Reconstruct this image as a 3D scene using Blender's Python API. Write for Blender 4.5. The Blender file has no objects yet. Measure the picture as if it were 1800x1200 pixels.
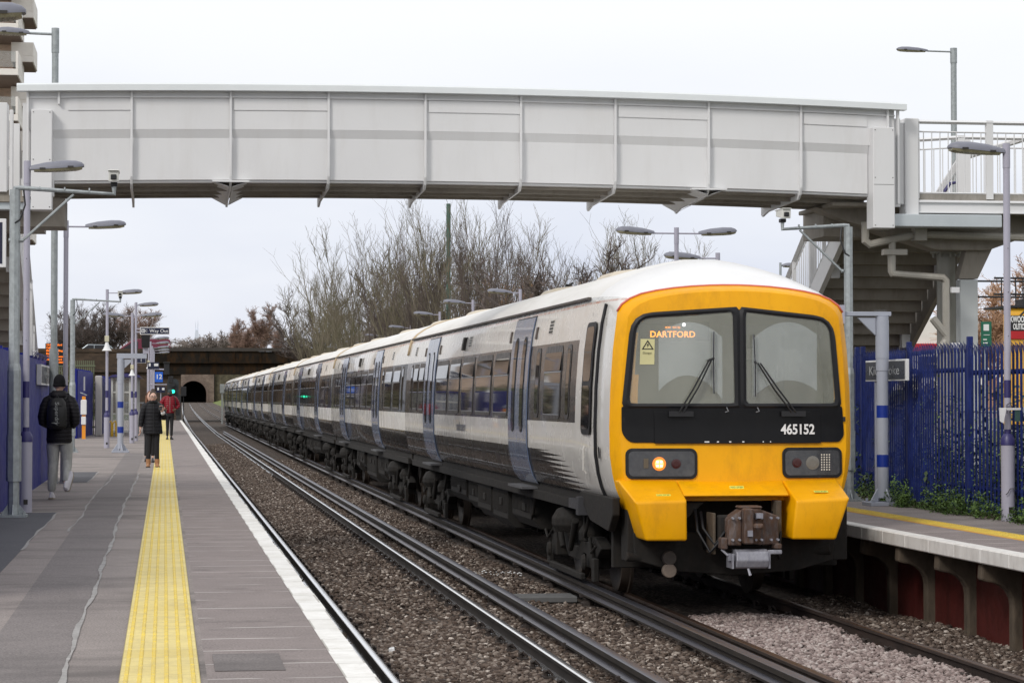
import bpy, bmesh, math, random
import numpy as np
from mathutils import Vector, Matrix
rad = math.radians
scene = bpy.context.scene
COL = scene.collection

# ------------------------------------------------------------------ camera
cam_data = bpy.data.cameras.new("camera")
cam = bpy.data.objects.new("camera", cam_data)
COL.objects.link(cam)
scene.camera = cam
cam_data.sensor_width = 36.0
cam_data.lens = 4129.0 / 1800.0 * 36.0
cam_data.clip_start = 0.1
cam_data.clip_end = 9000.0
cam.location = (0.0, 0.0, 2.2)
cam.rotation_euler = (math.pi / 2 + 0.0239, 0.0, -0.1467)

# ------------------------------------------------------------------ world
SUN_EL, SUN_AZ = 36.0, 222.0      # azimuth clockwise from +Y (north)
world = bpy.data.worlds.new("World")
scene.world = world
world.use_nodes = True
wt = world.node_tree
wt.nodes.clear()
w_out = wt.nodes.new("ShaderNodeOutputWorld")
w_bg = wt.nodes.new("ShaderNodeBackground")
w_bg.inputs["Strength"].default_value = 0.12
sky = wt.nodes.new("ShaderNodeTexSky")
sky.sky_type = 'NISHITA'
sky.sun_disc = False
sky.sun_elevation = rad(SUN_EL)
sky.sun_rotation = rad(SUN_AZ)
tc = wt.nodes.new("ShaderNodeTexCoord")
mp = wt.nodes.new("ShaderNodeMapping")
mp.inputs["Scale"].default_value = (1.6, 1.6, 5.0)
mp.inputs["Location"].default_value = (0.4, 1.3, 0.2)
nz = wt.nodes.new("ShaderNodeTexNoise")
nz.inputs["Scale"].default_value = 1.6
nz.inputs["Detail"].default_value = 5.0
nz.inputs["Roughness"].default_value = 0.5
rp = wt.nodes.new("ShaderNodeValToRGB")
rp.color_ramp.elements[0].position = 0.38
rp.color_ramp.elements[0].color = (5.2, 5.6, 6.9, 1)
rp.color_ramp.elements[1].position = 0.62
rp.color_ramp.elements[1].color = (7.4, 7.55, 8.1, 1)
sep = wt.nodes.new("ShaderNodeSeparateXYZ")
gr = wt.nodes.new("ShaderNodeMapRange")
gr.inputs["From Min"].default_value = 0.05
gr.inputs["From Max"].default_value = 0.16
mxg = wt.nodes.new("ShaderNodeMix"); mxg.data_type = 'RGBA'
mxg.inputs[7].default_value = (8.3, 8.35, 8.5, 1)
mx = wt.nodes.new("ShaderNodeMix"); mx.data_type = 'RGBA'
mx.inputs[0].default_value = 0.93
L = wt.links.new
L(tc.outputs["Generated"], mp.inputs["Vector"]); L(mp.outputs[0], nz.inputs["Vector"])
L(nz.outputs["Fac"], rp.inputs[0])
L(tc.outputs["Generated"], sep.inputs[0]); L(sep.outputs[2], gr.inputs["Value"])
L(gr.outputs[0], mxg.inputs[0]); L(rp.outputs[0], mxg.inputs[6])
L(sky.outputs[0], mx.inputs[6]); L(mxg.outputs[2], mx.inputs[7])
L(mx.outputs[2], w_bg.inputs["Color"]); L(w_bg.outputs[0], w_out.inputs["Surface"])

# ------------------------------------------------------------------ sun (overcast, large and soft)
sd = bpy.data.lights.new("sun", 'SUN')
sd.energy = 1.5
sd.angle = rad(14)
sd.color = (1.0, 0.96, 0.9)
sun = bpy.data.objects.new("sun", sd)
COL.objects.link(sun)
_az = rad(SUN_AZ)
_d = Vector((math.sin(_az) * math.cos(rad(SUN_EL)), math.cos(_az) * math.cos(rad(SUN_EL)), math.sin(rad(SUN_EL))))
sun.rotation_euler = _d.to_track_quat('Z', 'Y').to_euler()

scene.view_settings.view_transform = 'Standard'
scene.view_settings.look = 'None'
scene.view_settings.exposure = 0.05
scene.view_settings.gamma = 1.0
scene.view_settings.use_curve_mapping = False
scene.render.engine = 'CYCLES'
scene.cycles.use_denoising = True
scene.cycles.max_bounces = 6

# ------------------------------------------------------------------ helpers
def lin(h):
    h = h.lstrip('#')
    r = [int(h[i:i + 2], 16) / 255.0 for i in (0, 2, 4)]
    return tuple([(c / 12.92 if c <= 0.04045 else ((c + 0.055) / 1.055) ** 2.4) for c in r] + [1.0])

class NT:
    def __init__(s, name):
        s.m = bpy.data.materials.new(name); s.m.use_nodes = True
        s.t = s.m.node_tree; s.b = s.t.nodes["Principled BSDF"]; s.out = s.t.nodes["Material Output"]
        s.geo = None
    def n(s, typ, **kw):
        nd = s.t.nodes.new(typ)
        for k, v in kw.items(): setattr(nd, k, v)
        return nd
    def l(s, a, b): s.t.links.new(a, b)
    def pos(s, scale=(1, 1, 1), obj=False):
        if obj:
            g = s.n("ShaderNodeTexCoord").outputs["Object"]
        else:
            g = s.n("ShaderNodeNewGeometry").outputs["Position"]
        if scale == (1, 1, 1): return g
        m = s.n("ShaderNodeMapping"); m.inputs["Scale"].default_value = scale
        s.l(g, m.inputs["Vector"]); return m.outputs[0]
    def noise(s, scale, detail=3, rough=0.5, stretch=(1, 1, 1), obj=False):
        nd = s.n("ShaderNodeTexNoise"); nd.inputs["Scale"].default_value = scale
        nd.inputs["Detail"].default_value = detail; nd.inputs["Roughness"].default_value = rough
        s.l(s.pos(stretch, obj), nd.inputs["Vector"]); return nd.outputs["Fac"]
    def mul(s, a, b, op='MULTIPLY', c=None):
        nd = s.n("ShaderNodeMath", operation=op)
        for i, v in enumerate((a, b, c)):
            if v is None: continue
            if isinstance(v, (int, float)): nd.inputs[i].default_value = v
            else: s.l(v, nd.inputs[i])
        return nd.outputs[0]
    def ramp(s, fac, stops):
        r = s.n("ShaderNodeValToRGB"); e = r.color_ramp.elements
        while len(e) < len(stops): e.new(0.5)
        for i, (p, c) in enumerate(stops):
            e[i].position = p; e[i].color = c if len(c) == 4 else (*c, 1)
        s.l(fac, r.inputs[0]); return r.outputs[0]
    def mix(s, fac, a, b, blend='MIX'):
        m = s.n("ShaderNodeMix", data_type='RGBA', blend_type=blend)
        for i, v in ((0, fac), (6, a), (7, b)):
            if isinstance(v, (int, float)): m.inputs[i].default_value = v
            elif isinstance(v, tuple): m.inputs[i].default_value = v if len(v) == 4 else (*v, 1)
            else: s.l(v, m.inputs[i])
        return m.outputs[2]
    def bump(s, h, strength=0.3, dist=0.01):
        b = s.n("ShaderNodeBump"); b.inputs["Strength"].default_value = strength
        b.inputs["Distance"].default_value = dist; s.l(h, b.inputs["Height"])
        s.l(b.outputs[0], s.b.inputs["Normal"])
    def set(s, **kw):
        for k, v in kw.items():
            i = s.b.inputs[k.replace('_', ' ')]
            if isinstance(v, (int, float, tuple)): i.default_value = v
            else: s.l(v, i)
        return s

def sc(c, k): return (c[0] * k, c[1] * k, c[2] * k, 1.0)

MATS = {}
def mat(name, color, rough=0.5, metal=0.0, var=0.12, vscale=3.0, bump=0.0, bscale=60.0, stretch=(1, 1, 1), dirt=None, dirtamt=0.35, coat=0.0, spec=0.5):
    """painted / plain surface with a little uneven tone, grime and micro relief"""
    if name in MATS: return MATS[name]
    c = lin(color) if isinstance(color, str) else (*color[:3], 1.0)
    t = NT(name)
    n1 = t.noise(vscale, 4, 0.6, stretch)
    col = t.ramp(n1, [(0.25, sc(c, 1 - var)), (0.75, sc(c, 1 + var * 0.6))])
    if dirt:
        n2 = t.noise(vscale * 2.3, 6, 0.7, (stretch[0], stretch[1], stretch[2] * 0.35))
        f = t.ramp(n2, [(0.45, (0, 0, 0, 1)), (0.75, (dirtamt,) * 3 + (1,))])
        col = t.mix(f, col, lin(dirt))
    rg = t.ramp(t.noise(vscale * 4, 3), [(0.3, (max(rough - 0.06, 0.02),) * 3 + (1,)), (0.7, (min(rough + 0.08, 1),) * 3 + (1,))])
    t.set(Base_Color=col, Roughness=rg, Metallic=metal)
    t.b.inputs["Specular IOR Level"].default_value = spec
    if coat: t.b.inputs["Coat Weight"].default_value = coat
    if bump: t.bump(t.noise(bscale, 4, 0.6), bump, 0.004)
    MATS[name] = t.m
    return t.m

def emit(name, color, strength):
    if name in MATS: return MATS[name]
    t = NT(name)
    t.set(Base_Color=(0.02, 0.02, 0.02, 1), Emission_Color=lin(color), Emission_Strength=float(strength), Roughness=0.4)
    MATS[name] = t.m
    return t.m

def world_loc(o):
    v = Vector((0, 0, 0))
    while o is not None:
        v += o.location; o = o.parent
    return v

class MB:
    """collects shapes, then links them as one mesh object"""
    def __init__(s): s.v = []; s.f = []; s.m = []
    def add(s, vs, fs, mi=0):
        o = len(s.v); s.v.extend([tuple(p) for p in vs])
        for f in fs: s.f.append(tuple(i + o for i in f)); s.m.append(mi)
        return s
    def box(s, x0, x1, y0, y1, z0, z1, mi=0):
        if x0 > x1: x0, x1 = x1, x0
        if y0 > y1: y0, y1 = y1, y0
        if z0 > z1: z0, z1 = z1, z0
        vs = [(x, y, z) for z in (z0, z1) for (x, y) in ((x0, y0), (x1, y0), (x1, y1), (x0, y1))]
        return s.add(vs, [(3, 2, 1, 0), (4, 5, 6, 7), (0, 1, 5, 4), (1, 2, 6, 5), (2, 3, 7, 6), (3, 0, 4, 7)], mi)
    def hexa(s, b, t, mi=0):
        """b, t: four corners each, bottom and top, anticlockwise from above"""
        return s.add(list(b) + list(t), [(3, 2, 1, 0), (4, 5, 6, 7), (0, 1, 5, 4), (1, 2, 6, 5), (2, 3, 7, 6), (3, 0, 4, 7)], mi)
    def prism(s, pts, axis, a0, a1, mi=0):
        """pts 2D polygon extruded along axis"""
        def p3(p, a):
            if axis == 'x': return (a, p[0], p[1])
            if axis == 'y': return (p[0], a, p[1])
            return (p[0], p[1], a)
        n = len(pts)
        vs = [p3(p, a0) for p in pts] + [p3(p, a1) for p in pts]
        fs = [tuple(range(n)), tuple(range(2 * n - 1, n - 1, -1))]
        fs += [(i, n + i, n + (i + 1) % n, (i + 1) % n) for i in range(n)]
        return s.add(vs, fs, mi)
    def tube(s, pts, r, n=8, mi=0, caps=True, flat=1.0, up=None):
        pts = [Vector(p) for p in pts]
        rs = r if isinstance(r, (list, tuple)) else [r] * len(pts)
        rings = []
        t0 = (pts[1] - pts[0]).normalized()
        ref = Vector(up) if up else (Vector((0, 0, 1)) if abs(t0.z) < 0.9 else Vector((0, 1, 0)))
        nrm = (ref - t0 * ref.dot(t0)).normalized()
        for i, p in enumerate(pts):
            if i == 0: t = pts[1] - pts[0]
            elif i == len(pts) - 1: t = pts[i] - pts[i - 1]
            else: t = (pts[i + 1] - pts[i]).normalized() + (pts[i] - pts[i - 1]).normalized()
            t.normalize()
            nn = nrm - t * nrm.dot(t)
            if nn.length > 1e-4: nrm = nn.normalized()
            bi = t.cross(nrm)
            rr = rs[i]; ra, rb = rr if isinstance(rr, tuple) else (rr, rr * flat)
            rings.append([p + nrm * (ra * math.cos(2 * math.pi * k / n)) + bi * (rb * math.sin(2 * math.pi * k / n)) for k in range(n)])
        return s.rings(rings, mi, caps)
    def rings(s, rings, mi=0, caps=True, closed=True):
        n = len(rings[0]); vs = [v for r in rings for v in r]; fs = []
        for i in range(len(rings) - 1):
            for k in range(n if closed else n - 1):
                a = i * n + k; b = i * n + (k + 1) % n
                fs.append((a, b, b + n, a + n))
        if caps:
            fs.append(tuple(range(n - 1, -1, -1))); fs.append(tuple(range((len(rings) - 1) * n, len(rings) * n)))
        return s.add(vs, fs, mi)
    def cyl(s, x, y, z0, z1, r, n=16, mi=0, r1=None):
        return s.tube([(x, y, z0), (x, y, z1)], [r, r if r1 is None else r1], n, mi)
    def ell(s, c, r, n=12, m=8, mi=0):
        rings = []
        for j in range(1, m):
            ph = math.pi * j / m
            rings.append([(c[0] + r[0] * math.sin(ph) * math.cos(2 * math.pi * k / n), c[1] + r[1] * math.sin(ph) * math.sin(2 * math.pi * k / n), c[2] - r[2] * math.cos(ph)) for k in range(n)])
        return s.rings(rings, mi)
    def lathe(s, prof, c, n=16, mi=0):
        return s.rings([[(c[0] + r * math.cos(2 * math.pi * k / n), c[1] + r * math.sin(2 * math.pi * k / n), c[2] + z) for k in range(n)] for r, z in prof], mi)
    def build(s, name, mats, parent=None, smooth=False, bevel=0.0, segs=1, recalc=False, local=False):
        me = bpy.data.meshes.new(name)
        off = Vector((0, 0, 0)) if local else world_loc(parent)
        if off.length > 0: vs = [(x - off.x, y - off.y, z - off.z) for x, y, z in s.v]
        else: vs = s.v
        me.from_pydata(vs, [], s.f)
        if not isinstance(mats, (list, tuple)): mats = [mats]
        for m in mats: me.materials.append(m)
        if len(mats) > 1: me.polygons.foreach_set("material_index", s.m)
        if recalc:
            bm = bmesh.new(); bm.from_mesh(me); bmesh.ops.remove_doubles(bm, verts=bm.verts, dist=1e-5)
            bmesh.ops.recalc_face_normals(bm, faces=bm.faces); bm.to_mesh(me); bm.free()
        if smooth:
            me.polygons.foreach_set("use_smooth", [True] * len(me.polygons))
            if smooth == 'auto':
                try: me.set_sharp_from_angle(angle=rad(35))
                except Exception: pass
        me.update()
        o = bpy.data.objects.new(name, me); COL.objects.link(o)
        if parent: o.parent = parent
        if bevel:
            b = o.modifiers.new("bevel", 'BEVEL'); b.width = bevel; b.segments = segs
            b.limit_method = 'ANGLE'; b.angle_limit = rad(30)
        return o

def tag(o, label=None, cat=None, group=None, kind=None):
    if label: o["label"] = label
    if cat: o["category"] = cat
    if group: o["group"] = group
    if kind: o["kind"] = kind
    return o

def thing(name, label, cat, loc=(0, 0, 0), group=None):
    o = bpy.data.objects.new(name, None); COL.objects.link(o)
    o.location = loc; o.empty_display_size = 0.3
    return tag(o, label, cat, group)

def copy_tree(o, parent=None):
    c = o.copy(); COL.objects.link(c); c.parent = parent
    for ch in list(o.children): copy_tree(ch, c)
    return c

def text(name, body, size, loc, rot, m, parent=None, extrude=0.002, align='CENTER', sx=1.0, bold=0.0, space=1.0):
    cu = bpy.data.curves.new(name, 'FONT'); cu.body = body; cu.size = size; cu.extrude = extrude
    cu.align_x = align; cu.align_y = 'CENTER'; cu.offset = bold; cu.resolution_u = 3; cu.space_character = space
    cu.materials.append(m)
    tmp = bpy.data.objects.new(name, cu); COL.objects.link(tmp)
    bpy.context.view_layer.update()
    me = bpy.data.meshes.new_from_object(tmp.evaluated_get(bpy.context.evaluated_depsgraph_get()))
    bpy.data.objects.remove(tmp); bpy.data.curves.remove(cu)
    o = bpy.data.objects.new(name, me); COL.objects.link(o)
    if parent: o.parent = parent
    o.location = Vector(loc) - world_loc(parent)
    o.rotation_euler = rot; o.scale = (sx, 1, 1)
    return o
FRONT = (math.pi / 2, 0, 0)                 # text facing the camera side (-Y)

def rrect(x0, x1, z0, z1, r, n=4):
    """rounded rectangle polygon"""
    pts = []
    rs = r if isinstance(r, (list, tuple)) else [r] * 4
    for (cx, cz, a0, rr) in ((x1 - rs[0], z0 + rs[0], -90, rs[0]), (x1 - rs[1], z1 - rs[1], 0, rs[1]), (x0 + rs[2], z1 - rs[2], 90, rs[2]), (x0 + rs[3], z0 + rs[3], 180, rs[3])):
        for k in range(n + 1):
            a = rad(a0 + 90 * k / n); pts.append((cx + rr * math.cos(a), cz + rr * math.sin(a)))
    return pts

def roundpoly(pts, r, n=4):
    out = []
    m = len(pts)
    rs = r if isinstance(r, (list, tuple)) else [r] * m
    for i in range(m):
        p = Vector(pts[i]); a = Vector(pts[i - 1]); b = Vector(pts[(i + 1) % m])
        d1 = (a - p); d2 = (b - p); rr = min(rs[i], d1.length * 0.45, d2.length * 0.45)
        q1 = p + d1.normalized() * rr; q2 = p + d2.normalized() * rr
        for k in range(n + 1):
            t = k / n
            q = q1 * (1 - t) ** 2 + p * 2 * t * (1 - t) + q2 * t * t
            out.append((q.x, q.y))
    return out

def inside(p, poly):
    c = False
    for i in range(len(poly)):
        (x0, y0), (x1, y1) = poly[i - 1], poly[i]
        if (y0 > p[1]) != (y1 > p[1]) and p[0] < (x1 - x0) * (p[1] - y0) / (y1 - y0) + x0: c = not c
    return c

def rayring(poly, c, n=96):
    out = []
    for k in range(n):
        a = 2 * math.pi * k / n + .013; dx, dy = math.cos(a), math.sin(a); best = None
        for i in range(len(poly)):
            x0, y0 = poly[i - 1][0] - c[0], poly[i - 1][1] - c[1]; x1, y1 = poly[i][0] - c[0], poly[i][1] - c[1]
            ex, ey = x1 - x0, y1 - y0; den = dx * ey - dy * ex
            if abs(den) < 1e-12: continue
            t = (x0 * ey - y0 * ex) / den; u = (x0 * dy - y0 * dx) / den
            if t > 0 and -1e-6 <= u <= 1 + 1e-6 and (best is None or t > best): best = t
        out.append((c[0] + dx * best, c[1] + dy * best))
    return out

def patch(mb, poly, fmap, nr=10, nc=8, thick=0.01, mi=0, off=0.0, hole=None):
    """convex polygon (a, b) laid on a curved surface; fmap(a, b, off) -> point; solid of given thickness"""
    bs = sorted(set([round(p[1], 5) for p in poly])); b0, b1 = bs[0], bs[-1]
    rows = sorted(set([b0 + 1e-4, b1 - 1e-4] + [b0 + (b1 - b0) * i / nr for i in range(1, nr)] + [b for b in bs if b0 + 2e-3 < b < b1 - 2e-3]))
    rr = [rows[0]]
    for b in rows[1:]:
        if b - rr[-1] > 0.0015: rr.append(b)
    grid = []
    m = len(poly)
    for b in rr:
        xs = []
        for i in range(m):
            (x0, y0), (x1, y1) = poly[i], poly[(i + 1) % m]
            if (y0 - b) * (y1 - b) <= 0 and abs(y1 - y0) > 1e-9:
                xs.append(x0 + (x1 - x0) * (b - y0) / (y1 - y0))
        lo, hi = min(xs), max(xs)
        grid.append([(lo + (hi - lo) * k / nc, b) for k in range(nc + 1)])
    R, C = len(grid), nc + 1
    vs = [fmap(a, b, off + thick) for row in grid for (a, b) in row] + [fmap(a, b, off) for row in grid for (a, b) in row]
    N = R * C; fs = []
    for i in range(R - 1):
        for k in range(C - 1):
            a = i * C + k
            if hole is not None:
                ca = sum(grid[i + p][k + q][0] for p in (0, 1) for q in (0, 1)) / 4; cb = sum(grid[i + p][k + q][1] for p in (0, 1) for q in (0, 1)) / 4
                if any(inside((ca, cb), h_) for h_ in hole): continue
            fs.append((a, a + 1, a + C + 1, a + C))
            fs.append((N + a, N + a + C, N + a + C + 1, N + a + 1))
    rim = [k for k in range(C)] + [i * C + C - 1 for i in range(1, R)] + [(R - 1) * C + k for k in range(C - 2, -1, -1)] + [i * C for i in range(R - 2, 0, -1)]
    for i in range(len(rim)):
        a, b = rim[i], rim[(i + 1) % len(rim)]
        fs.append((a, N + a, N + b, b))
    mb.add(vs, fs, mi)

def ringpatch(mb, outer, inner, fmap, thick=0.01, mi=0, off=0.0):
    """frame between two polygons with the same number of points"""
    n = len(outer)
    o1 = [fmap(a, b, off + thick) for a, b in outer]; i1 = [fmap(a, b, off + thick) for a, b in inner]
    o0 = [fmap(a, b, off) for a, b in outer]; i0 = [fmap(a, b, off) for a, b in inner]
    fs = []
    for k in range(n):
        j = (k + 1) % n
        fs += [(k, j, n + j, n + k), (2 * n + k, 2 * n + j, j, k), (n + k, n + j, 3 * n + j, 3 * n + k)]
    mb.add(o1 + i1 + o0 + i0, fs, mi)
# ------------------------------------------------------------------ materials
t = NT('bridge_paint')
_c = t.ramp(t.noise(.9, 4, .5), [(.3, (.655, .655, .66, 1)), (.7, (.70, .70, .705, 1))])
_c = t.mix(t.ramp(t.noise(1.3, 6, .7, (2.2, 1, .4)), [(.52, (0,) * 3), (.85, (.20,) * 3)]), _c, (.40, .36, .31, 1))
_c = t.mix(t.ramp(t.noise(26, 5, .8), [(.66, (0,) * 3), (.76, (.5,) * 3)]), _c, (.30, .20, .13, 1))
t.set(Base_Color=_c, Roughness=.45); t.bump(t.noise(2.5, 3, .5, (1, 1, .6)), .08, .02)
M_bridge = t.m; MATS['bridge_paint'] = t.m
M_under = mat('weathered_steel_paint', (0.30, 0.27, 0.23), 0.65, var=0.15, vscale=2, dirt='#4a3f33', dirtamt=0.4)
M_cap = mat('bridge_cap_paint', (0.70, 0.73, 0.74), 0.35, var=0.04)
M_galv = mat('galvanised_steel', (0.36, 0.39, 0.40), 0.45, 0.35, var=0.28, vscale=14, dirt='#7a7f80', dirtamt=0.4)
M_lav = mat('lavender_paint', (0.385, 0.375, 0.45), 0.4, var=0.06, vscale=2, dirt='#6b5a55', dirtamt=0.15)
M_lampgrey = mat('lamp_housing', (0.19, 0.195, 0.235), 0.5, var=0.12, vscale=9)
M_lens = mat('lamp_lens', (0.28, 0.26, 0.17), 0.25, var=0.2, vscale=12)
M_navy = mat('navy_band', (0.035, 0.03, 0.13), 0.4, var=0.08)
M_royal = mat('royal_blue_band', (0.006, 0.03, 0.26), 0.4, var=0.08)
M_blue = mat('blue_hoarding_paint', (0.006, 0.012, 0.20), 0.5, var=0.15, vscale=1.5, dirt='#16162a', dirtamt=0.35, spec=.25)
M_bluefence = mat('blue_fence_paint', (0.016, 0.028, 0.145), 0.45, var=0.35, vscale=5, dirt='#04060f', dirtamt=0.7, spec=.25)
M_signnavy = mat('navy_sign_face', (0.010, 0.013, 0.04), 0.25, var=0.05)
M_white = mat('white_paint', (0.72, 0.72, 0.72), 0.4, var=0.05)
M_black = mat('black_plastic', (0.012, 0.012, 0.014), 0.4, var=0.1)
M_rubber = mat('black_rubber', (0.010, 0.010, 0.012), 0.5, var=0.15, vscale=8, spec=.35)
t = NT('train_yellow')
_c = t.ramp(t.noise(1.6, 5, .6), [(.3, (.80, .36, 0, 1)), (.7, (.90, .43, 0, 1))])
_c = t.mix(t.ramp(t.noise(70, 3, .6), [(.70, (0,) * 3), (.78, (.75,) * 3)]), _c, (.16, .07, .01, 1))
_c = t.mix(t.ramp(t.noise(3.2, 6, .8, (1, 1, .4)), [(.48, (0,) * 3), (.78, (.42,) * 3)]), _c, (.36, .16, .012, 1))
t.set(Base_Color=_c, Roughness=t.ramp(t.noise(6, 4), [(.3, (.34,) * 3), (.7, (.5,) * 3)])); t.b.inputs["Specular IOR Level"].default_value = .3
M_yellow = t.m
M_orange = mat('orange_plastic', (0.8, 0.3, 0.02), 0.4)
M_darkmetal = mat('grimy_underframe', (0.011, 0.0095, 0.008), 0.85, var=0.4, vscale=5, dirt='#2a211a', dirtamt=0.6)
M_rust = mat('rusty_steel', (0.10, 0.055, 0.035), 0.7, 0.2, var=0.45, vscale=9, dirt='#6d7076', dirtamt=0.6)
M_plate = mat('worn_grey_plate', (0.27, 0.27, 0.31), 0.5, 0.3, var=0.25, vscale=12, dirt='#c8c8cc', dirtamt=0.4)
M_concrete = mat('concrete', (0.30, 0.28, 0.25), 0.85, var=0.2, vscale=3, bump=0.3, bscale=80, dirt='#4b443a', dirtamt=0.5)
M_bracket = mat('weathered_bracket', (0.095, 0.072, 0.05), 0.85, var=0.35, vscale=5, dirt='#2a2019', dirtamt=0.7)
M_redwall = mat('dark_red_panel', (0.075, 0.010, 0.008), 0.5, var=0.25, vscale=2.5, dirt='#2b0c08', dirtamt=0.6)
M_glass = None
t = NT('train_window_glass'); t.set(Base_Color=(0.012, 0.012, 0.014, 1), Roughness=0.03); t.b.inputs["Specular IOR Level"].default_value = 0.45
M_glass = t.m
t = NT('clear_glass'); t.set(Base_Color=(0.5, 0.55, 0.55, 1), Roughness=0.05, Alpha=0.16); M_clear = t.m
M_skin = mat('skin', (0.66, 0.42, 0.33), 0.55, var=0.08)
M_skin2 = mat('skin_dark', (0.16, 0.085, 0.055), 0.55, var=0.08)
M_shiny = None
def railmat(name, top, side, toprough):
    t = NT(name)
    g = t.n("ShaderNodeNewGeometry"); sx = t.n("ShaderNodeSeparateXYZ"); t.l(g.outputs["Normal"], sx.inputs[0])
    f = t.ramp(sx.outputs[2], [(0.60, (0, 0, 0, 1)), (0.80, (1, 1, 1, 1))])
    n = t.noise(3, 5, 0.6, (30, 1, 1))
    rust = t.ramp(n, [(0.3, sc(side, 0.6)), (0.7, sc(side, 1.5))])
    px = t.n("ShaderNodeSeparateXYZ"); t.l(t.pos((1, 1, 1), True), px.inputs[0])
    hi = t.ramp(px.outputs[2], [(0.0, (0, 0, 0, 1)), (1.0, (1, 1, 1, 1))])
    t.set(Base_Color=t.mix(f, rust, top), Metallic=t.mul(f, 0.9))
    t.set(Roughness=t.ramp(f, [(0.0, (0.8,) * 3 + (1,)), (1.0, (toprough,) * 3 + (1,))]))
    return t.m
M_rail_shiny = railmat('polished_rail', (0.88, 0.89, 0.91, 1), (0.016, 0.012, 0.010, 1), 0.14)
M_rail_rust = railmat('rusty_rail', (0.11, 0.07, 0.055, 1), (0.025, 0.015, 0.011, 1), 0.4)
M_rail_cond = railmat('conductor_rail_steel', (0.16, 0.16, 0.19, 1), (0.022, 0.017, 0.013, 1), 0.38)

def mat_asphalt(name, c1, c2, blot=0.6):
    t = NT(name)
    n1 = t.noise(0.9, 8, 0.75); n2 = t.noise(75, 4, 0.75); n3 = t.noise(0.6, 5, 0.65, (0.7, 1.6, 1))
    c = t.ramp(n1, [(0.3, c1), (0.7, c2)])
    c = t.mix(t.ramp(n2, [(0.42, (0,) * 3), (0.72, (0.75,) * 3)]), c, sc(c2, 1.9))
    c = t.mix(t.ramp(n2, [(0.28, (0.6,) * 3), (0.45, (0,) * 3)]), c, sc(c1, 0.45))
    c = t.mix(t.ramp(n3, [(0.48, (0,) * 3), (0.68, (blot,) * 3)]), c, sc(c1, 0.55))
    c = t.mix(t.ramp(t.noise(1.7, 6, .7), [(0.58, (0,) * 3), (0.75, (0.5,) * 3)]), c, sc(c2, 1.35))
    v = t.n("ShaderNodeTexVoronoi"); v.inputs["Scale"].default_value = 3.1; t.l(t.pos(), v.inputs["Vector"])
    c = t.mix(t.ramp(v.outputs["Distance"], [(0.0, (0.85,) * 3), (0.05, (0,) * 3)]), c, (0.42, 0.40, 0.38, 1))
    t.set(Base_Color=c, Roughness=0.82); t.bump(t.noise(180, 4, 0.7), 0.5, 0.006)
    MATS[name] = t.m; return t.m
M_asph = mat_asphalt('platform_asphalt', (0.142, 0.123, 0.116, 1), (0.250, 0.217, 0.203, 1), 0.75)
M_asph_dark = mat_asphalt('dark_asphalt_patch', (0.110, 0.097, 0.095, 1), (0.178, 0.157, 0.152, 1), 0.5)
M_tar = mat_asphalt('fresh_tar', (0.045, 0.045, 0.05, 1), (0.075, 0.075, 0.085, 1), 0.2)

def mat_slabs():
    t = NT('edge_slab_asphalt')
    n1 = t.noise(1.5, 8, 0.75); n2 = t.noise(75, 4, 0.75)
    c = t.ramp(n1, [(0.3, (0.150, 0.122, 0.115, 1)), (0.7, (0.240, 0.198, 0.187, 1))])
    c = t.mix(t.ramp(n2, [(0.42, (0,) * 3), (0.72, (0.75,) * 3)]), c, (0.36, 0.32, 0.31, 1))
    c = t.mix(t.ramp(n2, [(0.28, (0.6,) * 3), (0.45, (0,) * 3)]), c, (0.05, 0.042, 0.04, 1))
    c = t.mix(t.ramp(t.noise(2.4, 6, .7, (1, 1.5, 1)), [(0.55, (0,) * 3), (0.72, (0.6,) * 3)]), c, (0.085, 0.07, 0.068, 1))
    p = t.n("ShaderNodeSeparateXYZ"); t.l(t.pos(), p.inputs[0])
    y = t.mul(p.outputs[1], t.mul(t.noise(0.8, 2), 0.12), 'ADD')
    w = t.mul(t.mul(y, 0.66, 'DIVIDE'), 1.0, 'MODULO')
    line = t.ramp(w, [(0.0, (1,) * 3), (0.024, (1,) * 3), (0.038, (0,) * 3)])
    brk = t.ramp(t.noise(2.3, 3, 0.5), [(0.42, (0,) * 3), (0.55, (1,) * 3)])
    f = t.mul(t.mul(line, brk), 0.9)
    c = t.mix(f, c, (0.62, 0.59, 0.56, 1))
    t.set(Base_Color=c, Roughness=0.8); t.bump(t.noise(170, 4, 0.7), 0.5, 0.006)
    return t.m
M_slab = mat_slabs()

def mat_coping():
    t = NT('white_edge_paint')
    c = t.ramp(t.noise(2.5, 6, 0.7), [(0.25, (0.62, 0.60, 0.55, 1)), (0.6, (0.86, 0.85, 0.82, 1))])
    c = t.mix(t.ramp(t.noise(30, 5, 0.75), [(0.58, (0,) * 3), (0.72, (0.5,) * 3)]), c, (0.25, 0.22, 0.2, 1))
    br = t.n("ShaderNodeTexBrick"); br.inputs["Scale"].default_value = 1.0
    br.inputs["Brick Width"].default_value = 0.3; br.inputs["Row Height"].default_value = 0.62
    br.inputs["Mortar Size"].default_value = 0.007; br.inputs["Color1"].default_value = (1, 1, 1, 1)
    br.inputs["Color2"].default_value = (0.93, 0.93, 0.93, 1); br.inputs["Mortar"].default_value = (0.45, 0.43, 0.4, 1)
    t.l(t.pos(), br.inputs["Vector"])
    c = t.mix(0.8, c, br.outputs["Color"], 'MULTIPLY')
    t.set(Base_Color=c, Roughness=0.6); t.bump(t.noise(60, 5, 0.7), 0.4, 0.006)
    return t.m
M_coping = mat_coping()

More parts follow.
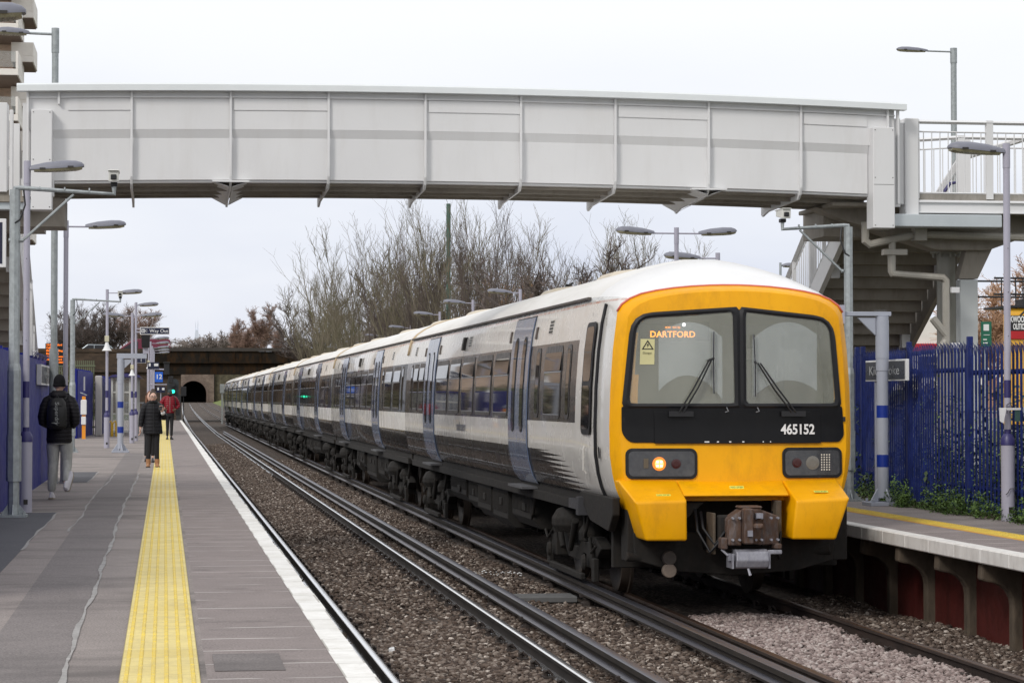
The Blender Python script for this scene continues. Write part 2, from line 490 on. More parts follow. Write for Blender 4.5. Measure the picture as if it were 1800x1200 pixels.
def mat_tactile(name, c1, c2):
    t = NT(name)
    br = t.n("ShaderNodeTexBrick"); br.inputs["Scale"].default_value = 1.0; br.offset = 0.0
    br.inputs["Brick Width"].default_value = 0.4; br.inputs["Row Height"].default_value = 0.4
    br.inputs["Mortar Size"].default_value = 0.004; br.inputs["Bias"].default_value = 0.0
    br.inputs["Color1"].default_value = c1; br.inputs["Color2"].default_value = c2; br.inputs["Mortar"].default_value = sc(c1, 0.55)
    mpn = t.n("ShaderNodeMapping"); mpn.inputs["Location"].default_value = (0.22, 0, 0); t.l(t.pos(), mpn.inputs[0]); t.l(mpn.outputs[0], br.inputs["Vector"])
    c = t.mix(t.ramp(t.noise(5, 7, 0.8), [(0.42, (0,) * 3), (0.72, (0.62,) * 3)]), br.outputs["Color"], (0.38, 0.30, 0.13, 1))
    c = t.mix(t.ramp(t.noise(60, 3, 0.7), [(0.62, (0,) * 3), (0.75, (0.6,) * 3)]), c, (0.12, 0.10, 0.06, 1))
    c = t.mix(t.ramp(t.noise(0.7, 4, 0.6), [(0.4, (0.28,) * 3), (0.7, (0,) * 3)]), c, (0.50, 0.40, 0.14, 1))
    t.set(Base_Color=c, Roughness=0.6); t.bump(t.noise(120, 3), 0.3, 0.003)
    return t.m
M_tact = mat_tactile('tactile_pale_yellow', (0.72, 0.58, 0.18, 1), (0.80, 0.67, 0.27, 1))
M_tact2 = mat_tactile('tactile_ridge_yellow', (0.78, 0.56, 0.05, 1), (0.82, 0.62, 0.09, 1))
M_linepaint = mat('orange_line_paint', (0.72, 0.38, 0.05), 0.6, var=0.15, vscale=8)

def mat_ballast_sheet():
    t = NT('ballast_bed')
    v = t.n("ShaderNodeTexVoronoi"); v.inputs["Scale"].default_value = 22.0; t.l(t.pos(), v.inputs["Vector"])
    sp = t.n("ShaderNodeSeparateColor"); t.l(v.outputs["Color"], sp.inputs[0])
    c = t.ramp(sp.outputs[0], [(0.0, (0.030, 0.019, 0.014, 1)), (0.45, (0.085, 0.060, 0.046, 1)), (0.8, (0.155, 0.12, 0.097, 1)), (1.0, (0.32, 0.27, 0.23, 1))])
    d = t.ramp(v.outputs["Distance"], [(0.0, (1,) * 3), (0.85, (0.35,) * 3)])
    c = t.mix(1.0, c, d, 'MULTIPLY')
    c = t.mix(t.ramp(t.noise(0.5, 4), [(0.4, (0.35,) * 3), (0.65, (0,) * 3)]), c, (0.04, 0.03, 0.024, 1))
    c = t.mix(t.ramp(t.noise(5, 6, .8, (1, .25, 1)), [(0.45, (0,) * 3), (0.75, (0.6,) * 3)]), c, (0.20, 0.15, 0.12, 1))
    t.set(Base_Color=c, Roughness=0.9)
    b = t.n("ShaderNodeBump"); b.inputs["Strength"].default_value = 1.0; b.inputs["Distance"].default_value = 0.03
    b.invert = True; t.l(v.outputs["Distance"], b.inputs["Height"]); t.l(b.outputs[0], t.b.inputs["Normal"])
    return t.m
M_ballast = mat_ballast_sheet()

def mat_stones(name, stops):
    t = NT(name)
    g = t.n("ShaderNodeNewGeometry")
    c = t.ramp(g.outputs["Random Per Island"], stops)
    c = t.mix(t.ramp(t.noise(90, 4, 0.7), [(0.35, (0.35,) * 3), (0.7, (0,) * 3)]), c, (0.035, 0.027, 0.022, 1))
    t.set(Base_Color=c, Roughness=0.88); t.bump(t.noise(120, 3), 0.4, 0.004)
    return t.m
M_stone = mat_stones('brown_ballast_stone', [(0.0, (0.034, 0.020, 0.014, 1)), (0.3, (0.075, 0.049, 0.035, 1)), (0.6, (0.135, 0.096, 0.073, 1)), (0.85, (0.23, 0.185, 0.155, 1)), (0.97, (0.42, 0.36, 0.31, 1)), (1.0, (0.7, 0.62, 0.55, 1))])
M_stone2 = mat_stones('pink_ballast_stone', [(0.0, (0.16, 0.12, 0.11, 1)), (0.4, (0.30, 0.23, 0.215, 1)), (0.8, (0.42, 0.345, 0.32, 1)), (1.0, (0.52, 0.46, 0.43, 1))])

def mat_bark(name, c, c2):
    t = NT(name); t.set(Base_Color=t.ramp(t.noise(1.2, 4, 0.6), [(0.3, c), (0.7, c2)]), Roughness=0.9); return t.m
M_bark_g = mat_bark('green_brown_bark', (0.115, 0.108, 0.055, 1), (0.21, 0.175, 0.135, 1))
M_bark_d = mat_bark('dark_bark', (0.065, 0.052, 0.045, 1), (0.135, 0.105, 0.092, 1))
M_bark_r = mat_bark('reddish_twigs', (0.19, 0.12, 0.09, 1), (0.29, 0.19, 0.15, 1))
M_bark_o = mat_bark('orange_twigs', (0.34, 0.19, 0.11, 1), (0.46, 0.29, 0.18, 1))
M_bark_gr = mat_bark('grey_twigs', (0.17, 0.14, 0.12, 1), (0.27, 0.23, 0.21, 1))

def mat_leaf(name, a, b):
    t = NT(name); g = t.n("ShaderNodeNewGeometry")
    t.set(Base_Color=t.ramp(g.outputs["Random Per Island"], [(0, a), (1, b)]), Roughness=0.6); return t.m
M_leaf = mat_leaf('weed_leaf', (0.03, 0.07, 0.012, 1), (0.12, 0.20, 0.035, 1))
M_leaf_dk = mat_leaf('ivy_leaf', (0.018, 0.04, 0.012, 1), (0.06, 0.09, 0.03, 1))
M_leaf_dry = mat_leaf('bramble_leaf', (0.05, 0.05, 0.02, 1), (0.16, 0.13, 0.06, 1))

def mat_brick(name, c1, c2, mortar, bw=0.225, rh=0.075, stain=None, axis='xz', ms=0.008):
    t = NT(name)
    sp = t.n("ShaderNodeSeparateXYZ"); t.l(t.pos(), sp.inputs[0])
    cb = t.n("ShaderNodeCombineXYZ"); t.l(sp.outputs[0 if axis[0] == 'x' else 1], cb.inputs[0]); t.l(sp.outputs[2], cb.inputs[1])
    br = t.n("ShaderNodeTexBrick"); br.inputs["Scale"].default_value = 1.0
    br.inputs["Brick Width"].default_value = bw; br.inputs["Row Height"].default_value = rh; br.inputs["Mortar Size"].default_value = ms
    br.inputs["Color1"].default_value = c1; br.inputs["Color2"].default_value = c2; br.inputs["Mortar"].default_value = mortar
    t.l(cb.outputs[0], br.inputs["Vector"])
    c = t.mix(t.ramp(t.noise(0.6, 6, 0.7), [(0.4, (0,) * 3), (0.7, (0.7,) * 3)]), br.outputs["Color"], sc(c1, 0.4))
    if stain:
        c = t.mix(t.ramp(t.noise(0.45, 6, 0.75, (1, 1, 3)), [(0.56, (0,) * 3), (0.66, (0.8,) * 3)]), c, stain)
    t.set(Base_Color=c, Roughness=0.85)
    return t.m
M_oldbrick = mat_brick('sooty_brick', (0.055, 0.038, 0.028, 1), (0.10, 0.068, 0.046, 1), (0.03, 0.026, 0.022, 1), 0.45, 0.15)
M_oldbrick_brown = mat_brick('brown_brick', (0.055, 0.036, 0.024, 1), (0.10, 0.064, 0.040, 1), (0.06, 0.05, 0.04, 1), 0.45, 0.15)
M_portal = mat_brick('portal_brick', (0.15, 0.105, 0.085, 1), (0.22, 0.165, 0.13, 1), (0.2, 0.18, 0.16, 1), 0.6, 0.25)
M_flatbrick = mat_brick('flats_brick', (0.60, 0.42, 0.31, 1), (0.74, 0.55, 0.43, 1), (0.62, 0.55, 0.48, 1))
M_girder = mat('rusty_girder', (0.016, 0.013, 0.010), 0.9, var=0.5, vscale=0.8, dirt='#5a3a14', dirtamt=0.5, spec=.2)
M_flatwhite = mat('balcony_render', (0.78, 0.74, 0.69), 0.6, var=0.05)
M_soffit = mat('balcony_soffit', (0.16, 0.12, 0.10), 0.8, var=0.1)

def mat_ground():
    t = NT('rough_ground')
    c = t.ramp(t.noise(0.25, 6, 0.7), [(0.3, (0.045, 0.055, 0.02, 1)), (0.55, (0.08, 0.085, 0.03, 1)), (0.75, (0.12, 0.09, 0.055, 1))])
    c = t.mix(t.ramp(t.noise(5, 5, 0.7), [(0.4, (0,) * 3), (0.7, (0.6,) * 3)]), c, (0.11, 0.14, 0.035, 1))
    t.set(Base_Color=c, Roughness=0.95); t.bump(t.noise(8, 6, 0.7), 0.8, 0.1)
    return t.m
M_ground = mat_ground()
def mat_grass():
    t = NT('bank_grass')
    c = t.ramp(t.noise(1.2, 6, 0.7), [(0.3, (0.07, 0.10, 0.02, 1)), (0.55, (0.16, 0.20, 0.05, 1)), (0.75, (0.22, 0.17, 0.09, 1))])
    t.set(Base_Color=c, Roughness=0.95); t.bump(t.noise(10, 6, 0.7), 0.8, 0.1); return t.m
M_grass = mat_grass()
# ------------------------------------------------------------------ ground, tracks, platforms
def xo(Y): return 0.0 if Y < 150 else 2.9 * ((Y - 150) / 450.0) ** 1.6
def zo(Y): return 0.0 if Y < 150 else 1.15 * ((Y - 150) / 450.0)

mb = MB(); S = 4000
mb.add([(-S, -200, -0.5), (S, -200, -0.5), (S, 7000, -0.5), (-S, 7000, -0.5)], [(0, 1, 2, 3)])
tag(mb.build('ground', M_ground), kind='structure')

YS = [-20, 60, 120, 150] + list(range(170, 640, 20))
def strip(x0, x1, z, ys=YS, sway=0.0):
    vs = []; fs = []
    for Y in ys:
        vs += [(x0 + xo(Y), Y, z + zo(Y)), (x1 + xo(Y), Y, z + zo(Y))]
    for i in range(len(ys) - 1): fs.append((2 * i, 2 * i + 1, 2 * i + 3, 2 * i + 2))
    return vs, fs
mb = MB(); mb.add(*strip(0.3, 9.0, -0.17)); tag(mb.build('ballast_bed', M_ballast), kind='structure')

# loose stones, individually shaped, near the camera
def stones(name, regions, material, seed, zb=-0.17):
    rng = np.random.default_rng(seed)
    ph = (1 + 5 ** 0.5) / 2
    base = np.array([(-1, ph, 0), (1, ph, 0), (-1, -ph, 0), (1, -ph, 0), (0, -1, ph), (0, 1, ph), (0, -1, -ph), (0, 1, -ph), (ph, 0, -1), (ph, 0, 1), (-ph, 0, -1), (-ph, 0, 1)], float)
    base /= np.linalg.norm(base[0])
    tri = np.array([(0, 11, 5), (0, 5, 1), (0, 1, 7), (0, 7, 10), (0, 10, 11), (1, 5, 9), (5, 11, 4), (11, 10, 2), (10, 7, 6), (7, 1, 8), (3, 9, 4), (3, 4, 2), (3, 2, 6), (3, 6, 8), (3, 8, 9), (4, 9, 5), (2, 4, 11), (6, 2, 10), (8, 6, 7), (9, 8, 1)])
    P = []
    for (x0, x1, y0, y1, dens) in regions:
        n = int((x1 - x0) * (y1 - y0) * dens)
        p = np.stack([rng.uniform(x0, x1, n), rng.uniform(y0, y1, n), np.zeros(n)], 1)
        P.append(p)
    P = np.concatenate(P); n = len(P)
    size = rng.uniform(0.014, 0.031, n)
    V = np.repeat(base[None], n, 0) * rng.uniform(0.72, 1.2, (n, 12, 1))
    V *= np.stack([rng.uniform(0.75, 1.35, n), rng.uniform(0.75, 1.35, n), rng.uniform(0.40, 0.80, n)], 1)[:, None]
    a = rng.uniform(0, 6.28, n); b = rng.uniform(-0.6, 0.6, n)
    ca, sa, cb, sb = np.cos(a), np.sin(a), np.cos(b), np.sin(b)
    Z = np.zeros(n); O = np.ones(n)
    R1 = np.stack([ca, -sa, Z, sa, ca, Z, Z, Z, O], 1).reshape(n, 3, 3)
    R2 = np.stack([O, Z, Z, Z, cb, -sb, Z, sb, cb], 1).reshape(n, 3, 3)
    V = np.einsum('nij,nkj->nki', np.einsum('nij,njk->nik', R1, R2), V) * size[:, None, None]
    P[:, 2] = zb + size * rng.uniform(0.1, 0.9, n) + 0.02 * np.sin(P[:, 0] * 5) * np.sin(P[:, 1] * 1.7)
    V += P[:, None]
    F = (np.arange(n)[:, None, None] * 12 + tri[None]).reshape(-1, 3)
    me = bpy.data.meshes.new(name)
    me.vertices.add(n * 12); me.vertices.foreach_set("co", V.reshape(-1).astype(np.float32))
    me.loops.add(len(F) * 3); me.loops.foreach_set("vertex_index", F.reshape(-1).astype(np.int32))
    me.polygons.add(len(F)); me.polygons.foreach_set("loop_start", (np.arange(len(F)) * 3).astype(np.int32))
    me.polygons.foreach_set("loop_total", np.full(len(F), 3, np.int32))
    me.materials.append(material); me.update(calc_edges=True)
    o = bpy.data.objects.new(name, me); COL.objects.link(o)
    return tag(o, kind='stuff')
stones('ballast_gravel', [(1.12, 3.25, 13.5, 24, 950), (1.2, 3.25, 24, 66, 430), (1.2, 3.25, 66, 84, 340), (1.2, 3.25, 84, 120, 220), (3.33, 5.15, 15, 26, 850), (3.33, 4.7, 26, 60, 400), (3.33, 4.7, 60, 90, 260), (6.75, 7.95, 17, 27, 850)], M_stone, 3)
stones('fresh_ballast_gravel', [(5.23, 6.65, 16.5, 24.5, 1000)], M_stone2, 5, -0.13)

# rails
RAIL = [(-.034, -.010), (-.028, -.004), (-.015, -.001), (0, 0), (.015, -.001), (.028, -.004), (.034, -.010), (.036, -.035), (.012, -.05), (.010, -.125), (.068, -.145), (.068, -.158), (-.068, -.158), (-.068, -.145), (-.010, -.125), (-.012, -.05), (-.036, -.035)]
COND = [(-.048, -.006), (-.040, -.001), (.040, -.001), (.048, -.006), (.048, -.05), (.022, -.065), (.02, -.10), (.065, -.125), (.065, -.145), (-.065, -.145), (-.065, -.125), (-.02, -.10), (-.022, -.065), (-.048, -.05)]
def rail(name, X, prof, ztop, m, label, group, spacing=0.7, kind_clip='clip', y0=8, y1=600, flip=1):
    r = thing(name, label, 'rail', (X, y0, ztop), group)
    mb = MB(); ys = [y0, 60, 150] + list(range(170, int(y1) + 1, 20)) if y1 > 200 else [y0, y1]
    n = len(prof)
    # convex head faces split so the top is its own face
    rings = [[(X + xo(Y) + p[0], Y, ztop + zo(Y) + p[1]) for p in prof] for Y in ys]
    mb.rings(rings[:], 0, True)
    mb.build('rail_profile', m, r, recalc=True, smooth='auto')
    c = MB()
    Y = y0 + 0.3
    while Y < min(y1, 70):
        if kind_clip == 'clip':
            for s in (-1, 1):
                x = X + s * 0.10
                c.box(x - .05, x + .05, Y - .07, Y + .07, -.165, -.13)
                c.tube([(x - s * .03, Y - .05, -.12), (x + s * .01, Y - .05, -.075), (x + s * .035, Y - .01, -.10), (x + s * .035, Y + .035, -.085), (x - s * .02, Y + .05, -.12)], .011, 5)
                c.cyl(x + s * .025, Y, -.14, -.085, .022, 7)
        else:
            c.lathe([(.075, 0), (.075, .035), (.055, .05), (.055, .065), (.07, .08), (.045, .1)], (X, Y, ztop - .25), 9)
            c.box(X - .09, X + .09, Y - .04, Y + .04, ztop - .15, ztop - .12)
        Y += spacing
    tag(c.build('rail_fastening', M_darkclip, r), kind='stuff')
    return r
M_darkclip = mat('dark_clip', (0.035, 0.026, 0.022), 0.7, var=0.3, vscale=6)
G = 'rails of the two tracks'
rail('running_rail', 1.788, RAIL, 0, M_rail_shiny, 'polished rail right beside the white platform edge', G)
rail('running_rail', 3.291, RAIL, 0, M_rail_shiny, 'polished rail in the middle of the gravel, beside the first raised conductor rail', G)
rail('running_rail', 5.188, RAIL, 0, M_rail_rust, 'thin rusty rail just left of the pale pink gravel under the train', G)
rail('running_rail', 6.693, RAIL, 0, M_rail_rust, 'dark brown rail right of the pale pink gravel, nearest the dark red wall', G)
GC = 'conductor rails'
rail('conductor_rail', 3.70, COND, 0.076, M_rail_cond, 'raised grey conductor rail beside the polished middle rail, clear of the train', GC, 2.6, 'pot', 8, 150)
rail('conductor_rail', 4.79, COND, 0.076, M_rail_cond, 'raised grey conductor rail running along the side of the train wheels', GC, 2.6, 'pot', 8, 190)
# cable slab across between the two conductor rails
P0 = (3.95, 4.72)
mb = MB(); mb.box(P0[0], P0[1], 26.75, 27.25, -0.16, -0.09)
tag(mb.build('concrete_slab', mat('grey_slab', (0.13, 0.13, 0.13), 0.7, var=.2, vscale=8), bevel=.01), 'flat grey slab lying between the two conductor rails', 'slab')
mb = MB(); rng = random.Random(4)
for i in range(46):
    x = 3.9 + rng.random() * .8; y = 31 + rng.gauss(0, .25); r = rng.uniform(.008, .02)
    mb.ell((x, y, -.13), (r, r * 1.6, r * .5), 5, 4)
tag(mb.build('spilt_paper', M_white), 'scatter of white flakes on the ballast', 'litter', kind='stuff')
for i, (x, y, lab) in enumerate([(2.07, 21.6, 'small white scrap of litter on the gravel near the platform edge'), (2.35, 17.6, 'small pale green scrap of litter on the gravel')]):
    mb = MB(); mb.hexa([(x - .03, y - .05, -.14), (x + .03, y - .05, -.13), (x + .035, y + .04, -.13), (x - .02, y + .05, -.14)], [(x - .03, y - .05, -.10), (x + .02, y - .04, -.10), (x + .03, y + .04, -.09), (x - .02, y + .03, -.10)])
    tag(mb.build('litter', M_white if i == 0 else mat('pale_green_litter', (.3, .45, .3), .5), bevel=.004), lab, 'litter')

# ---- left platform
PZ = 0.8
YP0, YP1 = 2.0, 148.5
mb = MB(); mb.box(-14, 0.72, YP0, YP1, -0.4, PZ - 0.05)
mb.box(0.72, 1.04, YP0, YP1, PZ - 0.16, PZ - 0.05)
tag(mb.build('platform', M_concrete), kind='structure')
def sheet(x0, x1, y0, y1, z, name, m, ny=1, thick=.02):
    mb = MB(); mb.box(x0, x1, y0, y1, z - thick, z); return tag(mb.build(name, m), kind='structure')
sheet(-14, 0.215, YP0, YP1, PZ, 'platform_surface', M_asph, thick=.05)
sheet(0.215, 0.90, YP0, YP1, PZ, 'platform_edge_slabs', M_slab, thick=.05)
rng = random.Random(11)
mb = MB()                                     # white edge, slightly uneven
ys = [YP0 + .62 * i for i in range(int((YP1 - YP0) / .62) + 1)]
for i in range(len(ys) - 1):
    b = 1.05 + .008 * math.sin(ys[i] * 1.3) + rng.uniform(-.004, .004)
    mb.box(0.90 - .002, b, ys[i], ys[i + 1] - .004, PZ - .075, PZ + .002 + rng.uniform(0, .003))
tag(mb.build('white_platform_edge', M_coping), kind='structure')
# dark strips, tar patches, crack sealing
sheet(-0.97, -0.51, 6, 60, PZ + .003, 'asphalt_patch', M_asph_dark, thick=.003)
sheet(-2.1, -1.30, 17, 29.2, PZ + .003, 'asphalt_patch', M_tar, thick=.003)
sheet(-1.75, -1.25, 39.5, 45, PZ + .003, 'asphalt_patch', M_tar, thick=.003)
sheet(.26, .62, 12.15, 12.95, PZ + .004, 'asphalt_patch', M_asph_dark, thick=.003)
M_seal = mat('pale_crack_sealant', (.34, .33, .32), .7, var=.3, vscale=9, dirt='#5a524e', dirtamt=.6)
def crack(pts, w, seed):
    r = random.Random(seed); mb = MB(); L_ = []; R_ = []
    n = 240
    for i in range(n + 1):
        t = i / n * (len(pts) - 1); k = min(int(t), len(pts) - 2); f = t - k
        x = pts[k][0] * (1 - f) + pts[k + 1][0] * f; y = pts[k][1] * (1 - f) + pts[k + 1][1] * f
        x += .010 * math.sin(y * 1.1 + seed) + .006 * math.sin(y * 3.7 + seed * 2) + r.uniform(-.003, .003)
        ww = w * (.75 + .35 * math.sin(y * 2.3) + r.uniform(-.2, .2))
        L_.append((x - ww, y, PZ + .006)); R_.append((x + ww, y, PZ + .006))
    vs = []; fs = []
    for a, b in zip(L_, R_): vs += [a, b]
    for i in range(n): fs.append((2 * i, 2 * i + 1, 2 * i + 3, 2 * i + 2))
    mb.add(vs, fs); tag(mb.build('crack_sealing', M_seal), kind='structure')
crack([(-.515, 6), (-.50, 20), (-.52, 30), (-.46, 44)], .017, 1)
crack([(-.99, 25), (-.97, 28.5), (-1.0, 34), (-.92, 40), (-.90, 44)], .012, 2)
crack([(-1.30, 22), (-1.29, 29)], .014, 3)
crack([(-1.26, 39.5), (-1.22, 45)], .012, 6)
# tactile strip with six ridges
t_ = MB()
t_.box(-0.22, 0.18, YP0, YP1, PZ - .01, PZ + .006, 0)
for k in range(6):
    x = -0.22 + .4 * (k + .5) / 6
    Y = 8.0
    while Y < 60:
        L2 = .4
        t_.hexa([(x - .011, Y + .01, PZ + .006), (x + .011, Y + .01, PZ + .006), (x + .011, Y + .385, PZ + .006), (x - .011, Y + .385, PZ + .006)],
                [(x - .007, Y + .02, PZ + .0115), (x + .007, Y + .02, PZ + .0115), (x + .007, Y + .375, PZ + .0115), (x - .007, Y + .375, PZ + .0115)], 1)
        Y += L2
    t_.box(x - .008, x + .008, 60, YP1, PZ + .006, PZ + .010, 1)
tag(t_.build('yellow_tactile_strip', [M_tact, M_tact2]), kind='structure')
mb = MB(); mb.hexa([(-3, YP1, -.4), (1.0, YP1, -.4), (1.0, YP1 + 9, -.4), (-3, YP1 + 9, -.4)], [(-3, YP1, PZ - .06), (1.0, YP1, PZ - .06), (1.0, YP1 + 9, -.2), (-3, YP1 + 9, -.2)])
tag(mb.build('platform_ramp', M_concrete), kind='structure')

# ---- right platform: deck on brackets with dark red panels
mb = MB(); mb.box(7.66, 10.6, 6, 170, PZ - .13, PZ - .03); mb.box(10.6, 60, 6, 170, -.4, PZ - .05)
tag(mb.build('opposite_platform', M_concrete), kind='structure')
sheet(8.62, 9.45, 6, 170, PZ, 'opposite_platform_surface', M_asph, thick=.03)
sheet(9.45, 60, 6, 170, PZ - .02, 'opposite_platform_verge', mat('sandy_verge', (.17, .13, .095), .9, var=.3, vscale=5, bump=.3), thick=.03)
sheet(7.66, 8.32, 6, 170, PZ, 'opposite_edge_slabs', M_slab, thick=.03)
mb = MB()
rng = random.Random(5)
for i in range(220):
    y = 6 + .75 * i
    mb.box(7.5, 7.675 + rng.uniform(-.006, .006), y, y + .747, PZ - .14, PZ + .003)
tag(mb.build('opposite_white_edge', mat('worn_white_edge_paint', (.70, .68, .65), .6, var=.08, vscale=3, dirt='#6b5f52', dirtamt=.35, bump=.4, bscale=60), bevel=.012), kind='structure')
mb = MB(); mb.box(8.36, 8.62, 6, 170, PZ - .02, PZ + .008)
for k in range(4):
    x = 8.36 + .26 * (k + .5) / 4
    Y = 15
    while Y < 40: mb.box(x - .012, x + .012, Y + .01, Y + .07, PZ + .008, PZ + .014); Y += .08
tag(mb.build('opposite_yellow_tactile_strip', M_tact2), kind='structure')
sheet(8.32, 8.355, 6, 170, PZ + .005, 'opposite_orange_line', M_linepaint, thick=.03)
rt = thing('platform_retaining_wall', 'dark red panelled wall with curved brackets holding up the opposite platform', 'retaining wall', (7.95, 10, -.2))
mb = MB(); mb.box(7.94, 8.03, 10, 170, -.4, PZ - .13); mb.build('wall_panel', M_redwall, rt)
Y = 11.0; first = None
while Y < 44:
    m2 = MB()
    pr = [(7.96, -.4), (7.96, PZ - .15), (7.55, PZ - .15), (7.54, PZ - .30)]
    for k in range(6):
        a = rad(90 * k / 5); pr.append((7.60 + .25 * math.sin(a), PZ - .54 + .22 * math.cos(a)))
    pr += [(7.85, -.4)]
    m2.prism(pr, 'y', Y, Y + .13)
    m2.build('bracket', M_bracket, rt, bevel=.02, segs=2, recalc=True)
    Y += 1.26
mb = MB(); mb.box(7.925, 7.94, 22.35, 22.48, .05, .33); p = mb.build('small_plate', M_white, rt)
m2 = MB()
m2.box(7.92, 7.925, 22.38, 22.45, .10, .17)
m2.build('plate_mark', M_redwall, p)
# ------------------------------------------------------------------ the train
XC = 5.90
PROF = [(1.13, 1.24), (1.16, 1.285), (1.25, 1.325), (1.40, 1.365), (1.60, 1.395), (1.90, 1.40), (2.30, 1.388), (2.70, 1.358), (3.00, 1.318), (3.20, 1.272), (3.285, 1.245), (3.31, 1.225), (3.40, 1.14), (3.50, .99), (3.59, .80), (3.67, .56), (3.72, .34), (3.755, .12)]
PROF = [(z, w * .985) for z, w in PROF]
def hw(z):
    z = max(min(z, 3.755), 1.13)
    for (z0, w0), (z1, w1) in zip(PROF, PROF[1:]):
        if z <= z1: return w0 + (w1 - w0) * (z - z0) / (z1 - z0)
    return 0.1
def half_ring(scale=1.0, ztop=None, zb=None, inset=0.0):
    pts = []
    for z, w in PROF:
        zz = z
        if ztop is not None and z > 2.9: zz = 2.9 + (z - 2.9) * (ztop - 2.9) / (3.755 - 2.9)
        pts.append((zz, w * scale - inset))
    return pts
FRP = [(z, w * .945) for z, w in PROF[:9]] + [(3.10, 1.215), (3.175, 1.165), (3.235, 1.08), (3.285, .96), (3.32, .80), (3.347, .62), (3.367, .42), (3.378, .22), (3.382, .08)]
def front_ring(Y, t):
    h = [(a[0] * (1 - t) + b[0] * t, a[1] * (1 - t) + b[1] * t) for a, b in zip(FRP, PROF)]
    return [(XC - w, Y, z) for z, w in h] + [(XC + w, Y, z) for z, w in reversed(h)]
def full_ring(Y, **k):
    h = half_ring(**k)
    return [(XC - w, Y, z) for z, w in h] + [(XC + w, Y, z) for z, w in reversed(h)]

def livery(name, y_white0, y_white1, fade):
    """body side paint: cream, dark window band, dark skirt; the band ends near the cab"""
    t = NT(name)
    p = t.n("ShaderNodeSeparateXYZ"); t.l(t.pos(), p.inputs[0])
    z = p.outputs[2]; y = p.outputs[1]
    cream = t.ramp(t.noise(1.3, 5, 0.6, (1, .6, 1)), [(0.3, (0.63, 0.605, 0.56, 1)), (0.7, (0.70, 0.68, 0.645, 1))])
    cream = t.mix(t.ramp(t.noise(1.1, 6, 0.75, (1, 5, .5)), [(0.55, (0,) * 3), (0.85, (0.10,) * 3)]), cream, (0.30, 0.24, 0.18, 1))
    grime = t.mul(t.mul(t.noise(1.7, 5, .7, (1, .5, 3)), 0.5), 0.0, 'ADD')
    dark = t.ramp(t.noise(1.2, 5, 0.6, (1, .4, 3)), [(0.3, (0.014, 0.011, 0.011, 1)), (0.75, (0.026, 0.021, 0.019, 1))])
    dark2 = t.ramp(t.noise(2.0, 6, 0.7, (1, .3, 4)), [(0.35, (0.005, 0.005, 0.008, 1)), (0.65, (0.014, 0.011, 0.011, 1)), (0.9, (0.045, 0.036, 0.03, 1))])
    def gt(v, th): return t.mul(v, th, 'GREATER_THAN')
    def lt(v, th): return t.mul(v, th, 'LESS_THAN')
    band = t.mul(gt(z, 1.92), lt(z, 2.845))
    skirt = lt(z, 1.575)
    if fade is not None:
        band = t.mul(band, gt(y, fade + 1.45))
        # saw-tooth fade of the skirt towards the cab
        saw = t.mul(t.mul(z, 18.0), 1.0, 'MODULO')
        tri = t.mul(t.mul(t.mul(saw, 0.5, 'SUBTRACT'), 2.0), 0.0, 'ADD')
        tri = t.mul(tri, 0.0, 'ADD'); ab = t.n("ShaderNodeMath", operation='ABSOLUTE'); t.l(tri, ab.inputs[0])
        base = t.mul(t.mul(z, 1.15, 'SUBTRACT'), 4.2)           # dark reaches further forward low down
        edge = t.mul(t.mul(ab.outputs[0], 1.7), t.mul(base, fade + 0.75, 'ADD'), 'ADD')
        skirt = t.mul(skirt, t.mul(y, edge, 'GREATER_THAN'))
    red = t.mul(gt(z, 3.225), lt(z, 3.25))
    rb = t.ramp(t.noise(1.5, 5, .8, (1, 2, 1)), [(0.35, (0,) * 3), (0.6, (0.9,) * 3)])
    c = t.mix(band, cream, dark); c = t.mix(skirt, c, dark2)
    c = t.mix(t.mul(red, rb), c, (0.42, 0.12, 0.06, 1))
    c = t.mix(gt(z, 3.255), c, (0.70, 0.70, 0.69, 1))
    # brown brake dust rising from the bottom
    low = t.ramp(z, [(0.0, (1,) * 3), (1.0, (1,) * 3)])
    t.set(Base_Color=c, Roughness=t.ramp(t.noise(3, 4), [(0.3, (0.20,) * 3), (0.7, (0.32,) * 3)]))
    t.b.inputs["Coat Weight"].default_value = 0.38; t.b.inputs["Coat Roughness"].default_value = 0.025
    t.set(Specular_IOR_Level=t.mix(t.mul(t.mul(band, skirt, 'MAXIMUM'), 1.0), (.5, .5, .5, 1), (.16, .16, .16, 1)))
    return t.m
M_body = livery('body_livery', 0, 0, None)
M_bodyfront = livery('cab_body_livery', 0, 0, 24.37)
t = NT('roof_paint')
c = t.ramp(t.noise(0.8, 6, .65, (1, .4, 1)), [(0.3, (.66, .64, .60, 1)), (0.65, (.80, .79, .77, 1))])
c = t.mix(t.ramp(t.noise(1.0, 6, .75, (3, .25, 1)), [(0.55, (0,) * 3), (0.8, (0.45,) * 3)]), c, (.34, .30, .25, 1))
t.set(Base_Color=c, Roughness=0.45); M_roof = t.m
t = NT('clean_dome_paint'); t.set(Base_Color=t.ramp(t.noise(1.2, 5, .6), [(.3, (.74, .74, .74, 1)), (.7, (.82, .82, .82, 1))]), Roughness=.3); M_dome = t.m
M_cream = mat('cream_paint', (0.58, 0.56, 0.52), 0.25, var=.07, vscale=1.5, dirt='#7d6f5c', dirtamt=.2, coat=.4)
M_gutter = mat('dark_gutter', (0.09, 0.075, 0.065), .6, var=.3)
M_door = mat('door_blue_grey', (0.135, 0.175, 0.275), 0.22, var=0.12, vscale=2, dirt='#3a3838', dirtamt=.3, coat=.5)
M_seal2 = M_rubber
M_band = mat('window_surround', (0.020, 0.017, 0.016), .35, var=.15, spec=.3)
M_vent = mat('vent_dark', (.03, .027, .024), .6)
M_gangway = mat('gangway_cream', (.52, .40, .25), .5, var=.15, vscale=2)
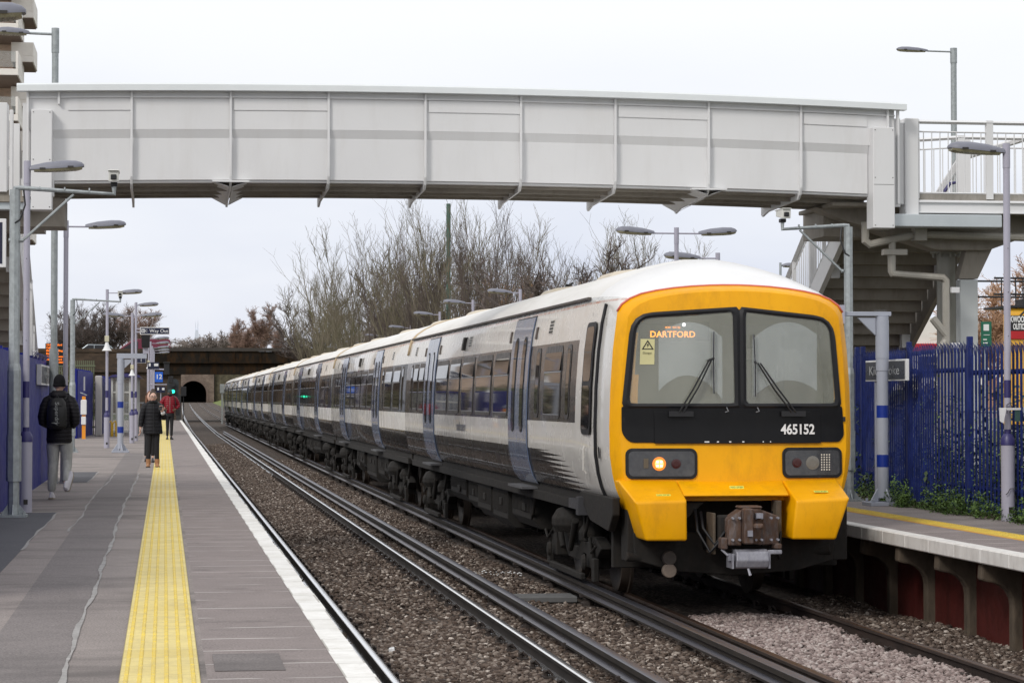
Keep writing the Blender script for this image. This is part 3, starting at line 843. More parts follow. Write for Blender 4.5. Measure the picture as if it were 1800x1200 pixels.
M_podcream = mat('roof_pod_cream', (.62, .55, .44), .5, var=.12, vscale=3)

train = thing('passenger_train', 'eight carriage passenger train with yellow front and cream and black sides at the platform', 'train', (XC, 23.4, 0))
def side(y, z, off): return (XC - hw(z) - off, y, z)
def sidemesh(name, poly, m, parent, off=.0, thick=.012, nr=8, nc=3, smooth=True):
    mb = MB(); patch(mb, poly, side, nr, nc, thick, 0, off)
    return mb.build(name, m, parent, smooth='auto')

def leaf(Y0, Y1, parent, winy):
    mb = MB()
    zs = 24
    patch(mb, [(Y0 + .012, 1.12), (Y1 - .012, 1.12), (Y1 - .012, 3.215), (Y0 + .012, 3.215)], side, zs, 2, .014, 0, .006)
    d = mb.build('door', M_door, parent, smooth='auto')
    return d
def door_pair(yc, parent):
    mb = MB(); patch(mb, [(yc - .80, 1.10), (yc + .80, 1.10), (yc + .80, 3.235), (yc - .80, 3.235)], side, 20, 2, .006, 0, .0)
    fr = mb.build('door_surround', M_rubber, parent, smooth='auto')
    for s in (-1, 1):
        a, b = (yc - .785, yc - .004) if s < 0 else (yc + .004, yc + .785)
        mb = MB(); patch(mb, [(a, 1.12), (b, 1.12), (b, 3.215), (a, 3.215)], side, 22, 2, .014, 0, .006)
        wy = yc + s * .36
        patch(mb, rrect(wy - .145, wy + .145, 1.76, 2.98, .13), side, 12, 3, .006, 1, .020)
        patch(mb, rrect(wy - .12, wy + .12, 1.79, 2.95, .11), side, 12, 3, .004, 2, .026)
        mb.build('door', [M_door, M_rubber, M_glass], parent, smooth='auto')
    mb = MB(); mb.box(XC - 1.42, XC - 1.2, yc - .62, yc + .62, 1.045, 1.075)
    mb.build('door_step', mat('worn_step', (.10, .10, .105), .6, var=.3, vscale=8), parent)

def window(y0, y1, parent, hopper=True, narrow=False, z0=1.985, z1=2.78):
    mb = MB()
    r = .10 if not narrow else .09
    outer = rrect(y0, y1, z0, z1, r); e = .022
    patch(mb, rrect(y0 - .03, y1 + .03, z0 - .03, z1 + .03, r + .02), side, 8, 3, .005, 0, .001)
    if narrow or not hopper:
        patch(mb, rrect(y0 + e, y1 - e, z0 + e, z1 - e, r * .8), side, 8, 3, .003, 1, .006)
    else:
        zs = z0 + .52
        patch(mb, rrect(y0 + e, y1 - e, z0 + e, zs - .012, [.07, .01, .01, .07]), side, 6, 3, .003, 1, .006)
        # opening toplight leans a little, so it mirrors the sky
        def tilt(y, z, off):
            p = side(y, z, off); return (p[0] + (z1 - z) * .16 * 0 - .0 + (z - zs) * .075 - .012, p[1], p[2])
        patch(mb, rrect(y0 + e, y1 - e, zs + .012, z1 - e, [.01, .07, .07, .01]), tilt, 4, 3, .003, 1, .008)
        patch(mb, [(y0 + e, zs - .010), (y1 - e, zs - .010), (y1 - e, zs + .008), (y0 + e, zs + .008)], side, 1, 2, .012, 2, .004)
        patch(mb, [(y0 + .05, z0 + .012), (y1 - .05, z0 + .012), (y1 - .05, z0 + .022), (y0 + .05, z0 + .022)], side, 1, 2, .010, 2, .004)
    return mb.build('window', [M_band, M_glass, M_winmetal], parent, smooth='auto')
M_winmetal = mat('window_trim', (.28, .29, .31), .35, .3)

def vent(y, z, parent, w=.26):
    mb = MB()
    patch(mb, [(y - w / 2 - .015, z - .085), (y + w / 2 + .015, z - .085), (y + w / 2 + .015, z + .085), (y - w / 2 - .015, z + .085)], side, 2, 2, .006, 0, .001)
    for k in range(4):
        zz = z - .06 + .04 * k
        patch(mb, [(y - w / 2, zz - .013), (y + w / 2, zz - .013), (y + w / 2, zz + .013), (y - w / 2, zz + .013)], side, 1, 2, .003, 1, .006)
    return mb.build('vent_grille', [M_cream, M_vent], parent)

def bogie(yc, unit='bogie'):
    b = bpy.data.objects.new('bogie', None)
    mb = MB()
    for s in (-1, 1):
        x = XC + s * 1.02
        mb.prism([(yc - 1.75, .52), (yc - 1.35, .62), (yc - .6, .62), (yc - .35, .46), (yc + .35, .46), (yc + .6, .62), (yc + 1.35, .62), (yc + 1.75, .52), (yc + 1.5, .40), (yc + .6, .40), (yc + .4, .30), (yc - .4, .30), (yc - .6, .40), (yc - 1.5, .40)], 'x', x - .07, x + .07)
        mb.lathe([(.30, 0), (.36, .08), (.36, .16), (.30, .26), (.2, .30)], (x - s * .02, yc, .62), 18)   # air spring
        for q in (-1, 1):
            ya = yc + q * 1.2
            mb.box(x - .11, x + .11, ya - .17, ya + .17, .27, .56)
            mb.lathe([(.15, 0), (.16, .1), (.10, .2), (.03, .22)], (x + s * .02, ya - q * .30, .56), 12)
            mb.tube([(x + s * .12, ya - .1, .62), (x + s * .14, ya + q * .3, .46), (x + s * .13, ya + q * .55, .55)], .02, 6)
            mb.tube([(x + s * .16, ya, .34), (x + s * .20, ya, .34)], [.10, .07], 12)
            mb.box(x - .03 + s * .1, x + .03 + s * .1, ya + q * .25, ya + q * .42, .14, .40)
            mb.tube([(x + s * .16, yc + q * .25, .42), (x + s * .16, yc + q * .62, .78)], [.035, .045], 8)
        mb.box(x - .03 + s * .16, x + .03 + s * .16, yc - 1.1, yc + 1.1, .13, .20)
    mb.box(XC - 1.0, XC + 1.0, yc - .25, yc + .25, .35, .6)
    root = mb.build('bogie', M_darkmetal, train, bevel=.012)
    for q in (-1, 1):
        for s in (-1, 1):
            w = MB(); ya = yc + q * 1.2; x = XC + s * .76
            prof = [(.10, -.07), (.42, -.065), (.455, -.065), (.455, -.035), (.42, -.03), (.415, .065), (.36, .065), (.30, .03), (.12, .035), (.10, .08)]
            w.rings([[(x + s * (-hh) * -1, ya + r * math.cos(2 * math.pi * k / 28), .42 + r * math.sin(2 * math.pi * k / 28)) for k in range(28)] for r, hh in prof])
            w.tube([(x, ya, .42), (XC, ya, .42)], .08, 10)
            w.build('wheel', M_wheel, root, smooth='auto')
    return root
M_wheel = mat('wheel_steel', (.07, .055, .045), .55, .3, var=.3)

def underframe(ya, yb, parent, seed):
    r = random.Random(seed); mb = MB()
    mb.box(XC - 1.22, XC + 1.22, ya + .1, yb - .1, 1.0, 1.13)
    mb.box(XC - 1.27, XC - 1.19, ya + .3, yb - .3, .93, 1.04)
    Y = ya + 5.1; end = yb - 5.1
    while Y < end:
        l = r.uniform(.8, 2.1); l = min(l, end - Y)
        if l < .4: break
        zb = r.uniform(.30, .55); xin = XC - r.uniform(1.10, 1.22)
        mb.prism([(xin, .98), (xin, zb + .12), (xin + .1, zb), (XC + 1.1, zb), (XC + 1.15, .98)], 'y', Y, Y + l)
        for k in range(int(l / .12)):
            mb.box(xin - .012, xin, Y + .06 + .12 * k, Y + .12 + .12 * k, zb + .2, .88)
        mb.box(xin - .03, xin - .01, Y + l * .3, Y + l * .45, .7, .8)
        Y += l + r.uniform(.06, .35)
    for yy in (ya + 1.0, ya + 4.9, yb - 4.9, yb - 1.0):
        mb.tube([(XC - 1.15, yy, .95), (XC - 1.17, yy + .15, .70), (XC - 1.15, yy + .35, .62), (XC - 1.13, yy + .5, .9)], .022, 6)
    return mb.build('underframe', M_darkmetal, parent, bevel=.008)

PITCH = 20.1
def carriage(ya, yb, idx):
    front = idx == 0
    mb = MB()
    if front:
        rings = [front_ring(24.16, 0), front_ring(24.24, .17), front_ring(24.38, .36), front_ring(24.6, .56), front_ring(24.9, .76), front_ring(25.3, .91), front_ring(25.9, 1), full_ring(yb)]
    else:
        rings = [full_ring(ya, scale=.985), full_ring(ya + .06), full_ring(yb - .06), full_ring(yb, scale=.985)]
    n = len(rings[0]); H = len(PROF)
    vs = [v for r_ in rings for v in r_]; base = 0
    for i in range(len(rings) - 1):
        for k in range(n):
            k2 = (k + 1) % n
            zm = PROF[min(k, n - 1 - k)][0]
            roof = (k >= 11 and k2 <= n - 12 + 0) and k != n - 1
            mi = 1 if roof else 0
            if front and i < 5 and roof: mi = 3
            a, b = i * n + k, i * n + k2
            mb.add([vs[a], vs[b], vs[b + n], vs[a + n]], [(0, 3, 2, 1)], mi)
    if not front: mb.add(rings[0], [tuple(range(n))], 2)
    mb.add(rings[-1], [tuple(range(n - 1, -1, -1))], 2)
    c = mb.build('carriage', [M_bodyfront if front else M_body, M_roof, M_black, M_dome], train, smooth='auto', recalc=True)
    # gutter
    g = MB(); y0 = ya + (1.5 if front else .1)
    for s in (-1,):
        g.box(XC + s * 1.262, XC + s * 1.225, y0, yb - .1, 3.285, 3.312)
    g.build('gutter', M_gutter, c)
    if front: d1, d2 = 30.07, 40.45
    else: d1, d2 = ya + 5.35 + .95, yb - 4.2
    d1 = ya + 6.2 if not front else d1
    for d in (d1, d2): door_pair(d, c)
    # windows
    if front:
        window(26.85, 28.05, c); window(26.25, 26.5, c, narrow=True); window(28.45, 28.75, c, narrow=True)
    else:
        window(ya + 1.05, ya + 2.35, c); window(ya + 2.75, ya + 4.2, c); window(ya + .45, ya + .70, c, narrow=True); window(ya + 4.55, ya + 4.85, c, narrow=True)
    a, b = d1 + .95, d2 - .95
    ws = [1.28, 1.5, 1.28, 1.2, 1.45]; gaps = (b - a - sum(ws)) / (len(ws) + 1) if False else .30
    tot = sum(ws) + .30 * 4; k_ = (b - a - .1) / tot; Y = a + .05
    for w in ws:
        window(Y, Y + w * k_, c); Y += (w + .30) * k_
    window(d2 + 1.0, d2 + 1.75, c, hopper=True); window(d2 + 2.0, d2 + 2.7, c); window(d2 + 2.95, d2 + 3.2, c, narrow=True)
    for y in ((27.9, 35.5, 43.2) if front else (ya + 3.0, ya + 10.4, ya + 18.2)): vent(y, 3.05, c)
    mb = MB(); ym = 36.0 if front else ya + 10.9
    patch(mb, [(ym, 2.93), (ym + .16, 2.93), (ym + .16, 3.13), (ym, 3.13)], side, 2, 2, .05, 0, .0); mb.build('indicator_box', M_vent, c)
    for d in (d1, d2):
        for s in (-1, 1):
            mb = MB(); patch(mb, [(d + s * 1.1 - .05, 2.93), (d + s * 1.1 + .05, 2.93), (d + s * 1.1 + .05, 3.08), (d + s * 1.1 - .05, 3.08)], side, 1, 1, .02, 0, .0)
            mb.build('door_lamp', mat('door_lamp_brown', (.07, .05, .04), .5), c, bevel=.004)
    for y in ((28.6, 33.1, 41.6) if front else (ya + 2.6, ya + 9.1, ya + 16.9)):
        m2 = MB(); m2.hexa([(XC - .60, y - .6, 3.60), (XC - .10, y - .6, 3.68), (XC - .10, y + .6, 3.68), (XC - .60, y + .6, 3.60)],
                           [(XC - .48, y - .42, 3.74), (XC - .16, y - .42, 3.78), (XC - .16, y + .42, 3.78), (XC - .48, y + .42, 3.74)])
        m2.build('roof_pod', M_podcream, c, bevel=.04, segs=2)
    if not front or True:
        m2 = MB()
        for yy in ([ya + .02] if not front else []) + [yb - .02]:
            pts = [(XC - w - .012, yy, z) for z, w in PROF if z > 2.84]
            m2.tube(pts, .016, 6)
        m2.build('end_moulding', M_gangway, c, smooth=True)
    if idx < 7:
        m2 = MB(); m2.box(XC - .75, XC + .75, yb - .02, yb + .17, 1.1, 3.35); m2.box(XC - .2, XC + .2, yb - .3, yb + .4, .6, .85)
        m2.build('gangway', M_black, c)
    underframe(ya + (1.0 if front else 0), yb, c, idx)
    bogie(ya + 3.6 if not front else 27.5); bogie(yb - 2.95)
    return c
cars = []
Y = 24.1
first_end = 44.55
cars.append(carriage(24.1, first_end, 0))
for i in range(1, 8):
    a = first_end + .12 + (i - 1) * PITCH
    cars.append(carriage(a, a + PITCH - .12, i))
lead = cars[0]

# ---- cab end -------------------------------------------------------
def yf(x, z):
    u = (x - XC) / 1.25
    return 23.90 + .13 * u * u + .22 * max(0, z - 3.05) ** 1.3 - .05 * max(0, 1.9 - z)
def face(x, z, off): return (x, yf(x, z) - off, z)
ringF = front_ring(24.16, 0)
# yellow wrap: from the white shell forward round a rounded corner to the face
outl = [(p[0], p[2]) for p in ringF]
cx_, cz_ = XC, 2.25
def shrink(pts, k, kz):
    return [(cx_ + (x - cx_) * k, cz_ + (z - cz_) * (kz if z > 1.5 else 1.0)) for x, z in pts]
o1 = shrink(outl, .988, .985); o2 = shrink(outl, .962, .962); o3 = shrink(outl, .93, .94)
mb = MB()
rg = [ringF, [(x, 24.09 + .05 * ((x - XC) / 1.27) ** 2, z) for x, z in o1], [(x, yf(x, z) + .035, z) for x, z in o2], [(x, yf(x, z) + .004, z) for x, z in o3]]
mb.rings(rg, 0, False)
# orange-red line where white meets yellow
patch(mb, o3, lambda a, b, off: (a, yf(a, b) + .006 - off, b), 60, 56, .004, 0, 0, hole=[[(4.86, 2.13), (7.0, 2.13), (6.93, 2.97), (6.85, 3.03), (5.93, 3.11), (4.97, 3.04), (4.85, 2.97)]])
mb.build('yellow_front', M_yellow, train, smooth='auto', recalc=True)
mb = MB()
ridge = [(XC - w, 24.165, z) for z, w in FRP if z > 3.05]
ridge = ridge + [(2 * XC - x, y, z) for x, y, z in reversed(ridge)]
mb.tube([(XC + (x - XC) * 1.004, y - .01, z + .004) for x, y, z in ridge], .011, 6)
mb.build('red_line', mat('red_line_paint', (.62, .16, .12), .5), train, smooth=True)
# windscreens: black surround, two panes
surround = roundpoly([(4.70, 2.085), (7.06, 2.085), (6.97, 3.045), (XC, 3.155), (4.80, 3.075)], [.05, .05, .22, 2.0, .22])

lp = roundpoly([(4.775, 2.14), (5.878, 2.14), (5.858, 3.095), (4.86, 3.022)], [.04, .02, .02, .15], 5)
rp_ = roundpoly([(6.0, 2.14), (6.99, 2.14), (6.915, 3.0), (5.995, 3.095)], [.02, .04, .15, .02], 5)
M_frame = M_rubber
mb = MB()
for pane, half in ((lp, roundpoly([(4.70, 2.085), (5.942, 2.085), (5.932, 3.150), (4.80, 3.075)], [.05, .001, .001, .22])), (rp_, roundpoly([(5.938, 2.085), (7.06, 2.085), (6.97, 3.045), (5.928, 3.150)], [.001, .05, .22, .001]))):
    c0 = (sum(p[0] for p in pane) / len(pane), sum(p[1] for p in pane) / len(pane))
    A_ = rayring(half, c0); B_ = rayring(pane, c0); C_ = [(c0[0] + (x - c0[0]) * .965 + (A_[i][0] - x) * .45, c0[1] + (z - c0[1]) * .965 + (A_[i][1] - z) * .45) for i, (x, z) in enumerate(B_)]
    n = len(A_)
    rings = [[face(x, z, -.02) for x, z in A_], [face(x, z, .012) for x, z in A_], [face(A_[i][0] * .5 + B_[i][0] * .5, A_[i][1] * .5 + B_[i][1] * .5, .028) for i in range(n)], [face(x, z, .018) for x, z in B_], [face(x, z, -.03) for x, z in B_]]
    mb.rings(rings, 0, False)
mb.build('windscreen_frame', M_rubber, train, smooth='auto', recalc=True)
def mat_screen(name, base, arc):
    t = NT(name)
    c = t.ramp(t.noise(1.6, 5, .65, (1, 1, .6)), [(.3, sc(base, .8)), (.7, sc(base, 1.2))])
    t.set(Base_Color=c, Roughness=.06); t.b.inputs["Specular IOR Level"].default_value = .9
    t.b.inputs["Coat Weight"].default_value = .8; t.b.inputs["Coat Roughness"].default_value = .03
    t.b.inputs["Alpha"].default_value = arc
    return t.m
M_dirtyglass = mat_screen('road_filmed_glass', (.38, .39, .32, 1), .31)
M_wiped = mat_screen('wiped_glass', (.62, .68, .67, 1), .32)
for nm, poly, wp in (('windscreen', lp, [(5.08, 2.27), (5.45, 2.43), (5.72, 2.18), (5.745, 2.83), (5.45, 2.985), (5.1, 2.86)]),
                     ('windscreen', rp_, [(6.06, 2.20), (6.40, 2.38), (6.80, 2.27), (6.78, 2.86), (6.4, 2.99), (6.05, 2.80)])):
    mb = MB(); patch(mb, poly, face, 14, 8, .004, 0, .004)
    w = mb.build(nm, M_dirtyglass, train, smooth='auto')
    # the wiped area: arc top and arc bottom
    x0, x1 = wp[0][0], wp[3][0]
    mb = MB(); n = 16; vs = []; fs = []
    zt0, ztm, zt1 = wp[5][1], wp[4][1], wp[3][1]; zb0, zbm, zb1 = wp[0][1], wp[1][1], wp[2][1]
    def q3(a, b, c_, t): return a * (2 * t - 1) * (t - 1) + b * 4 * t * (1 - t) + c_ * t * (2 * t - 1)
    for i in range(n + 1):
        tt = i / n; x = x0 + (x1 - x0) * tt
        for k in range(7):
            z = q3(zb0, zbm, zb1, tt) * (1 - k / 6) + q3(zt0, ztm, zt1, tt) * k / 6
            vs.append(face(x, z, .0095))
    for i in range(n):
        for k in range(6):
            a = i * 7 + k; fs.append((a, a + 7, a + 8, a + 1))
    mb.add(vs, fs); mb.build('wiped_area', M_wiped, w, smooth=True)
# cab interior seen through the glass
mb = MB()
mb.prism([(XC - w * .95, z if z < 2.4 else 2.4 + (z - 2.4) * .90) for z, w in PROF] + [(XC + w * .95, z if z < 2.4 else 2.4 + (z - 2.4) * .90) for z, w in reversed(PROF)], 'y', 25.2, 25.24, 0)
mb.box(4.72, 7.1, 24.0, 25.2, 1.95, 2.0, 1)
mb.box(6.05, 6.75, 25.15, 25.2, 2.0, 3.0, 2)
mb.box(6.20, 6.45, 25.13, 25.15, 2.62, 2.74, 3)
mb.box(6.64, 6.67, 25.11, 25.15, 2.42, 2.56, 3)
mb.box(4.95, 5.70, 24.285, 24.34, 2.80, 3.0, 4)
mb.build('cab_interior', [mat('cab_wall_grey', (.66, .66, .58), .7), M_black, mat('cab_door_grey', (.48, .49, .50), .6), M_white, mat('display_case', (.03, .03, .03), .5)], train)
# destination display
DX, DZ = 5.30, 2.865
cu = text('destination_display', 'DARTFORD', .092, (DX, 24.27, DZ), FRONT, emit('amber_led', '#ff9414', 4.5), train, extrude=.0005, sx=1.0, space=1.02, bold=.001)
cu2 = text('destination_display', '1K42  465152', .030, (DX, 24.27, DZ + .075), FRONT, MATS['amber_led'], train, extrude=.0005)
mb = MB(); mb.ell((5.42, 24.26, 2.97), (.018, .004, .018), 10, 6); mb.build('cab_lamp', emit('cab_lamp_white', '#ffffff', 9), train)
# warning label inside left screen
mb = MB(); patch(mb, [(4.885, 2.545), (5.035, 2.545), (5.04, 2.81), (4.895, 2.81)], face, 2, 2, .001, 0, .011)
lb = mb.build('warning_label', mat('pale_yellow_label', (.62, .58, .30), .5), train)
mb = MB()
tri = [(4.905, 2.70), (5.03, 2.70), (4.968, 2.80)]; tin = [(4.925, 2.710), (5.010, 2.710), (4.968, 2.780)]
ringpatch(mb, tri, tin, face, .001, 0, .0125)
mb.add([face(a, b, .0135) for a, b in [(4.972, 2.768), (4.955, 2.742), (4.967, 2.742), (4.960, 2.716), (4.982, 2.750), (4.970, 2.750), (4.980, 2.768)]], [(0, 1, 2, 3, 4, 5, 6)])
mb.build('warning_triangle', M_black, lb)
text('label_text', 'Danger', .032, (4.962, yf(4.962, 2.66) - .018, 2.665), (math.pi / 2, 0, rad(-9)), mat('label_print', (.12, .11, .06), .6), lb, extrude=.0003)
# black nose panel below the screens
npoly = roundpoly([(4.775, 1.735), (7.03, 1.735), (7.085, 1.80), (7.065, 2.11), (4.70, 2.11), (4.70, 1.83)], [.07, .03, .05, .02, .02, .06])
mb = MB(); patch(mb, npoly, face, 6, 14, .014, 0, .001)
patch(mb, [(5.03, 1.725), (6.815, 1.725), (6.815, 2.055), (5.03, 2.055)], face, 5, 12, .012, 0, .016)
mb.build('nose_panel', mat('nose_black', (.004, .004, .005), .34, var=.3, vscale=3, dirt='#2a2826', dirtamt=.12, spec=.28), train, smooth='auto', bevel=.006)
text('unit_number', '465152', .145, (6.555, yf(6.555, 1.86) - .038, 1.865), (math.pi / 2, 0, rad(5.8)), mat('number_white', (.82, .82, .82), .5), train, extrude=.001, bold=.0035, sx=.88, space=.98)
# remains of a worn label under the panel
mb = MB(); rr_ = random.Random(9)
for k in range(6):
    x = 5.55 + [0, .13, .26, .40, .62, .70][k]; w = [.05, .022, .022, .022, .012, .01][k]
    patch(mb, [(x, 1.735), (x + w, 1.735), (x + w, 1.748), (x, 1.748)], face, 1, 1, .001, 0, .029)
mb.build('worn_sticker', M_white, train)
# headlights
t = NT('headlight_glass'); t.set(Base_Color=t.ramp(t.noise(9, 5, .7), [(.3, (.022, .022, .024, 1)), (.7, (.06, .06, .06, 1))]), Roughness=.12); t.b.inputs["Coat Weight"].default_value = .4; M_hl = t.m
def headlight(x0, x1, z0, z1, lamps):
    mb = MB(); patch(mb, rrect(x0, x1, z0, z1, .07), face, 6, 6, .018, 0, .001)
    h = mb.build('headlight', M_rubber, train, smooth='auto', bevel=.006)
    mb = MB(); patch(mb, rrect(x0 + .03, x1 - .03, z0 + .03, z1 - .03, .05), face, 6, 6, .006, 0, .019); mb.build('headlight_glass', M_hl, h, smooth='auto')
    for (x, z, r, m, kind) in lamps:
        mb = MB(); y = yf(x, z) - .034
        if kind == 'disc':
            mb.rings([[(x + rr * math.cos(2 * math.pi * k / 24), y - d, z + rr * math.sin(2 * math.pi * k / 24)) for k in range(24)] for rr, d in ((r, 0), (r, .003), (r * .6, .006))])
        elif kind == 'disc2':
            mb.rings([[(x + rr * math.cos(2 * math.pi * k / 24), y - d, z + rr * math.sin(2 * math.pi * k / 24)) for k in range(24)] for rr, d in ((r, .006), (r, .008), (r * .6, .009))])
        elif kind == 'bar': mb.box(x - r * .5, x + r * .5, y - .004, y, z - r, z + r)
        else:
            for i in range(4):
                for j in range(7):
                    mb.box(x - .042 + .028 * i - .006, x - .042 + .028 * i + .006, y - .004, y, z - .078 + .026 * j - .006, z - .078 + .026 * j + .006)
        mb.build('lamp', m, h)
headlight(4.735, 5.475, 1.355, 1.675, [(5.075, 1.515, .072, emit('headlamp_warm', '#ff8f2a', 1.15), 'disc'), (5.075, 1.515, .047, emit('headlamp_inner', '#ffb45a', 2.0), 'disc2'), (4.94, 1.52, .05, mat('dull_marker_lens', (.12, .10, .07), .4), 'bar'), (5.25, 1.515, .05, mat('dull_red_lens', (.05, .012, .012), .3), 'disc')])
headlight(6.385, 7.055, 1.36, 1.68, [(6.54, 1.52, .05, mat('dull_red_lens', (.05, .012, .012), .3), 'disc'), (6.715, 1.52, .072, mat('unlit_reflector', (.16, .155, .14), .25), 'disc'), (6.86, 1.525, .05, emit('led_array', '#fff0dc', .65), 'leds')])
mb = MB(); y = yf(5.075, 1.515) - .045
for (dx, dz) in ((-.02, .02), (.02, .02), (-.02, -.02), (.02, -.02)): mb.box(5.075 + dx - .014, 5.075 + dx + .014, y - .003, y, 1.515 + dz - .014, 1.515 + dz + .014)
mb.build('headlamp_filament', emit('headlamp_core', '#ffe2a0', 3), train)
# wipers
for s, base, mid, blade in ((1, (5.30, 2.03), (5.60, 2.57), [(5.645, 2.885), (5.64, 2.56), (5.645, 2.24)]), (-1, (6.50, 2.03), (6.12, 2.54), [(6.07, 2.86), (6.085, 2.53), (6.085, 2.21)])):
    mb = MB()
    o = .055
    mb.box(base[0] - .13, base[0] + .13, yf(*base) - .075, yf(*base) - .02, base[1] - .025, base[1] + .03)
    for d in (-.022, .022):
        mb.tube([(base[0] + d, yf(*base) - .08, base[1] + .02), ((base[0] + mid[0]) / 2 + d, yf(*base) - .10, (base[1] + mid[1]) / 2), (mid[0] + d * .6, yf(*mid) - .085, mid[1] + .02)], .009, 6)
    mb.tube([(mid[0] - .03, yf(*mid) - .085, mid[1] + .01), (mid[0] + s * .045, yf(*mid) - .08, mid[1] + .04)], .012, 6)
    mb.tube([(x, yf(x, z) - .055, z) for x, z in blade], .0085, 6)
    mb.tube([(x + .006, yf(x, z) - .04, z) for x, z in blade], .006, 5)
    mb.build('wiper', M_black, train)
    mb = MB(); mb.tube([(x - .008, yf(x, z) - .066, z) for x, z in blade], .003, 4); mb.build('wiper_spring', M_winmetal, train)
# small steps brackets on panel
mb = MB()
for x in (5.79, 6.12):
    mb.tube([(x - .02, yf(x, 2.07) - .03, 2.05), (x + .01, yf(x, 2.07) - .05, 2.06), (x - .01, yf(x, 2.07) - .05, 2.10)], .006, 5)
mb.build('washer_jet', M_winmetal, train)
# yellow bumpers
def bumper(quad_top, bend, bottom, yb=24.02, yfv=23.42):
    """quad_top: (xl, zl), (xr, zr) on the face; bend and bottom likewise on the vertical front"""
    (a, b), (c_, d), (e, f) = quad_top, bend, bottom
    mb = MB()
    v = [(a[0], yf(*a) - .01, a[1]), (b[0], yf(*b) - .01, b[1]), (c_[0], yfv, c_[1]), (d[0], yfv, d[1]), (e[0], yfv + .02, e[1]), (f[0], yfv + .02, f[1]),
         (a[0], 24.3, a[1]), (b[0], 24.3, b[1]), (e[0], 24.3, e[1]), (f[0], 24.3, f[1]), (min(a[0], c_[0]) if a[0] < XC and False else c_[0], 24.3, c_[1]), (d[0], 24.3, d[1])]
    mb.add(v, [(0, 1, 3, 2), (2, 3, 5, 4), (4, 5, 9, 8), (0, 2, 10, 6), (2, 4, 8, 10), (1, 7, 11, 3), (3, 11, 9, 5), (0, 6, 7, 1), (6, 10, 11, 7), (10, 8, 9, 11)])
    return mb.build('bumper', M_yellow, train, bevel=.028, segs=3, recalc=True, smooth=True)
bumper(((4.65, 1.345), (5.262, 1.335)), ((4.72, 1.14), (5.262, 1.152)), ((4.835, .745), (5.272, .742)))
bumper(((6.385, 1.335), (6.99, 1.345)), ((6.405, 1.145), (6.975, 1.165)), ((6.362, .748), (6.835, .742)))
bumper(((5.268, 1.335), (6.38, 1.335)), ((5.268, 1.20), (6.38, 1.20)), ((5.268, 1.182), (6.38, 1.182)), yfv=23.60)
for x, z, y in ((5.05, 1.205, 23.575), (5.86, 1.272, 23.745), (6.71, 1.232, 23.575)):
    mb = MB(); s_ = .18
    ob = bpy.data.objects
    mb.box(-.075, .075, -.022, .022, 0, .0012)
    lb = mb.build('no_step_label', mat('no_step_yellow', (.75, .72, .10), .5), train, local=True)
    lb.location = Vector((x, y, z)) - world_loc(train); lb.rotation_euler = (rad(22 if abs(x - 5.86) > .1 else 44), 0, 0)
    tx = text('label_text', 'NO STEP', .033, (0, 0, 0), (0, 0, 0), mat('label_green', (.03, .12, .05), .5), None, extrude=.0004)
    tx.parent = lb; tx.location = (0, 0, .0018)
# cab doors and seam, dark gap, on the near side
mb = MB()
patch(mb, rrect(24.86, 25.40, 1.80, 3.02, .09), lambda y, z, o: (XC - hw(z) * .998 - o, y, z), 12, 3, .012, 0, .001)
patch(mb, rrect(24.91, 25.35, 2.38, 2.97, .07), lambda y, z, o: (XC - hw(z) * .998 - o, y, z), 8, 3, .004, 1, .0135)
patch(mb, rrect(24.91, 25.35, 1.86, 2.33, .07), lambda y, z, o: (XC - hw(z) * .998 - o, y, z), 8, 3, .004, 1, .0135)
mb.build('cab_side_window', [M_rubber, M_glass], lead, smooth='auto')
mb = MB()
mb.tube([(XC - hw(z) * .991 - .002, 24.63, z) for z in [1.13, 1.16, 1.25, 1.4, 1.6, 1.9, 2.3, 2.7, 3.0, 3.2]], .018, 6)
mb.build('door_seal', M_rubber, lead, smooth=True)
mb = MB(); mb.tube([(XC - hw(1.5) - .02, 25.1, 1.38), (XC - hw(1.5) - .05, 25.1, 1.42), (XC - hw(1.5) - .05, 25.1, 1.64), (XC - hw(1.6) - .02, 25.1, 1.68)], .012, 6); mb.build('cab_door_handle', M_cream, lead)
mb = MB()
patch(mb, [(24.46, 1.56), (24.52, 1.56), (24.52, 1.68), (24.46, 1.68)], lambda y, z, o: (XC - hw(z) * .985 - o, y, z), 1, 1, .004, 0, 0); mb.build('side_socket', M_rubber, lead)
text('end_letter', 'F', .06, (XC - hw(3.1) - .015, 25.15, 3.10), (math.pi / 2, 0, -math.pi / 2), M_black, lead, extrude=.0005)
mb = MB(); patch(mb, [(24.33, 2.83), (24.42, 2.83), (24.42, 3.14), (24.33, 3.14)], lambda y, z, o: (XC - hw(z) * .982 - o, y, z), 4, 1, .002, 0, 0)
text('emergency_text', 'SOS', .05, (XC - hw(3.0) * .982 - .012, 24.375, 3.0), (math.pi / 2, rad(90), -math.pi / 2), mat('faint_print', (.2, .17, .12), .6), lead, extrude=.0004)
# logo word on the side
text('side_lettering', 'southeastern', .21, (XC - hw(1.75) - .004, 36.0, 1.755), (math.pi / 2, 0, -math.pi / 2), mat('faded_blue_lettering', (.06, .07, .11), .4), lead, extrude=.0006)
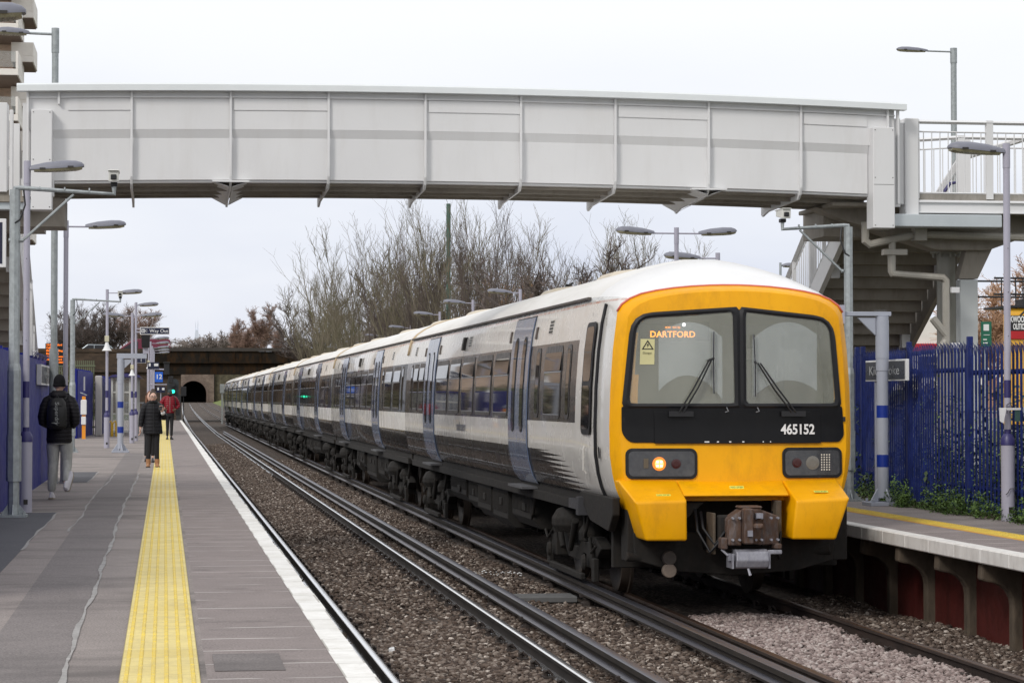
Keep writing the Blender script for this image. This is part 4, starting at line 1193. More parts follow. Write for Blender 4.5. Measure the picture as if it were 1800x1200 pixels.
# below the bumper
mb = MB()
mb.prism([(4.80, .80), (4.82, .52), (5.25, .40), (5.9, .355), (6.55, .40), (6.93, .50), (6.97, .80), (6.3, .80), (6.28, .62), (5.55, .62), (5.5, .80)], 'y', 23.9, 24.05)
mb.box(4.75, 5.2, 23.95, 24.3, .5, 1.15); mb.box(6.5, 7.1, 23.95, 24.3, .5, 1.15)
mb.box(4.7, 7.15, 24.5, 24.6, .4, 1.2)
mb.tube([(4.72, 23.9, .56), (5.15, 24.0, .50)], [.05, .03], 10); mb.tube([(6.55, 24.0, .55), (6.9, 23.9, .62)], [.04, .06], 10)
mb.prism([(5.30, 1.12), (5.30, .92), (5.52, 1.12)], 'y', 23.75, 23.79)
mb.prism([(24.0, 1.16), (24.0, .98), (24.25, .80), (25.3, .86), (25.9, 1.08), (25.9, 1.16)], 'x', 4.60, 4.68)
mb.build('front_valance', M_darkmetal, train, bevel=.01)
for z in (.545, .415):
    mb = MB(); mb.tube([(5.165, 23.86, z), (5.165, 23.80, z)], [.078, .072], 24)
    mb.build('air_coupling_cap', mat('dull_cap_%d' % int(z * 1000), (.055, .045, .038) if z > .5 else (.19, .15, .12), .7, var=.25, vscale=14), train, bevel=.006)
# coupler
cp = MB()
cp.box(5.60, 6.20, 23.45, 23.60, .66, 1.0)
cp.build('coupler_back_plate', M_darkmetal, train, bevel=.02)
cp = MB()
cp.hexa([(5.66, 23.30, .70), (5.80, 23.28, .70), (5.80, 23.5, .70), (5.66, 23.5, .70)], [(5.66, 23.35, .95), (5.80, 23.28, 1.07), (5.80, 23.5, 1.07), (5.66, 23.5, .98)])
cp.box(5.80, 5.90, 23.18, 23.5, .72, 1.08)
cp.hexa([(5.90, 23.25, .72), (6.02, 23.32, .70), (6.02, 23.5, .70), (5.90, 23.5, .72)], [(5.90, 23.25, 1.07), (6.02, 23.32, 1.07), (6.02, 23.5, 1.07), (5.90, 23.5, 1.07)])
cp.hexa([(6.02, 23.32, .70), (6.22, 23.42, .70), (6.22, 23.5, .70), (6.02, 23.5, .70)], [(6.02, 23.32, 1.06), (6.22, 23.42, .99), (6.22, 23.5, .99), (6.02, 23.5, 1.06)])
cp.box(5.59, 5.66, 23.30, 23.46, .66, .78); cp.box(6.14, 6.22, 23.28, 23.44, .66, .72)
cp.tube([(5.90, 23.20, .90), (5.99, 23.16, .90)], .035, 8)
cp.box(5.78, 6.02, 23.3, 23.5, 1.07, 1.10)
cp.build('coupler', M_rust, train, bevel=.014)
cp = MB()
pr = []
for k in range(7):
    a = rad(-20 + 200 * k / 6 - 80); pr.append((23.36 - .10 * math.cos(a), .575 + .10 * math.sin(a)))
cp.prism([(23.30, .66), (23.24, .64), (23.22, .55), (23.25, .48), (23.32, .465), (23.45, .47), (23.45, .66)], 'x', 5.73, 6.07)
cp.box(6.07, 6.22, 23.28, 23.31, .61, .655)
cp.build('coupler_box', M_plate, train, bevel=.012, segs=2)
cp = MB(); cp.tube([(5.86, 23.27, .47), (5.875, 23.24, .40)], [.012, .016], 6); cp.build('coupler_lever', M_plate, train)
cp = MB(); cp.box(5.66, 5.73, 23.3, 23.34, .55, .62); cp.tube([(5.66, 23.3, .60), (5.60, 23.34, .66)], .012, 6)
cp.build('coupler_arm', M_plate, train)
for x in (6.07, 5.69):
    cp = MB(); cp.box(x, x + .018, 23.25, 23.5, .47, .62); cp.build('coupler_cheek', M_plate, train)
for i, (x0, x1, zt, zl) in enumerate([(5.42, 5.62, 1.05, .62), (5.48, 5.66, 1.02, .70), (6.24, 6.12, 1.02, .60), (6.30, 6.18, 1.05, .55)]):
    mb = MB(); mb.tube([(x0, 23.75, zt), (x0 - .01, 23.60, (zt + zl) / 2), ((x0 + x1) / 2, 23.5, zl), (x1, 23.42, zl + .14)], .016, 8); mb.build('air_hose', M_rubber, train, smooth=True)
mb = MB()
for x in (5.70, 5.77, 5.94, 6.0, 6.10, 6.17):
    for z in (.76, .98): mb.tube([(x, 23.30, z), (x, 23.245, z)], .013, 6)
mb.box(5.83, 5.88, 23.15, 23.2, .80, .86); mb.box(5.93, 6.0, 23.2, 23.3, .98, 1.03)
mb.build('coupler_bolts', M_plate, train)
mb = MB(); mb.box(5.55, 5.58, 23.5, 23.8, .60, 1.02); mb.build('coupler_guide', M_bracket, train, bevel=.006)
mb = MB(); mb.box(6.24, 6.30, 23.6, 23.8, .72, 1.14); mb.build('coupler_guide', M_bracket, train, bevel=.006)
# shoe beam and lamp irons ahead of first bogie, aerial
mb = MB(); mb.box(XC - 1.33, XC - 1.1, 26.0, 26.5, .95, 1.06); mb.box(XC - 1.36, XC - 1.25, 25.7, 25.85, .90, 1.10); mb.build('side_bracket', mat('dark_bracket', (.05, .05, .055), .45, var=.3, vscale=9), lead)
mb = MB(); mb.cyl(5.85, 33.9, 3.74, 3.86, .05, 10); mb.tube([(5.85, 33.9, 3.84), (5.85, 33.6, 3.86)], .018, 6); mb.build('aerial', M_vent, lead)
# ------------------------------------------------------------------ footbridge
fb = thing('footbridge', 'pale grey steel footbridge crossing high over both tracks with stairs at each end', 'footbridge', (4.18, 33, 0.8))
BX0, BX1, BXM = -1.97, 10.34, 4.18
def arch(x): return .095 * (1 - ((x - BXM) / 6.16) ** 2) - .005 * (x - BXM) * .6
def zshift(x): return arch(x) + (-.0 if True else 0)
def gird(x0, x1, prof, name, m, n=24, parent=fb, smooth='auto', bevel=0):
    """profile (y, z) swept along x following the arch"""
    mb = MB(); rings = []
    for i in range(n + 1):
        x = x0 + (x1 - x0) * i / n
        rings.append([(x, y, z + zshift(x)) for y, z in prof])
    mb.rings(rings, 0, True)
    return mb.build(name, m, parent, smooth=smooth, recalc=True, bevel=bevel)
YF, YB = 32.0, 34.15
for s, yy in ((1, YF), (-1, YB)):
    def py(d): return yy + s * d
    gird(BX0, BX1, [(py(-.13), 6.27), (py(.03), 6.27), (py(.03), 6.375), (py(-.10), 6.375), (py(-.13), 6.35)], 'top_rail', M_cap)
    gird(-1.82, 10.2, [(py(.02), 5.76), (py(.06), 5.76), (py(.06), 6.27), (py(.02), 6.27)], 'upper_panel', M_bridge)
    gird(-1.82, 10.2, [(py(-.012), 6.185), (py(.02), 6.185), (py(.02), 6.205), (py(-.012), 6.205)], 'panel_ledge', M_bridge)
    gird(-1.50, 9.82, [(py(.02), 5.765), (py(.065), 5.645), (py(.09), 5.655), (py(.04), 5.78)], 'shadow_band', M_bridge)
    gird(-1.50, 9.82, [(py(.065), 5.08), (py(.10), 5.08), (py(.10), 5.66), (py(.065), 5.66)], 'lower_panel', M_bridge)
    gird(-1.60, 9.90, [(py(.10), 5.045), (py(.24), 5.045), (py(.24), 5.075), (py(.10), 5.075)], 'bottom_flange', M_bridge)
for k in range(5):
    x0 = -.44 + 1.3275 * (2 * k - 1) + .03; x1 = x0 + 1.27
    gird(max(x0, -1.3), min(x1, 9.8), [(YF + .006, 6.02), (YF + .02, 6.02), (YF + .02, 6.18), (YF + .006, 6.18)], 'cover_strip', M_bridge, 4)
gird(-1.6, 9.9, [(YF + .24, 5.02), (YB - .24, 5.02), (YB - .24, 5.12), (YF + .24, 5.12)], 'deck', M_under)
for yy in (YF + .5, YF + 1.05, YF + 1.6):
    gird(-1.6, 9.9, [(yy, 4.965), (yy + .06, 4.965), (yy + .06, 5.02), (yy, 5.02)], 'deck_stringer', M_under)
# ribs: vertical fin on the face that curls under the deck as a tapering plate
for k in range(8):
    x = -.455 + 1.327 * k; zz = zshift(x)
    pr = [(YF - .03, 6.27), (YF - .03, 5.25), (YF - .02, 5.12), (YF + .03, 5.02), (YF + .12, 4.96), (YF + .5, 4.95), (YB - .35, 4.92), (YB - .03, 4.87), (YB + .03, 4.90), (YB + .03, 6.27), (YB - .0, 6.27), (YB - .02, 5.10), (YB - .3, 5.02), (YF + .3, 5.04), (YF + .14, 5.10), (YF + .03, 5.62), (YF + .01, 5.78), (YF + .01, 6.27)]
    mb = MB(); mb.prism([(y, z + zz) for y, z in pr], 'x', x - .016, x + .016)
    mb.build('rib', M_bridge, fb, bevel=.004, recalc=True)
for x in (.875, 7.51):
    zz = zshift(x); mb = MB()
    mb.box(x - .25, x + .25, YF - .04, YF + .15, 5.04 + zz - .0, 5.065 + zz)
    for s in (-1, 1):
        mb.hexa([(x + s * .02, YF, 4.98 + zz), (x + s * .03, YF, 4.98 + zz), (x + s * .03, YF + 2.1, 4.9 + zz), (x + s * .02, YF + 2.1, 4.9 + zz)],
                [(x + s * .20, YF, 5.04 + zz), (x + s * .22, YF, 5.04 + zz), (x + s * .22, YF + 2.1, 5.0 + zz), (x + s * .20, YF + 2.1, 5.0 + zz)])
    mb.build('jacking_bracket', M_bridge, fb)
for x in (-1.83, -1.45 + .03, 10.09, 10.24):
    mb = MB(); mb.box(x - .014, x + .014, YF - .05, YF + .02, (4.95 if abs(x) > 1.6 and x not in (-1.42,) else 6.1) + zshift(x), 6.27 + zshift(x)); mb.build('end_stiffener', M_bridge, fb)
# end walls of the span and boxed-in corner columns
for x0, x1, z0 in ((-1.90, -1.48, 4.9), (9.84, 10.30, 4.9)):
    mb = MB(); mb.box(x0, x1, YF + .06, YF + .12, z0, 6.15); mb.build('end_panel', M_bridge, fb)
for x0, x1, z0, z1 in ((-1.775, -1.50, 4.70, 6.045), (9.835, 10.15, 4.58, 6.00)):
    mb = MB(); mb.box(x0, x1, YF - .16, YF + .16, z0, z1); b = mb.build('corner_box', M_bridge, fb, bevel=.008)
    mb = MB()
    for z in (z0 + .04, (z0 + z1) / 2, z1 - .04):
        for x in (x0 + .03, x1 - .03): mb.ell((x, YF - .163, z), (.008, .005, .008), 6, 4)
    mb.box(x0 + .01, x1 - .01, YF - .162, YF - .16, (z0 + z1) / 2 - .1, (z0 + z1) / 2 - .095)
    mb.build('screw', M_vent, b)
# crosshead, trays and pipes at right
mb = MB(); mb.box(10.15, 11.80, 32.05, 32.35, 4.62, 4.80); mb.build('cable_tray', mat('tray_steel', (.50, .54, .56), .35, .3, var=.1), fb, bevel=.01)
mb = MB(); mb.prism([(9.3, 4.95), (12.9, 4.95), (12.9, 4.70), (11.9, 4.35), (11.1, 4.35), (9.6, 4.80)], 'y', 32.9, 33.3)
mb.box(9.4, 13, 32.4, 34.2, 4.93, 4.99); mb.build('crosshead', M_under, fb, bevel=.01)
mb = MB(); mb.cyl(11.50, 33.6, .7, 4.36, .145, 24); mb.cyl(11.50, 33.6, 4.34, 4.42, .24, 24); mb.cyl(11.5, 33.6, .75, .82, .3, 20)
for k in range(8):
    a = k * math.pi / 4; mb.cyl(11.5 + .2 * math.cos(a), 33.6 + .2 * math.sin(a), 4.28, 4.36, .022, 6)
mb.build('column', mat('column_paint', (.34, .33, .29), .5, var=.1, dirt='#5b5448', dirtamt=.2), fb, smooth='auto')
mb = MB(); mb.box(11.60, 11.64, 33.5, 33.8, .75, 4.3, 0); mb.box(11.52, 11.79, 33.05, 33.25, .75, 3.93, 1)
mb.hexa([(11.50, 33.05, 3.94), (11.79, 33.05, 3.94), (11.79, 33.25, 3.94), (11.50, 33.25, 3.94)], [(11.62, 33.05, 4.4), (12.02, 33.05, 4.4), (12.02, 33.25, 4.4), (11.62, 33.25, 4.4)], 2)
mb.build('service_casing', [M_under, mat('casing_sheet', (.48, .50, .50), .4, .2, var=.06), M_under], fb, bevel=.006)
M_pipe = mat('drain_pipe_paint', (.36, .34, .30), .5, var=.12, dirt='#6a6152', dirtamt=.25)
mb = MB()
mb.tube([(9.95, 32.6, 4.72), (9.95, 32.6, 4.45), (10.02, 32.6, 4.40), (10.75, 32.6, 4.56), (13.5, 32.6, 4.50)], .062, 10)
mb.tube([(10.35, 32.6, 4.46), (10.35, 32.6, 4.30)], .05, 10); mb.box(10.21, 10.55, 32.52, 32.68, 4.25, 4.33)
mb.tube([(10.34, 32.6, 4.26), (10.34, 32.6, 4.02), (10.36, 32.6, 3.98), (11.10, 32.6, 3.93), (11.15, 32.6, 3.88), (11.15, 32.6, .8)], .058, 10)
mb.box(10.66, 10.84, 32.50, 32.70, 4.46, 4.64)
mb.tube([(11.15, 32.6, 3.10), (10.95, 32.6, 3.34)], .06, 10); mb.tube([(11.15, 32.6, 3.02), (10.97, 32.6, 2.80)], .06, 10)
mb.build('drain_pipe', M_pipe, fb, smooth='auto')
for z in (3.75, 2.95):
    mb = MB(); mb.box(11.20, 11.32, 32.5, 32.56, z - .04, z + .04); mb.build('pipe_bracket', M_bridge, fb)

def railing(pts, parent, z_h=1.1, posts=True, m=M_bridge, nb=.12, w=.05, name='railing'):
    """pts: polyline of foot points; handrail, bottom bar and uprights follow it"""
    mb = MB()
    for a, b in zip(pts, pts[1:]):
        a = Vector(a); b = Vector(b); d = (b - a); Ln = d.length; h = Vector((0, 0, z_h))
        mb.tube([a + h, b + h], [(.03, .045)] * 2, 4, up=(0, 0, 1))
        mb.tube([a + h * .87, b + h * .87], .012, 4); mb.tube([a + h * .06, b + h * .06], .012, 4)
        n = max(int(Ln / nb), 1)
        for i in range(1, n):
            p = a + d * (i / n)
            if i % 10 == 0: mb.box(p.x - .03, p.x + .03, p.y - .03, p.y + .03, p.z, p.z + z_h)
            else: mb.tube([p + h * .06, p + h * .87], .0085, 4)
        for p in ((a, b) if a == Vector(pts[0]) else (b,)): mb.box(p.x - .05, p.x + .05, p.y - .035, p.y + .035, p.z - .02, p.z + z_h + .03)
    return mb.build(name, m, parent)
# right landing, its railings and the upper flight's handrail behind
mb = MB(); mb.box(10.62, 16, 32.3, 34.3, 5.02, 5.12, 0); mb.box(10.62, 16, 32.26, 32.34, 4.83, 5.02, 1); mb.box(10.62, 16, 32.22, 32.40, 4.83, 4.85, 1); mb.box(10.62, 16, 32.22, 32.40, 4.98, 5.0, 1)
mb.box(10.62, 16, 32.8, 34.2, 4.85, 4.95, 2)
for x in (11.3, 12.6): mb.box(x - .015, x + .015, 32.36, 34.2, 4.70, 4.9, 2)
mb.build('landing', [M_concrete, M_bridge, M_under], fb, bevel=.004)
mb = MB(); mb.box(10.42, 10.62, 32.2, 32.5, 4.80, 6.18); mb.box(10.34, 10.42, 32.24, 32.4, 4.95, 6.12); mb.build('landing_post', M_bridge, fb, bevel=.01)
railing([(10.60, 32.3, 5.06), (11.70, 32.3, 5.06), (12.95, 32.3, 5.06), (14.2, 32.3, 5.06)], fb, 1.08)
railing([(11.25, 34.25, 4.95), (11.95, 34.25, 5.55 - .65 + .1), (13.2, 34.25, 5.0)], fb, 1.15)
mb = MB(); mb.hexa([(11.35, 34.4, 4.93), (11.45, 34.4, 4.93), (11.45, 34.46, 4.93), (11.35, 34.46, 4.93)], [(12.0, 34.4, 5.9), (12.1, 34.4, 5.9), (12.1, 34.46, 5.9), (12.0, 34.46, 5.9)])
mb.tube([(12.0, 34.43, 5.85), (13.6, 34.43, 6.35)], .05, 6); mb.build('stair_handrail', M_bridge, fb)
mb = MB(); mb.tube([(11.45, 34.3, 4.98), (11.80, 34.3, 5.45), (11.95, 34.3, 5.48), (11.93, 34.3, 5.36)], .028, 8); mb.tube([(11.75, 34.3, 4.98), (11.93, 34.3, 5.10)], .028, 8); mb.build('blue_handrail', M_navy, fb)
# stairs: right (away from camera, downward) and left, the mirror image
def flight(x0, x1, y0, z0, parent, run=.29, rise=.172, n=22, side_out=-1, hidden=None):
    mb = MB()
    for i in range(n):
        y = y0 + run * i; z = z0 - rise * i
        mb.box(x0 + .06, x1 - .06, y - .02, y + run + .02, z - rise - .03, z - rise)
        mb.box(x0 + .06, x1 - .06, y - .02, y + .01, z - rise, z - .01)
    mb.build('stair_treads', M_under, parent)
    for x in (x0, x1):
        mb = MB(); xa, xb = x - .04, x + .04
        yE, zE = y0 + run * n, z0 - rise * n
        mb.hexa([(xa, y0 - .1, z0 - .36), (xb, y0 - .1, z0 - .36), (xb, yE, zE - .30), (xa, yE, zE - .30)], [(xa, y0 - .1, z0 + .02), (xb, y0 - .1, z0 + .02), (xb, yE, zE + .08), (xa, yE, zE + .08)])
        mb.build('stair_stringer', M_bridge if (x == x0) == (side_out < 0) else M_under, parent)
    for i in range(3):
        y = y0 + run * (3 + i * 6); z = z0 - rise * (3 + i * 6)
        for x in (x0 + .12, x1 - .12):
            mb = MB(); mb.box(x - .07, x + .07, y, y + .12, z - .42, z - .2); mb.build('stair_cleat', M_bridge, parent)
    for x in (x0, x1):
        pts = [(x, y0, z0 + .03)] + [(x, y0 + run * k, z0 - rise * k + .03) for k in (6, 12, 18, n)]
        railing(pts, parent, 1.08)
flight(10.12, 12.05, 34.25, 4.98, fb)
flight(-4.0, -2.12, 34.25, 4.98, fb, side_out=1)
mb = MB(); mb.box(9.9, 12.2, 34.0, 34.5, 4.70, 5.0); mb.box(9.5, 10.2, 33.2, 34.3, 4.55, 4.95); mb.build('stair_head', M_under, fb)
mb = MB(); mb.box(-4.3, -1.7, 33.9, 34.4, 4.55, 5.0); mb.box(-1.99, -1.35, 32.4, 33.2, 4.52, 4.90); mb.build('stair_head', M_under, fb)
mb = MB(); mb.box(-2.45, -1.62, 32.15, 32.35, 4.72, 4.86); mb.build('cable_tray', MATS['tray_steel'], fb, bevel=.01)
mb = MB(); mb.box(-2.9, -2.10, 32.05, 32.4, 4.95, 6.15, 0); mb.box(-2.07, -2.02, 32.0, 32.1, 4.9, 6.05, 0); mb.box(-2.25, -1.85, 32.1, 32.5, 4.82, 4.98, 1)
mb.box(-5, -2.1, 32.5, 34.3, 4.9, 5.05, 1)
mb.build('left_landing', [M_bridge, M_under], fb, bevel=.008)
mb = MB(); mb.cyl(-3.0, 33.0, .8, 4.9, .14, 20); mb.build('column', MATS['column_paint'], fb, smooth='auto')
# ------------------------------------------------------------------ lamp posts, cameras, signs
def lamp_head(parent, x, z, s=1, L_=.66, tilt=4.0, arm=.0, m=M_lampgrey):
    """street lamp lantern pointing along s*x from (x, 0, z), local coordinates"""
    a = rad(tilt)
    secs = [(0, .045, .038, .030), (.05, .060, .050, .035), (.20, .095, .075, .045), (.42, .125, .085, .05), (.56, .118, .075, .048), (.63, .085, .05, .035), (.66, .045, .022, .02)]
    k = L_ / .66
    mb = MB(); rings = []
    def tr(d, y, h): return (x + s * (arm + d * k * math.cos(a)), y, z + d * k * math.sin(a) + h)
    for d, w, up, dn in secs:
        ring = []
        for i in range(9):
            t = math.pi * i / 8; ring.append(tr(d, w * math.cos(t), up * math.sin(t) ** .8))
        ring += [tr(d, -w, -dn * .35), tr(d, w, -dn * .35)]
        rings.append(ring)
    mb.rings(rings)
    h = mb.build('lamp_head', m, parent, smooth='auto', recalc=True)
    mb = MB(); rings = []
    for d, w, up, dn in secs:
        ring = [tr(d + .005, -w * .96, -dn * .35), tr(d + .005, -w * .8, -dn * .95), tr(d + .005, 0, -dn * 1.15), tr(d + .005, w * .8, -dn * .95), tr(d + .005, w * .96, -dn * .35)]
        rings.append(ring)
    mb.rings(rings[1:-1]); mb.build('lamp_lens', M_lens, h, smooth='auto', recalc=True)
    for d in (.16, .50):
        mb = MB(); p = tr(d, -.118 if d > .3 else -.085, -.008); mb.box(p[0] - .035, p[0] + .035, p[1] - .012, p[1], p[2] - .012, p[2] + .010)
        mb.build('lamp_clip', M_vent, h)
    if arm > 0.03:
        mb = MB(); mb.tube([(x, 0, z), (x + s * arm, 0, z)], .014, 8); mb.build('lamp_arm', M_lav, parent)

def lamp_post(name, label, loc, top=4.3, sides=(1,), arm=.03, group=None, base_w=.078, bands=True):
    r = thing(name, label, 'lamp post', (0, 0, 0), group)
    mb = MB(); mb.cyl(0, 0, 0, .92, base_w, 20); mb.build('post_base', M_lav, r, smooth='auto')
    mb = MB(); mb.lathe([(base_w + .004, .86), (base_w + .004, .93), (.045, .99)], (0, 0, 0), 20); mb.build('post_collar', M_navy, r, smooth='auto')
    mb = MB(); mb.cyl(0, 0, .95, top, .039, 16); mb.cyl(0, 0, top - .28, top, .043, 16); mb.build('post', M_lav, r, smooth='auto')
    for za, zb_ in ((1.40, 1.60), (.985, 1.04)):
        mb = MB(); mb.cyl(0, 0, za, zb_, .0405, 16); mb.build('post_band', M_navy, r, smooth='auto')
    for s in sides: lamp_head(r, 0, top - .10, s, arm=arm + .03)
    mb = MB(); mb.box(-.02, .03, -base_w - .008, -base_w + .01, .10, .16)
    for z in (2.1, 2.6, 3.1): mb.ell((0, -.040, z), (.006, .004, .006), 6, 4)
    mb.build('post_fitting', M_vent, r)
    r.location = (loc[0], loc[1], PZ)
    return r
GL = 'lavender lamp posts on the near platform'
lamp_post('lamp_post', 'nearest lavender lamp post on the near platform, beside the tall galvanised camera pole', (-1.68, 29.32), 4.3, (1,), .0, GL)
lamp_post('lamp_post', 'lavender lamp post rising behind the walking man in the black beanie', (-1.61, 39.1), 4.3, (1,), .28, GL)
l3 = lamp_post('lamp_post', 'lavender lamp post with a white horn loudspeaker, left of the blue banded gantry post', (-1.60, 66.5), 4.42, (1,), .28, GL)
lamp_post('lamp_post', 'twin headed lavender lamp post just left of the Way Out sign', (-1.0, 73.5), 4.02, (1, -1), .22, GL)
lamp_post('lamp_post', 'taller single headed lavender lamp post just behind the twin headed one', (-.93, 76.9), 4.48, (1,), .03, GL)
for x, y, tp, lab in [(-.75, 111, 4.25, 'nearest of the small far lavender lamp posts lined up below the Way Out sign'), (-.72, 120.6, 4.25, 'second of the small far lavender lamp posts lined up below the Way Out sign'),
                      (-.70, 131, 4.25, 'third of the small far lavender lamp posts lined up below the Way Out sign'), (-.68, 139, 4.25, 'fourth of the small far lavender lamp posts lined up below the Way Out sign'), (-.66, 146.5, 4.25, 'farthest and smallest lavender lamp post, close to the brick bridge')]:
    lamp_post('lamp_post', lab, (x, y), tp, (1,), .25, GL)
GR = 'lavender lamp posts on the opposite platform'
lamp_post('lamp_post', 'nearest lavender lamp post on the opposite platform, with a torn notice tied on', (9.50, 25.66), 4.3, (-1,), .0, GR)
lamp_post('lamp_post', 'twin headed lavender lamp post rising behind the roof of the leading carriage', (8.63, 39.2), 4.3, (1, -1), .36, GR)
lamp_post('lamp_post', 'lavender lamp post whose head just shows over the yellow front roof dome', (9.9, 41.5), 4.02, (-1,), .30, GR)
for x, y, lab in [(9.40, 62.1, 'largest lamp head showing over the train roof, before the dark gnarled tree'), (9.04, 69.1, 'lamp head over the train roof beside the green mast'), (9.19, 78.9, 'lamp head over the train roof, next left of the one by the green mast'),
                  (9.78, 94.1, 'lamp head over the train roof, third left of the green mast'), (9.9, 107, 'lamp head over the train roof, fourth left of the green mast'), (10.0, 120, 'lamp head over the train roof, fifth left of the green mast'), (10.0, 133, 'lamp head over the train roof before the right end of the brick bridge'), (10.4, 160, 'farthest lamp head over the train roof, in front of the brick bridge')]:
    lamp_post('lamp_post', lab, (x, y), 4.3, (-1,), .2, GR)
# notice strapped on the near right post
tn = thing('notice_board', 'torn white notice strapped to the nearest lamp post on the opposite platform', 'notice', (9.50, 25.6, 2.0))
mb = MB(); mb.hexa([(9.36, 25.52, 1.93), (9.40, 25.52, 1.91), (9.44, 25.54, 2.08), (9.36, 25.54, 2.08)], [(9.36, 25.54, 1.94), (9.40, 25.54, 1.92), (9.44, 25.56, 2.08), (9.36, 25.56, 2.08)])
mb.box(9.36, 9.66, 25.55, 25.565, 2.06, 2.085); mb.hexa([(9.62, 25.53, 2.09), (9.66, 25.53, 2.09), (9.69, 25.53, 1.93), (9.66, 25.53, 1.93)], [(9.62, 25.55, 2.09), (9.66, 25.55, 2.09), (9.69, 25.55, 1.93), (9.66, 25.55, 1.93)])
mb.build('notice_frame', M_white, tn)
mb = MB(); mb.box(9.55, 9.66, 25.56, 25.57, 1.93, 2.07); mb.build('notice_sheet', mat('notice_green', (.05, .10, .09), .5), tn)
mb = MB(); mb.tube([(9.47, 25.60, 2.02), (9.47, 25.60, 2.12), (9.50, 25.58, 2.14), (9.53, 25.60, 2.09), (9.50, 25.6, 2.03)], .006, 5); mb.build('cable_tie', M_black, tn)
# cable on that post base
mb = MB(); mb.tube([(9.44, 25.57, 1.10), (9.46, 25.56, 1.12), (9.49, 25.56, 1.17), (9.53, 25.56, 1.17), (9.56, 25.58, 1.05)], .005, 5)
tag(mb.build('cable', M_vent), 'thin black wire looped over the base of the nearest opposite lamp post', 'wire')

# galvanised camera poles
def cctv(name, label, loc, top=3.85, armlen=1.15, s=1, group='camera poles'):
    r = thing(name, label, 'camera pole', (0, 0, 0), group)
    mb = MB(); mb.tube([(0, 0, .02), (0, 0, .42)], .068, 8); mb.tube([(0, 0, .42), (0, 0, .95)], .090, 8); mb.tube([(0, 0, .95), (0, 0, 1.72)], .080, 8); mb.tube([(0, 0, 1.72), (0, 0, 1.80)], [.080, .068], 8); mb.tube([(0, 0, 1.80), (0, 0, top)], .062, 8)
    mb.build('pole', M_galv, r)
    mb = MB(); mb.box(-.16, .16, -.16, .16, 0, .03)
    for a in range(4):
        c_, s_ = math.cos(a * math.pi / 2), math.sin(a * math.pi / 2)
        mb.hexa([(.05 * c_ - .008 * s_, .05 * s_ + .008 * c_, .03), (.15 * c_ - .008 * s_, .15 * s_ + .008 * c_, .03), (.15 * c_ + .008 * s_, .15 * s_ - .008 * c_, .03), (.05 * c_ + .008 * s_, .05 * s_ - .008 * c_, .03)],
                [(.05 * c_ - .008 * s_, .05 * s_ + .008 * c_, .16), (.06 * c_ - .008 * s_, .06 * s_ + .008 * c_, .16), (.06 * c_ + .008 * s_, .06 * s_ - .008 * c_, .16), (.05 * c_ + .008 * s_, .05 * s_ - .008 * c_, .16)])
        mb.cyl(.12 * c_ - .12 * s_, .12 * s_ + .12 * c_, .03, .06, .014, 6)
    mb.build('base_plate', M_galv, r)
    mb = MB(); z = top + .02
    mb.tube([(0, 0, top - .1), (0, 0, z), (s * .06, 0, z), (s * armlen, 0, z - .06), (s * armlen, 0, z + .03)], .028, 8)
    mb.tube([(s * .09, 0, z - .62), (s * .68, 0, z - .07)], .016, 6); mb.tube([(-.07, 0, z - .62), (.10 * s, 0, z - .62)], .024, 8)
    for q in (.25, .5, .75): mb.tube([(s * armlen * q - .008, 0, z - .03 * q), (s * armlen * q + .008, 0, z - .03 * q)], .031, 8)
    mb.build('bracket_arm', M_galv, r)
    mb = MB(); x = s * armlen
    mb.hexa([(x - .06, -.20, z + .07), (x + .06, -.20, z + .07), (x + .05, .16, z + .12), (x - .05, .16, z + .12)], [(x - .06, -.22, z + .19), (x + .06, -.22, z + .19), (x + .05, .16, z + .22), (x - .05, .16, z + .22)], 0)
    mb.box(x - .034, x + .034, -.226, -.20, z + .095, z + .155, 1); mb.box(x - .066, x + .066, -.25, .17, z + .195, z + .207, 0)
    mb.box(x - .04, x + .04, -.05, .05, z + .03, z + .08, 1)
    mb.build('camera', [mat('camera_housing', (.72, .72, .68), .4), M_black], r, bevel=.006)
    mb = MB(); mb.tube([(s * .10, -.02, z - .02), (s * .12, -.03, z - .2), (s * .06, -.04, z - .38), (0, -.055, z - .42)], .012, 6); mb.build('cable', M_black, r)
    r.location = (loc[0], loc[1], PZ)
    return r
cctv('camera_pole', 'galvanised camera pole nearest the viewer at the left, mottled zinc with a thick base', (-1.755, 28.2))
cctv('camera_pole', 'galvanised camera pole farther along the near platform behind the walking man', (-2.34, 61.1), 3.9, 1.2)
cctv('camera_pole', 'galvanised camera pole on the opposite platform just right of the train front', (9.19, 30.9), 3.72, .92, -1)
# tall street lamps on galvanised columns
def tall(name, label, loc, z0, top, s, armlen, L_=.55, rr=.055, cat='street lamp'):
    r = thing(name, label, cat, (0, 0, 0))
    mb = MB(); mb.cyl(0, 0, 0, 2.2, rr * 1.35, 14); mb.cyl(0, 0, 2.2, top - .4, rr, 14); mb.cyl(0, 0, top - .4, top, rr * 1.15, 14); mb.build('column', M_galv, r, smooth='auto')
    mb = MB(); mb.tube([(0, 0, top - .1), (s * armlen, 0, top - .09)], .022, 8); mb.build('lamp_arm', M_galv, r)
    lamp_head(r, s * armlen, top - .09, s, L_, 2)
    r.location = (loc[0], loc[1], z0); return r
tall('street_lamp', 'tall galvanised street lamp rising behind the left end of the footbridge', (-1.79, 38.94), .8, 7.43, -1, .42, .52)
mb = MB(); mb.cyl(-1.79, 38.94, 2.26, 2.45, .0575, 14); 
tall('street_lamp', 'tall galvanised street lamp standing behind the right landing of the footbridge', (20.76, 60), .7, 10.8, -1, .72, .85, .08)
lamp_post('lamp_post', 'lavender lamp post standing beside the viewer, only its big head in the top left corner', (-1.70, 17.4), 4.26, (1,), .0, GL)
